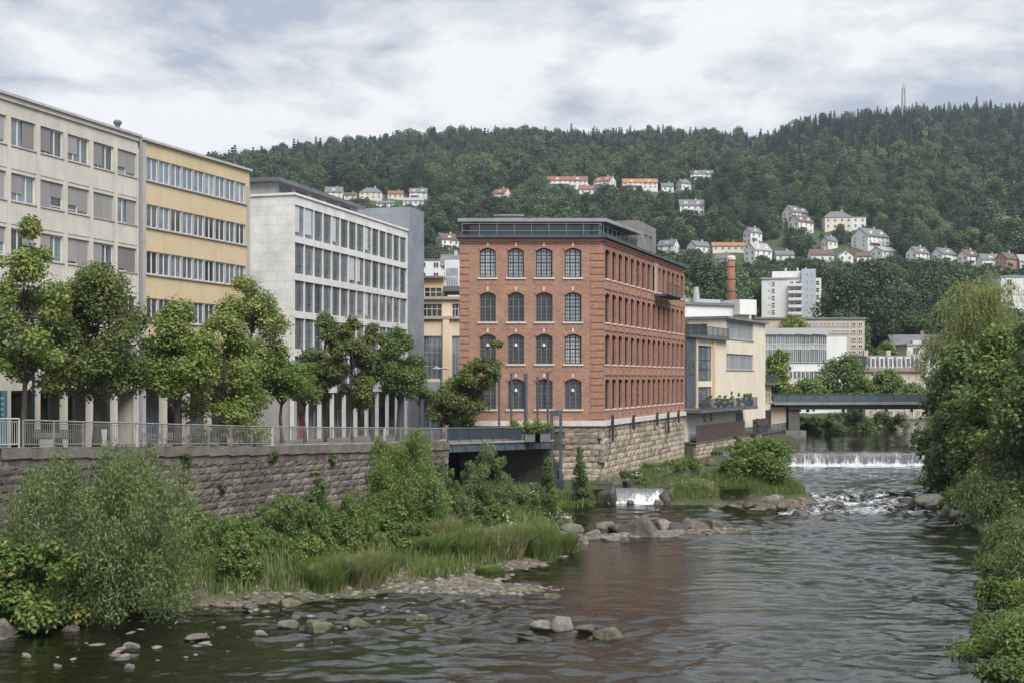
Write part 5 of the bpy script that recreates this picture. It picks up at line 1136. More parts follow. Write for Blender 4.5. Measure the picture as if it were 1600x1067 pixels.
bank('willow_bush', 'feathery willow bush at the middle of the bank', 452, 61, 770, 130, 'willow2', 207, ncl=60, nleaf=14000, **W_)
bank('young_tree', 'thin young sapling standing against the quay wall', 498, 63.5, 722, 66, 'shrub', 208, ncl=40, nleaf=6000, ls=.2, asp=.4, shape='egg')
bank('willow_bush', 'tall fresh green willow bush in front of the quay wall end', 636, 68, 668, 175, 'willow2', 209, ncl=110, nleaf=30000, shape='egg', ls=.20, asp=.26, rk=.62, flat=1.8, along=(0, 0, 1))
bank('leafy_bush', 'yellow green leafy bush under the tall willow', 615, 63.5, 775, 85, 'bright', 210, ncl=24, nleaf=6500, ls=.2, asp=.5, shape='egg')
bank('willow_bush', 'spreading willow bush left of the tall willow', 545, 63, 778, 135, 'willow2', 211, ncl=60, nleaf=14000, **W_)
bank('willow_bush', 'round willow bush below the steel footbridge', 768, 79, 690, 100, 'willow', 212, ncl=70, nleaf=16000, shape='egg', ls=.21, asp=.3, rk=.7, flat=1.5, along=(0, 0, 1))
bank('leafy_bush', 'low bright weeds beside the boulders below the footbridge', 775, 74.5, 775, 90, 'flower', 213, ncl=24, nleaf=6500, ls=.2, asp=.5)
bank('young_conifer', 'small pointed young tree left of the mill base', 856, 88, 712, 34, 'shrub', 214, ncl=60, nleaf=5200, ls=.17, asp=.4, shape='cone', multi=1, tr=.06, cat='tree')
bank('young_conifer', 'small pointed young tree in front of the mill base stones', 906, 92, 694, 34, 'shrub', 215, ncl=60, nleaf=5200, ls=.17, asp=.4, shape='cone', multi=1, tr=.06, cat='tree')
bank('flowering_weeds', 'white flowering weeds left of the small weir', 850, 84, 752, 80, 'flower', 216, ncl=24, nleaf=6500, ls=.2, asp=.4)
bank('mossy_bush', 'round dark green tussock right beside the small weir', 915, 92.6, 760, 42, 'shrub', 217, ncl=14, nleaf=3500, ls=.18, asp=.35)
bank('flowering_weeds', 'green weeds between tall willow and footbridge willow', 715, 71, 765, 90, 'willow', 218, ncl=46, nleaf=9000, **W_)
for i, (x, d, yt, w_, k, lab) in enumerate(((985, 104, 736, 45, 'flower', 'flowering plant clump at the mill corner'), (1020, 109, 725, 50, 'flower', 'flowering plant clump in the middle of the mill base'), (1052, 114, 719, 42, 'bright', 'bright plant clump along the mill base'), (1078, 119, 714, 36, 'bright', 'bright plant clump at the far end of the mill base'), (1006, 100, 748, 30, 'shrub', 'low plant clump beside the boulder at the mill corner'))):
    bank('plant_clump', lab, x, d, yt, w_, k, 230+i, ncl=14, nleaf=3000, ls=.24, asp=.3, group='plants along the mill base')
for i, (x, d, yt, w_, k, lab) in enumerate(((328, 58.6, 800, 105, 'willow2', 'pale willow bush beside the climbing shrub'), (425, 62.5, 770, 90, 'willow', 'wispy grey bush against the middle of the quay wall'), (480, 59.6, 835, 90, 'bright', 'fresh green bush behind the wide grass tussock'), (525, 61.2, 805, 80, 'shrub', 'dark green bush right of the thin sapling'), (590, 61.8, 822, 70, 'willow2', 'feathery bush left of the yellow green leafy bush'), (668, 67.5, 752, 80, 'willow2', 'willow bush at the right foot of the tall willow'), (705, 76, 728, 70, 'willow', 'grey willow bush at the corner of the quay wall'), (742, 71.5, 782, 80, 'shrub', 'dark leafy bush on the middle of the bank'), (400, 59, 822, 80, 'willow2', 'willow bush above the green waterside bush'), (655, 63.6, 818, 50, 'shrub', 'dark bush behind the gravel bar'))):
    bank('bank_bush', lab, x, d, yt, w_, k, 260+i, ncl=36, nleaf=8500, group='bushes on the left bank', **(W_ if k.startswith('willow') else dict(ls=.18, asp=.5, rk=.8)))
bank('island_bush', 'large dense green bush on the river island', 1190, 99, 686, 122, 'bright', 240, ncl=56, nleaf=20000, ls=.24, asp=.5, shape='egg')
bank('island_bush', 'dark lower bush on the left half of the island', 1150, 98.5, 712, 55, 'shrub', 241, ncl=24, nleaf=7000, ls=.24, asp=.45)
bank('island_weeds', 'straw coloured weeds on the left tip of the island', 1085, 94.5, 752, 72, 'straw', 242, ncl=18, nleaf=4200, ls=.3, asp=.12)
for i, (x, d, yt, w_) in enumerate(((1152, 131, 664, 18), (1183, 140, 652, 16), (1178, 131, 690, 40))):
    bank('creeper_shrub', ('narrow climbing shrub on the brown fence', 'dark shrub at the corner of the cream annex', 'low shrub under the rubble wall')[i], x, d, yt, w_, 'shrub', 250+i, ncl=10, nleaf=1800, ls=.26, asp=.6, shape='egg')

# plants rooted in the joints of the quay wall
for i, (x, d, y, sz, lab) in enumerate(((262, 65.9, 722, .5, 'small plant hanging from the coping right of the big willow'), (330, 68.4, 765, .4, 'tuft in a wall joint above the pale willow bush'), (425, 72.2, 716, .45, 'weed hanging below the coping at the middle of the wall'), (520, 76.6, 722, .5, 'weed clump on the wall above the thin sapling'), (575, 79.6, 748, .6, 'leafy tuft on the wall left of the tall willow'), (690, 86.2, 742, .8, 'ivy patch at the end of the quay wall'))):
    p = P(x, y, d); p.x = wallX(d)+.12; p.z = Zp(y, d)
    tree('wall_plant', lab, p, sz*1.1, sz*.8, 'shrub', 280+i, th=.05, ncl=9, nleaf=500, ls=.15, asp=.6, tr=.02, cat='plant', multi=3, crown='foliage', group='plants growing from the quay wall', shape='dome')
# ---- beyond the bridge
for i, (x, yb, yt, w_, d, k, lab) in enumerate(((1216, 640, 545, 62, 180, 'lime', 'light green tree in front of the curved glass office'), (1318, 640, 547, 78, 186, 'chestnut', 'dark round tree behind the middle of the road bridge'), (1262, 640, 590, 70, 176, 'bright', 'low bright tree just above the bridge railing'), (1385, 640, 575, 62, 196, 'willow2', 'pale feathery tree before the mansard house'), (1240, 545, 491, 56, 225, 'lime', 'yellow green tree before the long apartment block'), (1385, 590, 533, 45, 250, 'bright', 'light tree left of the white houses'), (1345, 640, 585, 40, 180, 'bright', 'small light tree beside the dark round tree'), (1425, 640, 598, 50, 190, 'bright', 'bushy tree before the mansard house at the bridge end'))):
    ptree('valley_tree', lab, x, yb, yt, w_, d, k, 300+i, ncl=34, nleaf=7000, ls=.42, asp=.7, tr=.2, group='trees behind the road bridge')
for i, (x, d, yt, w_, k, lab) in enumerate(((1292, 176, 642, 60, 'willow', 'grey green bush under the bridge beside the pier'), (1335, 184, 636, 75, 'willow', 'large grey willow bush under the middle of the bridge'), (1385, 190, 638, 70, 'chestnut', 'dark bush under the right half of the bridge'), (1262, 170, 660, 36, 'bright', 'bright weeds on the bank behind the bridge pier'), (1425, 205, 668, 60, 'bright', 'low bright reeds far up the river'))):
    bank('riverside_bush', lab, x, d, yt, w_, k, 320+i, ncl=36, nleaf=8000, ls=.36, asp=.4, shape='egg', group='bushes under the road bridge')

# ---- right bank trees
def strands(r, C, rad, n, ln_, out=.35):
    """hanging willow strands: chains of narrow leaves"""
    P_ = []; A = []
    idx = r.choice(len(C), n, p=rad**2/(rad**2).sum())
    for i in idx:
        dirn = unit(r.randn(1, 3))[0]; p = C[i]+dirn*rad[i]*(.6+.4*r.rand()); v = np.array([dirn[0]*out, dirn[1]*out, .1]); L_ = ln_*(.45+.75*r.rand()); m_ = int(L_/.26)
        for k in range(m_):
            v = v*.86+np.array([0, 0, -.16]); v = v/np.linalg.norm(v); p = p+v*.26; P_.append(p+r.randn(3)*.05); A.append(v+r.randn(3)*.35)
    return np.array(P_), np.array(A)
def weeping(name, label, base, H_, R_, kind, seed, n=700, ln_=3.2, ls=.36, cat='tree', low=None):
    r = np.random.RandomState(seed); R = thing(name, label, cat, base); C, rad = crown_shape(r, H_, R_, H_*.45 if low is None else low, 40, 'dome', lobes=6)
    P_, A = strands(r, C, rad, n, ln_); V, Fc = leaf_quads(P_, r.randn(len(P_), 3), ls, .2, r, along=A)
    P2_, N2 = clump_leaves(C, rad, int(n*4), r); V2, F2 = leaf_quads(P2_, N2, ls*.9, .25, r)
    o = bpy.data.objects.new('crown', np_mesh('crown', np.vstack([V, V2]), np.vstack([Fc, F2+len(V)]), LM[kind])); COL.objects.link(o); o.parent = R
    tm = MB(); tm.tube([(0, 0, -.5), (.2, 0, H_*.35), (.1, .2, H_*.7)], [.45, .34, .15], 8)
    for i in range(14): limb(tm, (.15, 0, H_*.35), C[i], .14, .03, r)
    t_o = bpy.data.objects.new('trunk', tm.mesh('trunk', M_BARK, smooth=True)); COL.objects.link(t_o); t_o.parent = R
d = 150; b = P(1545, 640, d); weeping('weeping_willow', 'pale yellow green weeping willow rising behind the right bank trees', b, Zp(420, d)-b.z, 78*d/FPX, 'weeping', 401, 3200, 4.6, .42)
d = 83; b = P(1562, 800, d); weeping('weeping_willow', 'small weeping willow hanging over the right bank', b, Zp(712, d)-b.z, 58*d/FPX, 'willow', 402, 900, 2.6, .26, low=1.2)
d = 58; b = P(1612, 960, d); weeping('weeping_willow', 'drooping pale willow branches at the right edge', b, Zp(775, d)-b.z, 50*d/FPX, 'willow', 403, 600, 2.2, .22, low=2)
RT = [(1502, 790, 520, 128, 104, 'chestnut', 'broad dark green tree hanging over the river at the weir', dict(ncl=70, nleaf=22000, ls=.36)),
      (1500, 760, 610, 105, 100, 'chestnut', 'dark low hanging branches above the right end of the weir', dict(ncl=40, nleaf=11000, ls=.34)),
      (1562, 800, 505, 135, 95, 'bright', 'fresh green maple at the top of the right bank', dict(ncl=60, nleaf=18000, ls=.34)),
      (1625, 800, 470, 140, 82, 'chestnut', 'tall dark tree cut off by the right edge', dict(ncl=60, nleaf=16000, ls=.32)),
      (1568, 810, 655, 100, 86, 'golden', 'golden tinged maple in the middle of the right bank', dict(ncl=36, nleaf=10000, ls=.3)),
      (1530, 790, 610, 90, 97, 'bright', 'leafy green tree between dark tree and golden maple', dict(ncl=36, nleaf=10000, ls=.32))]
for i, (x, yb, yt, w_, d, k, lab, kw) in enumerate(RT):
    ptree('riverside_tree', lab, x, yb, yt, w_, d, k, 410+i, tr=.3, th=1.0, asp=.7, group='trees on the right bank', **kw)
RBU = [(1500, 93, 760, 60, 'shrub', 'overhanging shrub above the right bank rocks'), (1548, 86, 790, 80, 'flower', 'pale flowering shrub low on the right bank'), (1590, 70, 830, 90, 'willow', 'grey green bush at the right edge above the water'),
       (1602, 61, 850, 140, 'bright', 'bright green bush leaning over the water at the right edge'), (1606, 54, 905, 130, 'bright', 'leafy bush below the leaning bush at the right edge'), (1608, 48, 955, 170, 'shrub', 'green bush in the lower right corner'), (1588, 44.5, 1010, 170, 'bright', 'lowest green shoots at the bottom right corner'), (1540, 90, 800, 60, 'bright', 'low grass like shrub beside the right bank stones'), (1640, 42, 960, 220, 'bright', 'leafy bush filling the lower right edge'), (1640, 66, 780, 160, 'shrub', 'tall shrub cut by the right edge above the leaning bush'), (1610, 40.3, 1030, 150, 'shrub', 'dark bush at the very corner of the lower right')]
for i, (x, d, yt, w_, k, lab) in enumerate(RBU):
    bank('bank_bush', lab, x, d, yt, w_, k, 440+i, ncl=34, nleaf=12000, ls=.19, asp=.4, group='bushes on the right bank')

# ---- balcony plants, terrace planters
M_POT = mat('grey_planter', (0.16, 0.155, 0.15), None, 2, .7); M_TERR = mat('terracotta_pot', (0.30, 0.13, 0.07), None, 3, .8)
for i, (p, h) in enumerate(BAL):
    R = thing('potted_plant', ('pale round potted shrub at the mill end of the balcony', 'yellow green potted shrub on the balcony', 'round potted shrub before the balcony door', 'small potted shrub right of the balcony door', 'tall narrow potted cypress on the balcony', 'narrow potted plant beside the cypress', 'bushy potted plant near the balcony end', 'last potted plant at the balcony end')[i], 'potted plant', p, 'plants on the long balcony')
    s = MB(); s.tube([p, p+Vector((0, 0, .45))], [.2, .27], 10); s.build('pot', M_TERR if i % 2 else M_POT, R)
    r = np.random.RandomState(500+i); C, rad = crown_shape(r, h+.45, .28 if i in (4, 5) else .55, .4, 10, 'cone' if i in (4, 5) else 'egg'); a, b = clump_leaves(C, rad, 700, r); V, Fc = leaf_quads(a, b, .17, .5, r)
    o = bpy.data.objects.new('foliage', np_mesh('foliage', V, Fc, LM['lime' if i % 2 == 0 else 'shrub'])); COL.objects.link(o); o.parent = R
for i, (x, d, z) in enumerate(PLANT):
    p = Vector((Xp(x, d), d, z)); R = thing('planter_box', ('planter box with yellow green plants left of the thick mast', 'planter box with grasses right of the thick mast', 'planter box beside the mast nearest the portal')[i], 'planter', p, 'planters on the mill terrace')
    s = MB(); s.box(p.x-.6, p.x+.6, p.y-.25, p.y+.25, p.z, p.z+.6); s.build('box', M_POT, R)
    r = np.random.RandomState(520+i); C = np.stack([np.linspace(-.5, .5, 8), r.randn(8)*.08, .9+r.rand(8)*.7], 1); a, b = clump_leaves(C, np.full(8, .32), 900, r); V, Fc = leaf_quads(a, b, .17, .4, r)
    o = bpy.data.objects.new('foliage', np_mesh('foliage', V, Fc, LM['lime'])); COL.objects.link(o); o.parent = R
p, h = TER[0]; tree('terrace_shrub', 'shrub growing on the roof terrace of the cream factory', p, h, 1.0, 'shrub', 530, th=.3, ncl=12, nleaf=1500, ls=.22, asp=.5, tr=.06, cat='shrub', multi=4, crown='foliage')

# ---- grass
def blades(name, label, pts, hmin, hmax, m, seed, wd_=.022, kind='stuff', lean=.45, cat=None, group=None):
    r = np.random.RandomState(seed); n = len(pts); B = np.asarray(pts); h = hmin+(hmax-hmin)*r.rand(n); q = r.rand(n)*6.28; dr = np.stack([np.cos(q), np.sin(q), 0*q], 1); sd_ = np.stack([-np.sin(q+r.randn(n)), np.cos(q+r.randn(n)), 0*q], 1)
    le = (lean*r.rand(n)**1.3)[:, None]*h[:, None]; up = np.stack([0*h, 0*h, h], 1)
    a, b = B-sd_*wd_, B+sd_*wd_; m1 = B+up*.55+dr*le*.3; t = B+up*.97+dr*le
    V = np.stack([a, b, m1+sd_*wd_*.8, t, m1-sd_*wd_*.8], 1).reshape(-1, 3); k = np.arange(n)*5
    F1 = np.stack([k, k+1, k+2, k+4], 1); F2 = np.stack([k+4, k+2, k+3, k+3], 1)
    V = np.vstack([V]); me = bpy.data.meshes.new(name)
    tri = np.stack([k+4, k+2, k+3], 1); t1 = np.stack([k, k+1, k+2], 1); t2 = np.stack([k, k+2, k+4], 1)
    c = V.mean(0); c[2] = B[:, 2].min(); me = np_mesh(name, V-c, np.vstack([t1, t2, tri]), LM[m]); o = bpy.data.objects.new(name, me); COL.objects.link(o); o.location = c
    return tag(o, label, cat, group, kind)
def scatter(seed, n, region):
    r = np.random.RandomState(seed); X = []; 
    x0, x1, d0, d1, ok = region; xs = x0+(x1-x0)*r.rand(n); ds = d0+(d1-d0)*r.rand(n); z = ground(xs, ds); k = ok(xs, ds, z); return np.stack([xs, ds, z-.03], 1)[k]
def leftbank(x, d_, z): return (z > .28) & (x > np.interp(d_, QD, QX)+.3) & (x < np.interp(d_, LB_D, LB_X)+2) & (fbm(x/1.4, d_/1.4) > .30)
blades('grass', 'tall green grass and weeds covering the left river bank', scatter(1, 80000, (-20, 9, 48, 94, leftbank)), .2, 1.0, 'grass', 1, .028, lean=.8)
blades('dry_grass', 'pale seeding grass stems on the left river bank', scatter(2, 9000, (-12, 6, 55, 82, leftbank)), .7, 1.4, 'straw', 2, .014, lean=.25)
blades('bank_grass', 'grass along the foot of the right bank', scatter(3, 40000, (10, 50, 42, 131, lambda x, d_, z: (x > np.interp(d_, RB_D, RB_X)-.3) & (x < np.interp(d_, RB_D, RB_X)+6))), .3, .8, 'grass', 3)
blades('island_grass', 'grass growing on the river island', scatter(4, 26000, (11, 26, 91, 106, lambda x, d_, z: (z > .95))), .3, .8, 'grass', 4)
blades('far_grass', 'grass on the banks near the road bridge and mill base', scatter(5, 26000, (8, 62, 98, 215, lambda x, d_, z: (x < np.interp(d_, LB_D, LB_X)+3) & (x > np.interp(d_, LB_D, LB_X)-7) & (z > 1.7))), .3, .8, 'grass', 5, .035)
def tussock(label, x, d_, yt, wpx, m, seed):
    r = np.random.RandomState(seed); X = Xp(x, d_); R_ = wpx/2*d_/FPX; n = 1500; q = r.rand(n)*6.28; rr = R_*.75*np.sqrt(r.rand(n)); xs, ds = X+np.cos(q)*rr, d_+np.sin(q)*rr; z = np.maximum(ground(xs, ds), -.05); h = Zp(yt, d_)-max(gz(X, d_), 0)
    blades('grass_tussock', label, np.stack([xs, ds, z-.03], 1), h*.3, h*1.1, m, seed, .026, kind='thing', lean=1.0, cat='grass', group='grass tussocks on the left bank')
for i, (x, d_, yt, w_, m, lab) in enumerate(((505, 57.6, 862, 95, 'grass', 'wide green grass tussock at the water left of the gravel bar'), (565, 58.5, 850, 90, 'straw', 'pale grass tussock beside the gravel bar'), (600, 60, 860, 60, 'grass', 'small green grass tussock at the gravel bar edge'), (672, 63, 828, 55, 'grass', 'dark upright grass tussock behind the gravel bar'), (720, 65, 815, 100, 'grass', 'broad grass tussock in the middle of the bank'), (775, 67, 810, 110, 'straw', 'seeding grass tussock on the outer bank'), (835, 68.5, 808, 100, 'grass', 'tall grass tussock at the tip of the bank'), (880, 71.5, 825, 60, 'grass', 'dark grass tussock overhanging the river'), (765, 62, 878, 60, 'grass', 'yellow green grass tussock at the right end of the gravel bar'), (455, 55.5, 930, 34, 'grass', 'tiny mossy grass tussock standing in the shallow water'), (690, 66.5, 800, 90, 'straw', 'straw coloured grass tussock under the tall willow'))):
    tussock(lab, x, d_, yt, w_, m, 600+i)

# ---- stones
M_ROCK = mat('river_rock', (0.165, 0.15, 0.13), (0.085, 0.076, 0.064), 2.6, .85, .9, 7, objrand=.25)
M_ROCKD = mat('wet_dark_rock', (0.085, 0.075, 0.062), (0.05, 0.045, 0.036), 2.5, .5, .9, 8, objrand=.2)
M_MOSS = mat('mossy_rock', (0.15, 0.138, 0.118), (0.055, 0.062, 0.022), 2.4, .9, .9, 8, objrand=.2)
def ico(sub):
    import bmesh
    b = bmesh.new(); bmesh.ops.create_icosphere(b, subdivisions=sub, radius=1); V = np.array([v.co[:] for v in b.verts]); Fc = np.array([[v.index for v in f.verts] for f in b.faces]); b.free(); return V, Fc
ICO3, ICO1 = ico(3), ico(1)
def rock_verts(r, base):
    V = base.copy(); k = 9+r.randint(5)
    for _ in range(k):   # planar cuts make it angular
        nrm = unit(r.randn(1, 3))[0]; dd = .38+.42*r.rand(); t = V@nrm; m_ = t > dd; V[m_] -= np.outer(t[m_]-dd, nrm)
    V *= (1+.10*(fbm(V[:, 0]*2.5+r.rand()*50, V[:, 1]*2.5+V[:, 2]*2)-.5))[:, None]; V[:, 2] = np.where(V[:, 2] < -.35, -.35, V[:, 2]); return V
ROCKM = []
for i in range(9):
    r = np.random.RandomState(700+i); ROCKM.append(rock_verts(r, ICO3[0]))
def rock_at(label, x, y, wpx, hpx, m, seed, group=None, zw=0.0, name='river_rock'):
    """rock standing at photo position (x, y = its waterline)"""
    d_ = (H-zw)*FPX/(y-YH); r = np.random.RandomState(seed); s = wpx/2*d_/FPX; h = hpx*d_/FPX*.82; V = ROCKM[seed % 9].copy(); q = r.rand()*6.28; c, s_ = math.cos(q), math.sin(q)
    V = np.stack([V[:, 0]*c-V[:, 1]*s_, V[:, 0]*s_+V[:, 1]*c, V[:, 2]], 1); ex = np.abs(V).max(0); V = V/ex*np.array([s, s*.75, h*1.05]); 
    o = bpy.data.objects.new(name, np_mesh(name, V, ICO3[1], m, False)); COL.objects.link(o); o.location = (Xp(x, d_), d_, zw+h*.12); return tag(o, label, 'rock', group)
RK = [ # x, waterline y, width, height, mat, label
 (10, 992, 40, 30, M_ROCK, 'grey boulder at the lower left corner under the bush'), (270, 952, 36, 16, M_ROCK, 'pale wedge shaped rock at the edge of the big willow'), (300, 927, 26, 10, M_ROCK, 'flat pale stone beside the willow bank'), (348, 937, 24, 13, M_ROCK, 'upright pale stone near the left bank'), (322, 938, 18, 8, M_ROCK, 'low stone left of the upright pale stone'), (390, 950, 28, 10, M_ROCKD, 'dark mossy stone in the shallow left channel'), (283, 972, 32, 7, M_ROCKD, 'flat wet slab below the wedge shaped rock'), (303, 998, 50, 9, M_ROCK, 'long flat slab in the lower left shallows'), (346, 981, 18, 4, M_ROCK, 'tiny pale stone above the long flat slab'), (207, 1010, 28, 9, M_ROCK, 'pale slab in the lower left water'), (42, 1026, 18, 7, M_ROCK, 'small stone near the lower left corner'), (92, 1041, 16, 6, M_ROCK, 'smallest stone at the lower left'), (204, 1042, 20, 6, M_ROCK, 'small flat stone at the bottom left'), (112, 984, 32, 8, M_ROCKD, 'dark stone under the left bushes'), (405, 992, 28, 9, M_ROCK, 'pale flat stone at the left of the rapids'),
 (450, 978, 36, 12, M_ROCK, 'pale rounded stone left of the mossy boulder'), (496, 985, 48, 18, M_MOSS, 'mossy boulder in the left rapids'), (556, 978, 46, 14, M_MOSS, 'pale mossy slab right of the mossy boulder'), (455, 945, 40, 12, M_MOSS, 'flat stone carrying the tiny tussock'), (436, 925, 34, 10, M_ROCK, 'flat stone at the left end of the gravel bar'), (470, 935, 40, 12, M_ROCK, 'broad stone at the front of the gravel bar'), (660, 965, 24, 7, M_MOSS, 'small mossy stone in the open rapids'), (858, 934, 40, 8, M_MOSS, 'flat mossy slab in front of the gravel bar tip'),
 (845, 980, 44, 13, M_ROCK, 'left stone of the midstream group of four'), (880, 981, 42, 21, M_ROCK, 'pointed tallest stone of the midstream group'), (915, 985, 36, 11, M_ROCK, 'low third stone of the midstream group'), (951, 992, 50, 15, M_MOSS, 'green mossy right stone of the midstream group'), (728, 996, 24, 7, M_ROCKD, 'small dark stone left of the midstream group'), (820, 990, 30, 5, M_ROCKD, 'barely emerged stone before the midstream group'),
 (820, 800, 36, 24, M_ROCKD, 'big dark boulder below the footbridge willow'), (852, 796, 38, 20, M_ROCK, 'rounded grey boulder right of the big dark boulder'), (822, 782, 28, 14, M_ROCK, 'pale boulder behind the big dark boulder'), (893, 830, 42, 14, M_ROCK, 'pale slab at the root of the shingle spit'), (945, 827, 28, 11, M_MOSS, 'mossy stone at the start of the spit'), (965, 830, 26, 10, M_ROCKD, 'dark wet stone on the spit'), (1000, 836, 58, 26, M_ROCK, 'largest pale slanting boulder on the spit'), (1042, 827, 34, 14, M_ROCK, 'grey stone right of the slanting boulder'), (1062, 830, 34, 10, M_ROCKD, 'dark flat stone in the middle of the spit'), (1085, 827, 40, 16, M_ROCK, 'rounded boulder near the end of the spit'), (1115, 826, 34, 12, M_MOSS, 'mossy stone at the end of the spit'), (1025, 838, 60, 8, M_ROCK, 'long flat slab before the slanting boulder'), (985, 833, 24, 9, M_ROCKD, 'small dark stone left of the slanting boulder'), (1010, 812, 18, 8, M_ROCKD, 'small rock behind the spit'),
 (1145, 788, 36, 16, M_ROCK, 'big pale boulder at the island front'), (1172, 790, 24, 9, M_ROCKD, 'low dark stone between the island boulders'), (1205, 788, 50, 18, M_ROCK, 'broad pale boulder under the island bush'), (1118, 802, 30, 9, M_MOSS, 'mossy rock in the stream left of the island boulders'), (1028, 795, 22, 9, M_ROCKD, 'dark rock below the small weir'), (1253, 804, 32, 9, M_ROCKD, 'dark rock in the stream below the rapids'), (1295, 811, 28, 8, M_ROCKD, 'second dark rock below the rapids'), (1240, 782, 30, 16, M_ROCKD, 'dark rock at the left side of the rapids'), (1305, 789, 30, 8, M_ROCKD, 'wet rock in the middle of the rapids'), (1395, 797, 18, 5, M_ROCKD, 'small wet rock at the right of the rapids'),
 (1455, 788, 60, 18, M_ROCK, 'long pale boulder at the right end of the rapids'), (1463, 792, 36, 16, M_ROCK, 'pale wedge rock before the long right bank boulder'), (1420, 783, 36, 8, M_ROCKD, 'low dark slab at the right of the rapids'), (1495, 806, 26, 12, M_ROCK, 'round stone at the foot of the right bank'), (1478, 804, 22, 18, M_MOSS, 'mossy green stone at the right bank corner'), (1500, 790, 40, 22, M_ROCKD, 'dark boulder under the right bank shrubs'),
 (1056, 790, 34, 17, M_ROCKD, 'dark boulder at the left tip of the island'), (1083, 794, 30, 12, M_ROCK, 'pale slab at the left tip of the island'), (1104, 791, 28, 14, M_MOSS, 'mossy boulder left of the big pale island boulder'), (1072, 797, 20, 8, M_ROCKD, 'small wet stone before the island tip'), (1225, 792, 26, 12, M_ROCKD, 'dark stone at the right tip of the island'),
 (925, 838, 30, 12, M_ROCK, 'grey stone between slab and mossy stone on the spit'), (955, 843, 36, 9, M_ROCK, 'flat slab at the front of the spit'), (910, 848, 26, 9, M_ROCK, 'low stone at the left front of the spit'), (975, 846, 22, 8, M_ROCKD, 'wet dark slab at the front of the spit')]
for i, (x, y, w_, h_, m, lab) in enumerate(RK):
    if 935 < x < 1130 and 805 < y < 840: w_, h_ = w_*1.25, h_*1.35
    rock_at(lab, x, y, w_, h_, m, 800+i, 'rocks in the river', zw=.25 if 780 <= y < 806 and x > 1100 else 0.0)
for i, (x, d_, z, w_, h_, m, lab) in enumerate(((960, 99.5, 1.75, 26, 14, M_ROCK, 'pale boulder at the mill corner by the pool'), (978, 98.2, 1.7, 16, 10, M_ROCKD, 'small rock beside the pale pool boulder'), (946, 93.6, .75, 36, 26, M_ROCKD, 'mossy dark block at the left end of the small weir'), (1042, 93.5, .75, 34, 25, M_ROCKD, 'dark block at the right end of the small weir'), (1028, 92.8, .55, 20, 9, M_MOSS, 'mossy rock below the right end of the small weir'), (1110, 119, 1.8, 20, 9, M_ROCK, 'pale boulder heap at the far end of the mill base'), (985, 93.0, .55, 14, 7, M_ROCKD, 'wet stone in the foam of the small weir'))):
    rock_at(lab, x, YH+(H-z)/d_*FPX, w_, h_, m, 880+i, 'rocks in the river', zw=z)
def gravel(name, label, pts, s0, s1, seed, m):
    r = np.random.RandomState(seed); B = ICO1[0]; n = len(pts); V = []; Fc = []
    for i, p in enumerate(pts):
        s = s0+(s1-s0)*r.rand()**2.2; q = r.rand()*6.28; v = B*(1+.28*r.randn(len(B), 1)*.6)*np.array([s, s*(.5+.4*r.rand()), s*(.25+.2*r.rand())]); c, k = math.cos(q), math.sin(q)
        v = np.stack([v[:, 0]*c-v[:, 1]*k, v[:, 0]*k+v[:, 1]*c, v[:, 2]], 1)+p; V.append(v); Fc.append(ICO1[1]+i*len(B))
    V = np.vstack(V); me = np_mesh(name, V, np.vstack(Fc), m); o = bpy.data.objects.new(name, me); COL.objects.link(o); return tag(o, label, None, None, 'stuff')
m, t, b = node_mat('shingle'); M_SHG = m
_g = t.nodes.new('ShaderNodeNewGeometry'); _r = t.nodes.new('ShaderNodeValToRGB'); t.links.new(_g.outputs['Random Per Island'], _r.inputs[0]); t.links.new(_r.outputs[0], b.inputs['Base Color'])
_r.color_ramp.elements[0].color = (.055, .047, .038, 1); _r.color_ramp.elements[1].color = (.20, .18, .155, 1); b.inputs['Roughness'].default_value = .85
gravel('gravel', 'shingle and small stones on the gravel bar and spit', np.vstack([scatter(11, 5200, (-13, 6, 54.5, 66, lambda x, d_, z: (z > -.02) & (z < .55))), scatter(12, 3600, (2, 18, 74, 85, lambda x, d_, z: (z > -.04) & (z < .7)))]), .09, .34, 11, M_SHG)
gravel('bank_stones', 'stones along the waterline of the banks', np.vstack([scatter(13, 9000, (-22, 40, 42, 112, lambda x, d_, z: (z > -.05) & (z < .10)))]), .10, .42, 12, M_SHG)
r_ = np.random.RandomState(21); q_ = np.stack([Xp(1, 1)*0+(r_.rand(260)*17-17), 44+r_.rand(260)*12.5, 0*r_.rand(260)-.03], 1); q_ = q_[(q_[:, 0] < np.interp(q_[:, 1], [44, 57], [-7, -1])) & (ground(q_[:, 0], q_[:, 1]) < .05) & (fbm(q_[:, 0]/3, q_[:, 1]/2) > .47)]
gravel('shallow_stones', 'small stones breaking the surface of the left shallows', q_, .10, .36, 15, M_SHG)
gravel('riverbed_stones', 'stones lying on the shallow river bed', scatter(14, 2600, (-16, 12, 36, 60, lambda x, d_, z: (z < -.1) & (z > -.6))), .10, .40, 13, M_SHG)
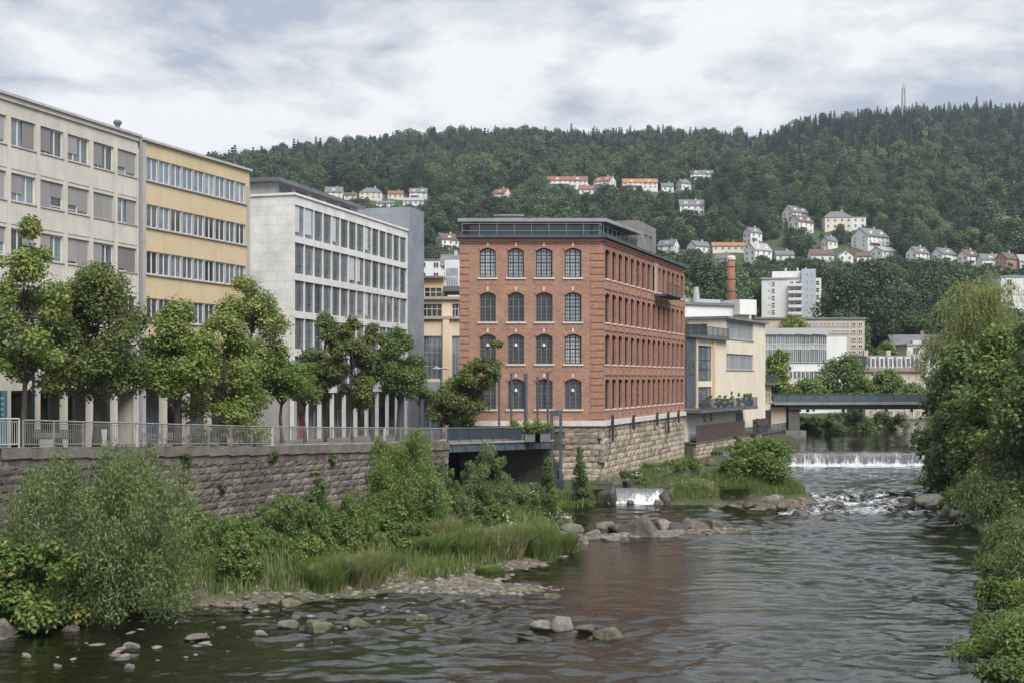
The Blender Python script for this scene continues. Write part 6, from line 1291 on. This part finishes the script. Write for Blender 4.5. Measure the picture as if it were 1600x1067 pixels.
# ---------------------------------------------------------------- hillside: houses, single trees, forest
ROOFC = {'red': mat('red_tiles', (0.25, 0.105, 0.07), (0.19, 0.08, 0.055), .8, .85), 'orange': mat('orange_tiles', (0.36, 0.155, 0.085), (0.29, .125, .07), .8, .85), 'grey': mat('grey_slates', (0.155, 0.16, 0.175), (0.115, .12, .13), .8, .8), 'brown': mat('brown_tiles', (0.135, 0.095, 0.08), (.10, .07, .06), .8, .85), 'light': mat('light_grey_roof', (0.30, .31, .32), None, .8, .8)}
WALLC = {'white': mat('white_house_wall', (0.66, 0.655, 0.64), (0.58, .575, .56), .2, .85), 'cream': mat('cream_house_wall', (0.62, 0.575, 0.48), None, .2, .85), 'brick': mat('brick_house_wall', (0.36, 0.21, 0.15), None, .3, .85), 'greyw': mat('grey_house_wall', (0.45, .45, .44), None, .2, .85)}
HW = {}
def far_win(w_, h_):
    k = (round(w_, 1), round(h_, 1))
    if k not in HW:
        f = MB(); f.box(0, w_, -.08, .02, 0, .12); f.box(0, w_, -.08, .02, h_-.12, h_); f.box(0, .12, -.078, .02, .12, h_-.12); f.box(w_-.12, w_, -.078, .02, .12, h_-.12); f.box(w_/2-.06, w_/2+.06, -.075, .02, .12, h_-.12)
        p = MB(); p.poly([(.06, -.04, .06), (w_-.06, -.04, .06), (w_-.06, -.04, h_-.06), (.06, -.04, h_-.06)]); HW[k] = (f.mesh('window', M_WFR), p.mesh('pane', G_FAR))
    return HW[k]
CLEAR = []   # photo boxes of the houses: nothing tall grows in the view before them
def depth_for(x, y):
    ds = np.linspace(235, 1400, 900); X = (x-800)/FPX*ds; Z = ground_far(X, ds); yy = YH-(Z-H)/ds*FPX
    k = np.argmax(yy <= y); return float(ds[k])
def house(label, x0, x1, yt, yb, roof, wall, gable='side', stor=2, fixed=None, group='houses on the wooded hillside', name='hillside_house', rot=0.0, dp=None, flat=False):
    """gable: 'front' (gable to the viewer), 'side' (eaves to the viewer), 'left'/'right' (turned so that a gable end shows on that side), 'hip'"""
    xm = (x0+x1)/2; d = fixed or depth_for(xm, yb+1); w_ = (x1-x0)*d/FPX; Ht = (yb-yt)*d/FPX; X = Xp(xm, d); z0 = Zp(yb, d); CLEAR.append((x0-1, x1+1, yt, yb+1.5, d))
    R = thing(name, label, 'house', (X, d, z0), group); ang = {'left': .62, 'right': -.62}.get(gable, rot)
    L_ = w_ if gable in ('side', 'hip') or flat else (w_/ (math.cos(.62)+.62*math.sin(.62)) if gable in ('left', 'right') else w_); D_ = dp or (L_*.62 if gable in ('left', 'right') else max(7.5, w_*.5)); 
    M = Matrix.Translation((X, d+D_*.3, z0)) @ Matrix.Rotation(ang, 4, 'Z'); rh = 0 if flat else min(Ht*.45, D_*.5 if gable != 'front' else w_*.55); wh = Ht-rh; a, b = L_/2, D_/2
    s = MB(); s.box(-a, a, -b, b, -4, wh, M)
    if gable == 'front': s.poly([(-a, -b, wh), (a, -b, wh), (0, -b, wh+rh)], M=M); s.poly([(a, b, wh), (-a, b, wh), (0, b, wh+rh)], M=M)
    elif gable != 'hip' and not flat:
        for q in (-a, a): s.poly([(q, -b, wh), (q, b, wh), (q, 0, wh+rh)], M=M)
    s.build('wall', WALLC[wall], R)
    s = MB(); o = .35
    if flat: s.box(-a-.2, a+.2, -b-.2, b+.2, wh+.003, wh+.35, M)
    elif gable == 'front':
        for k in (-1, 1):
            for dz in (0, .22): s.poly([(k*(a+o), -b-o, wh-rh*o/a+dz), (0, -b-o, wh+rh+dz), (0, b+o, wh+rh+dz), (k*(a+o), b+o, wh-rh*o/a+dz)], M=M)
            s.poly([(k*(a+o), -b-o, wh-rh*o/a), (0, -b-o, wh+rh), (0, -b-o, wh+rh+.22), (k*(a+o), -b-o, wh-rh*o/a+.22)], M=M)
    elif gable == 'hip':
        h = a*.45
        for p in ([(-a-o, -b-o, wh), (a+o, -b-o, wh), (h, 0, wh+rh), (-h, 0, wh+rh)], [(a+o, b+o, wh), (-a-o, b+o, wh), (-h, 0, wh+rh), (h, 0, wh+rh)], [(-a-o, b+o, wh), (-a-o, -b-o, wh), (-h, 0, wh+rh)], [(a+o, -b-o, wh), (a+o, b+o, wh), (h, 0, wh+rh)]): s.poly(p, M=M)
    else:
        for k in (-1, 1):
            for dz in (0, .22): s.poly([(-a-o, k*(b+o), wh-rh*o/b+dz), (a+o, k*(b+o), wh-rh*o/b+dz), (a+o, 0, wh+rh+dz), (-a-o, 0, wh+rh+dz)], M=M)
            for q in (-a-o, a+o): s.poly([(q, k*(b+o), wh-rh*o/b), (q, 0, wh+rh), (q, 0, wh+rh+.22), (q, k*(b+o), wh-rh*o/b+.22)], M=M)
    rf_ = s.build('roof', ROOFC[roof], R)
    if not flat:
        s = MB(); cx_ = L_*.18; s.box(cx_-.35, cx_+.35, -.3, .4, wh+rh*.5, wh+rh+1.1, M); s.build('chimney', WALLC['greyw'] if seedh[0] % 2 else WALLC['brick'], rf_, o=R.location)
    seedh[0] += 1
    base = Matrix.Translation(-R.location) @ M; fh = wh/stor if stor else 3
    def row(n, half, ang_, off, hh):
        for j in range(stor):
            for i in range(n):
                wv = min(1.3, 2*half/n*.5); uu = -half+(i+.5)*2*half/n-wv/2; me = far_win(wv, min(1.6, fh*.55))
                o_ = inst('window', me[0], R, base @ Matrix.Rotation(ang_, 4, 'Z') @ Matrix.Translation((uu, -off-.02, j*fh+fh*.28))); inst('pane', me[1], o_, Matrix.Identity(4))
    row(max(2, int(L_/3.2)), a, 0, b, fh)
    if gable == 'right': row(2, b, math.pi/2, a, fh)
    if gable == 'left': row(2, b, -math.pi/2, a, fh)
    if gable == 'front' and rh > 2:
        me = far_win(1.2, 1.3); o_ = inst('window', me[0], R, base @ Matrix.Translation((-.6, -b-.02, wh+.2))); inst('pane', me[1], o_, Matrix.Identity(4))
    if L_ > 8 and gable in ('side', 'right', 'left') and not flat and stor > 1:
        for q in ((-.25, .25) if L_ > 11 else (0,)):
            s = MB(); s.box(q*L_-1.0, q*L_+1.0, -b*.72, -b*.1, wh+rh*.18, wh+rh*.62, M); s.build('dormer', WALLC[wall], R)
        s = MB(); s.box(-a*.8, a*.1, -b-1.2, -b-.01, fh*.95, fh*.95+.9, M); s.build('balcony', WALLC[wall], R)
    return R
seedh = [0]
HL = [
 ('long white apartment house with red roof high on the slope', 855, 918, 275, 294, 'red', 'white', 'side', 2), ('white gabled house with red roof right of the long red roofed house', 928, 963, 276, 293, 'red', 'white', 'right', 2), ('long orange roofed white house high on the slope', 973, 1027, 279, 296, 'orange', 'white', 'side', 2), ('small red brown roofed house below the long red roofed house', 905, 927, 290, 305, 'red', 'white', 'side', 1), ('white grey roofed house highest above the mill', 1078, 1115, 266, 281, 'grey', 'white', 'side', 2), ('grey roofed house beside the highest white house', 1057, 1080, 281, 297, 'grey', 'white', 'left', 1),
 ('grey roofed white house directly above the white office roof', 508, 535, 292, 312, 'grey', 'white', 'side', 2), ('cream house with hipped grey roof above the white office', 562, 597, 293, 312, 'grey', 'cream', 'hip', 2), ('white house with grey roof among trees above the stair tower', 640, 667, 294, 311, 'grey', 'white', 'side', 2), ('low white house below the cream hipped house', 588, 616, 314, 324, 'grey', 'white', 'side', 1), ('low white house below the house above the stair tower', 630, 662, 309, 321, 'light', 'white', 'side', 1), ('white house with red roof half hidden left of the mill roof line', 768, 798, 295, 313, 'red', 'white', 'right', 2), ('small white house between two grey roofed houses far left', 538, 557, 301, 312, 'brown', 'cream', 'side', 1), ('white gabled house with brown roof left of the mill roof', 680, 717, 365, 394, 'brown', 'white', 'left', 2),
 ('white house with grey roof right beside the mill roof tower', 1028, 1062, 375, 402, 'grey', 'white', 'right', 2), ('grey roofed gabled house left of the orange roof row', 1074, 1113, 377, 396, 'grey', 'white', 'left', 1), ('low house with long orange tiled roof above the chimney', 1113, 1164, 379, 393, 'orange', 'cream', 'side', 1), ('tall white gabled house with grey roof above the chimney', 1162, 1192, 356, 383, 'grey', 'white', 'left', 2), ('large white house with grey roof right of the orange roof', 1164, 1208, 380, 410, 'light', 'white', 'left', 2), ('upper white house of the pair with grey roof', 1223, 1265, 322, 346, 'grey', 'white', 'left', 2), ('lower house of the pair with brown roof', 1233, 1273, 337, 365, 'brown', 'white', 'left', 2), ('cream villa with hipped blue grey roof', 1288, 1330, 330, 359, 'grey', 'cream', 'hip', 2), ('flat roofed white block beside the cream villa', 1330, 1352, 341, 358, 'light', 'white', 'flat', 2), ('long white balcony house below the cream villa', 1332, 1393, 357, 387, 'grey', 'white', 'left', 3), ('light roofed house below the long balcony house', 1362, 1404, 386, 402, 'light', 'white', 'left', 1), ('white gabled house with grey roof, first of the right row', 1417, 1455, 386, 412, 'grey', 'white', 'left', 2), ('white house with grey roof, second of the right row', 1456, 1497, 388, 410, 'grey', 'white', 'left', 2), ('brown roofed house, third of the right row', 1497, 1533, 391, 416, 'brown', 'white', 'left', 2), ('white house with dark roof, fourth of the right row', 1533, 1562, 397, 418, 'grey', 'white', 'side', 2), ('brick fronted house, fifth of the right row', 1557, 1594, 395, 421, 'brown', 'brick', 'left', 2), ('house cut by the right edge, last of the row', 1592, 1625, 398, 421, 'light', 'white', 'side', 2), ('small brown roofed house behind trees left of the right row', 1266, 1302, 390, 410, 'brown', 'white', 'side', 1), ('small white gabled house under the cream villa', 1309, 1332, 392, 409, 'grey', 'white', 'front', 1), ('white house almost hidden by trees above the orange roof', 1062, 1100, 312, 336, 'grey', 'white', 'side', 2),
 ('small grey roofed house below the orange tiled roof', 1118, 1146, 397, 413, 'grey', 'white', 'right', 1), ('low white house left of the brown roofed small house', 1212, 1240, 392, 408, 'grey', 'white', 'side', 1), ('little white house right of the small gabled house', 1338, 1360, 395, 409, 'brown', 'white', 'side', 1), ('white house between the paired houses and the cream villa', 1284, 1310, 370, 387, 'grey', 'white', 'left', 1), ('small pale house right of the cream hipped house', 606, 630, 298, 311, 'red', 'cream', 'side', 1), ('tiny white house right of the orange roofed long house', 1034, 1052, 286, 299, 'grey', 'white', 'side', 1),
]
for lab, x0, x1, yt, yb, rc, wc, g, st in HL: house(lab, x0, x1, yt, yb, rc, wc, 'side' if g == 'flat' else g, st, flat=(g == 'flat'))
house('white apartment house behind the cream corner building', 652, 692, 408, 440, 'grey', 'white', 'side', 2, 300, 'houses at the foot of the slope', 'town_house', flat=True)
house('pale house with dark roof beside the brick mill edge', 690, 722, 398, 440, 'grey', 'white', 'side', 3, 285, 'houses at the foot of the slope', 'town_house')
house('white house with dark roof and dormers right of the bridge trees', 1394, 1470, 524, 572, 'grey', 'white', 'side', 3, 275, 'houses at the foot of the slope', 'town_house')
house('plain pale blue white house before the dark roofed house', 1414, 1468, 540, 590, 'light', 'white', 'side', 3, 262, 'houses at the foot of the slope', 'town_house', flat=True)
house('white flats behind the weeping willow at the right edge', 1560, 1640, 434, 500, 'light', 'white', 'side', 4, 300, 'houses at the foot of the slope', 'town_house', flat=True)
CLEAR += [(1188, 1284, 420, 500, 322, 1.0), (1390, 1470, 522, 575, 262, 1.0), (650, 722, 398, 438, 285, 1.0)]

# lattice mast on the ridge
d = 1395; b = P(1412, 172, d); t = P(1412, 137, d); R = thing('radio_mast', 'thin white lattice mast on the ridge', 'mast', (b.x, b.y, b.z-12))
s = MB()
for q in (-1, 1):
    for k in (-1, 1): s.tube([(b.x+q*2.2, b.y+k*2.2, b.z-14), (t.x+q*1.2, t.y+k*1.2, t.z)], .6, 4)
for i in range(12): z = lerp(b.z-12, t.z, i/11); r_ = lerp(2.2, 1.2, i/11); s.box(b.x-r_, b.x+r_, b.y-r_, b.y-r_+.4, z, z+.45); s.tube([(b.x-r_, b.y-r_, z), (b.x+r_, b.y-r_, z+3)], .22, 4)
s.build('lattice', M_LGR, R); s = MB(); s.tube([(t.x, t.y, t.z), (t.x, t.y, t.z+6)], .5, 5); s.build('antenna', M_LGR, R)

# forest trees: shared crowns
FM = [leaf_mat('forest_green_%s' % k, a, b, None, trans=.25, clump=.16) for k, a, b in (('deep', (0.037, 0.066, 0.032), (0.078, 0.12, 0.05)), ('mid', (0.052, 0.088, 0.036), (0.104, 0.155, 0.06)), ('light', (0.074, 0.115, 0.04), (0.14, 0.19, 0.07)), ('needle', (0.026, 0.05, 0.036), (0.05, 0.085, 0.055)))]
for m_ in FM:      # every tree its own shade
    t_ = m_.node_tree; b_ = t_.nodes['Principled BSDF']; oi = t_.nodes.new('ShaderNodeObjectInfo'); hs = t_.nodes.new('ShaderNodeHueSaturation'); mr = t_.nodes.new('ShaderNodeMapRange'); mr.inputs[3].default_value = .55; mr.inputs[4].default_value = 1.45
    src = b_.inputs['Base Color'].links[0].from_socket; t_.links.new(oi.outputs['Random'], mr.inputs[0]); t_.links.new(mr.outputs[0], hs.inputs['Value']); t_.links.new(src, hs.inputs['Color']); t_.links.new(hs.outputs[0], b_.inputs['Base Color'])
    for n_ in t_.nodes:
        if n_.type == 'BSDF_TRANSLUCENT': t_.links.new(hs.outputs[0], n_.inputs['Color'])
def forest_crown(i, kind, hi=False):
    r = np.random.RandomState(900+i)
    if kind == 'leaf':
        H_, R_ = 15+4*r.rand(), 5.6+1.6*r.rand(); C, rad = crown_shape(r, H_, R_, 1.5, 26, 'egg'); rad *= 1.3; P_, Nn = clump_leaves(C, rad, 11000 if hi else 3800, r, .8, .70 if hi else .75, .10 if hi else .06); V, Fc = leaf_quads(P_, Nn, .50 if hi else .85, .8, r); tr = MB(); tr.tube([(0, 0, -2), (0, 0, H_*.6)], [.3, .1], 5)
    else:
        H_ = 20+4*r.rand(); n = 4200 if hi else 1500; t = r.rand(n)**.75; q = r.rand(n)*6.28; lay = np.floor(t*13)/13; rr = (3.3*(1-t)**.85+.15)*(.55+.45*r.rand(n)); z = 1.5+lay*(H_-1.5)+r.rand(n)*.5-rr*.32
        P_ = np.stack([np.cos(q)*rr, np.sin(q)*rr, z], 1); al = np.stack([np.cos(q), np.sin(q), -.45+0*q], 1); V, Fc = leaf_quads(P_, np.stack([0*q, 0*q, 1+0*q], 1)+.4*r.randn(n, 3), .75 if hi else 1.25, .5, r, along=al); tr = MB(); tr.tube([(0, 0, -2), (0, 0, H_*.97)], [.28, .04], 5)
    tv = np.array(tr.v); tf = np.array([f for f in tr.f if len(f) == 4]); return V, Fc, tv, tf
FMESH = []   # (kind, mesh of crown + trunk)
for i in range(20):
    hi = i >= 10; i = i % 10
    kind = 'leaf' if i < 7 else 'conifer'; V, Fc, tv, tf = forest_crown(i, kind, hi); me = np_mesh('forest_tree', np.vstack([V, tv]), np.vstack([Fc, tf+len(V)]), FM[(i % 3) if kind == 'leaf' else 3])
    me.materials.append(M_BARK); mi = np.zeros(len(Fc)+len(tf), np.int32); mi[len(Fc):] = 1; me.polygons.foreach_set('material_index', mi); FMESH.append((kind, me))
def forest():
    r = np.random.RandomState(77); T = []; d = 236.0
    while d < 1440:
        st = 10.2 if d < 900 else 8.6; n = int((0.98*d+60)/st); xs = (np.arange(n)+r.rand(n)*.9)*st-(0.49*d+30); ds = d+(r.rand(n)-.5)*st*.95; T.append(np.stack([xs, ds], 1)); d += st
    T = np.vstack(T); z = ground_far(T[:, 0], T[:, 1]); px = 800+T[:, 0]/T[:, 1]*FPX; py = YH-(z-H)/T[:, 1]*FPX; n = len(T)
    con = r.rand(n) < np.clip((T[:, 1]-860)/450, .05, .80)+np.where((px > 1180) & (T[:, 1] > 760), .18, 0)-np.where(T[:, 1] < 420, .04, 0)+(fbm(T[:, 0]/90, T[:, 1]/90)-.47)*.9
    sc_ = (.62+.80*r.rand(n)**1.3)*np.where(con, np.where(T[:, 1] > 1150, .50+.36*r.rand(n), .7+.4*r.rand(n)), 1.0)*np.where((T[:, 1] < 420) & ~con, 1.1, 1)
    top = py-sc_*np.where(con, 22, 17)*FPX/T[:, 1]; half = sc_*np.where(con, 3.2, 5.8)*FPX/T[:, 1]
    keep = (T[:, 1] > 236)
    for x0, x1, yt, yb, hd, *fr_ in CLEAR:      # gardens and cleared ground before and around each house
        over = (px+half*.8 > x0) & (px-half*.8 < x1) & (T[:, 1] < hd+6)
        cut = lerp(yt, yb, fr_[0] if fr_ else .62); hit = over & (top < cut) & (py > yt)
        low = hit & (py > cut+6)          # keep the lower ones, smaller
        f = np.clip((py-cut)/np.maximum(py-top, 1), .0, 1); sc_ = np.where(low & (f > .35), sc_*f, sc_); keep &= ~(hit & ~(low & (f > .35)))
        keep &= ~((np.abs(T[:, 1]-hd) < 9) & (np.abs(px-(x0+x1)/2) < (x1-x0)/2+half*.5) & (T[:, 1] < hd+9))
    keep &= ~((T[:, 1] < 252) & (px > 1330)); T, z, px, py, con, sc_ = T[keep], z[keep], px[keep], py[keep], con[keep], sc_[keep]; n = len(T)
    var = np.where(con, 7+r.randint(0, 3, n), r.randint(0, 7, n)); rot = r.rand(n)*6.28
    vis = ((px > 1060) & (px < 1500)) | ((px > 640) & (px < 720)); rank = np.where(vis, sc_/T[:, 1], 0); order = np.argsort(-rank); single = np.zeros(n, bool); single[order[:300]] = True
    LAB = {True: 'dark pointed conifer', False: 'rounded broadleaf tree'}
    def where(x, y):
        if x < 720: return 'on the slope behind the cream corner building'
        if x < 1110: return 'on the slope right of the mill roof'
        if x < 1190: return 'on the slope behind the brick chimney'
        if x < 1290: return 'on the slope beside the white tower block'
        if x < 1400: return 'on the slope right of the tower block'
        return 'on the slope left of the weeping willow'
    for i in np.where(single)[0]:
        o = bpy.data.objects.new('forest_tree', FMESH[10+var[i]][1]); COL.objects.link(o); o.location = (T[i, 0], T[i, 1], z[i]-.4); o.rotation_euler = (0, 0, rot[i]); o.scale = (sc_[i],)*3
        w_ = where(px[i], py[i]); sh_ = 'dark ' if con[i] else ('deep green ', 'mid green ', 'light green ')[var[i] % 3]; sz_ = 'tall ' if sc_[i] > 1.12 else ('small ' if sc_[i] < .9 else ''); lv_ = 'high ' if py[i] < 440 else ('midway ' if py[i] < 500 else 'low '); lab_ = sz_+sh_+('pointed conifer ' if con[i] else 'rounded tree ')+lv_+w_; tag(o, lab_, 'tree', lab_)
    # the rest of the wood: one object, instanced on points
    q = ~single; col_f = bpy.data.collections.new('forest_models')
    for k, (kd, me) in enumerate(FMESH[:10]):
        ob = bpy.data.objects.new('model_%02d' % k, me); col_f.objects.link(ob)
    me = bpy.data.meshes.new('forest'); P_ = np.stack([T[q, 0], T[q, 1], z[q]-.4], 1).astype(np.float32); me.vertices.add(len(P_)); me.vertices.foreach_set('co', P_.ravel())
    for nm, ty, val in (('var', 'INT', var[q].astype(np.int32)), ('rotz', 'FLOAT', rot[q].astype(np.float32)), ('size', 'FLOAT', sc_[q].astype(np.float32))):
        a = me.attributes.new(nm, ty, 'POINT'); a.data.foreach_set('value', val)
    o = bpy.data.objects.new('forest', me); COL.objects.link(o); tag(o, 'dense mixed forest covering the hill behind the town', None, None, 'stuff')
    ng = bpy.data.node_groups.new('forest_instances', 'GeometryNodeTree'); ng.interface.new_socket('Geometry', in_out='INPUT', socket_type='NodeSocketGeometry'); ng.interface.new_socket('Geometry', in_out='OUTPUT', socket_type='NodeSocketGeometry')
    nn_ = ng.nodes.new; ln = ng.links.new; gi, go = nn_('NodeGroupInput'), nn_('NodeGroupOutput'); ip = nn_('GeometryNodeInstanceOnPoints'); ci = nn_('GeometryNodeCollectionInfo'); ci.inputs['Collection'].default_value = col_f; ci.inputs['Separate Children'].default_value = True; ci.inputs['Reset Children'].default_value = True
    def attr(nm, ty): a = nn_('GeometryNodeInputNamedAttribute'); a.data_type = ty; a.inputs['Name'].default_value = nm; return a.outputs['Attribute']
    ip.inputs['Pick Instance'].default_value = True; cb_ = nn_('ShaderNodeCombineXYZ'); ln(attr('rotz', 'FLOAT'), cb_.inputs['Z'])
    ln(gi.outputs[0], ip.inputs['Points']); ln(ci.outputs[0], ip.inputs['Instance']); ln(attr('var', 'INT'), ip.inputs['Instance Index']); ln(cb_.outputs[0], ip.inputs['Rotation']); ln(attr('size', 'FLOAT'), ip.inputs['Scale']); ln(ip.outputs[0], go.inputs[0])
    md = o.modifiers.new('instances', 'NODES'); md.node_group = ng
    print('forest trees', n)
forest()
# ---------------------------------------------------------------- street furniture
M_TEAL = mat('teal_pole_paint', (0.04, 0.10, 0.115), (0.03, 0.075, 0.09), 2, .5)
def lamp(label, x, d, ytop, arm):
    b = Vector((Xp(x, d), d, zs(d))); zt_ = Zp(ytop, d); R = thing('street_lamp', label, 'street lamp', b, 'lamps on the promenade')
    s = MB(); s.tube([b, b+Vector((0, 0, .9)), (b.x, b.y, zt_)], [.11, .085, .05], 10); s.build('pole', M_TEAL, R)
    s = MB(); s.tube([(b.x-arm, b.y, zt_+.02), (b.x+arm, b.y, zt_+.02)], .035, 6); s.build('arm', M_RLW, R)
    for q in (-1, 1):
        s = MB(); s.tube([(b.x+q*(arm-.05), b.y, zt_+.02), (b.x+q*(arm+.25), b.y, zt_+.06), (b.x+q*(arm+.5), b.y, zt_+.0)], [.05, .13, .06], 8); s.build('lamp_head', M_RLW, R)
lamp('teal street lamp with double arm behind the slender young tree', 52, 66, 453, .3)
lamp('teal street lamp half hidden by the broad dark maple', 170, 72, 470, .3)
lamp('tall dark pole before the cream corner building', 689, 97, 576, .12)
b = Vector((Xp(6, 60), 60, zs(60))); R = thing('poster_post', 'teal poster post with pale scribbles at the left edge', 'post', b); s = MB(); s.tube([b, b+Vector((0, 0, 2.9))], [.16, .16], 12); s.build('post', M_TEAL, R)
s = MB()
for i in range(5): s.box(b.x-.09+.03*(i % 2), b.x+.07, b.y-.172, b.y-.165, b.z+1.4+i*.27, b.z+1.5+i*.27)
s.build('scribbles', mat('pale_scribble', (0.06, 0.17, 0.21), (.12, .24, .26), 8, .7), R)
M_CHR = mat('silver_chair_metal', (0.42, 0.42, 0.42), None, 4, .4, metal=.5)
def cafe_chair():
    R = thing('cafe_chair', 'x', 'chair', (0, 0, 0)); 
    s = MB(); s.box(-.22, .22, -.22, .22, .44, .47); s.build('seat', M_CHR, R)
    s = MB()
    for i in range(4): s.box(-.2, .2, .20, .22, .55+i*.09, .60+i*.09)
    s.build('backrest', M_CHR, R)
    for x in (-.2, .2):
        for y in (-.2, .2): s = MB(); s.box(x-.014, x+.014, y-.014, y+.014, 0, .44 if y < 0 else .9); s.build('leg', M_CHR, R)
    return R
def copy_tree(o, parent=None):
    c = o.copy(); COL.objects.link(c); c.parent = parent
    for ch in o.children: copy_tree(ch, c)
    return c
ch0 = cafe_chair(); kk = 0
spots = [(225, 74), (238, 75), (252, 74), (263, 77), (292, 77), (305, 76), (318, 79), (330, 78)]
for i, (x, d) in enumerate(spots):
    c = ch0 if i == 0 else copy_tree(ch0); c.location = (Xp(x, d), d, zs(d)); c.rotation_euler = (0, 0, i*1.3)
    tag(c, ('%s silver cafe chair left of the yellow green maple trunk' % ('first', 'second', 'third', 'fourth')[i]) if i < 4 else ('%s silver cafe chair right of the yellow green maple trunk' % ('first', 'second', 'third', 'fourth')[i-4]), 'chair', 'cafe chairs behind the railing')
for i, (x, d) in enumerate(((245, 76.5), (312, 78.5))):
    b = Vector((Xp(x, d), d, zs(d))); R = thing('cafe_table', 'round cafe table %s of the yellow green maple trunk' % ('left', 'right')[i], 'table', b, 'cafe tables'); s = MB(); s.tube([b+Vector((0, 0, .70)), b+Vector((0, 0, .73))], .38, 16); s.build('table_top', M_CHR, R); s = MB(); s.tube([b, b+Vector((0, 0, .7))], .03, 8); s.build('leg', M_CHR, R); s = MB(); s.tube([b, b+Vector((0, 0, .04))], .24, 12); s.build('base', M_CHR, R)
M_BEN = mat('dark_bench_slats', (0.045, 0.045, 0.05), None, 4, .6)
for i, (x, d) in enumerate(((76, 62.5), (108, 64))):
    b = Vector((Xp(x, d), d, zs(d)+.1)); R = thing('park_bench', 'dark slatted bench behind the railing, %s the broad maple trunk' % ('farther from', 'nearer')[i], 'bench', b, 'benches on the promenade')
    for k in range(4): s = MB(); s.box(b.x-.75, b.x+.75, b.y-.25+k*.13, b.y-.16+k*.13, b.z+.42, b.z+.46); s.build('seat_slat', M_BEN, R)
    for k in range(4): s = MB(); s.box(b.x-.75, b.x+.75, b.y-.30, b.y-.27, b.z+.5+k*.11, b.z+.58+k*.11); s.build('back_slat', M_BEN, R)
    for q in (-.6, .6): s = MB(); s.box(b.x+q-.03, b.x+q+.03, b.y-.32, b.y+.25, b.z, b.z+.419); s.build('leg', M_BEN, R)

# ---------------------------------------------------------------- haze in the valley
def haze(density):
    s = MB(); s.box(-1500, 1500, -60, 2450, -40, 420); m = bpy.data.materials.new('valley_haze'); m.use_nodes = True; t = m.node_tree; t.nodes.remove(t.nodes['Principled BSDF']); v = t.nodes.new('ShaderNodeVolumePrincipled'); v.inputs['Color'].default_value = (.70, .84, 1.0, 1); v.inputs['Density'].default_value = density; v.inputs['Anisotropy'].default_value = .2
    t.links.new(v.outputs[0], t.nodes['Material Output'].inputs['Volume']); o = s.build('haze', m); tag(o, 'thin bluish haze over the valley', None, None, 'stuff')
haze(0.0001)
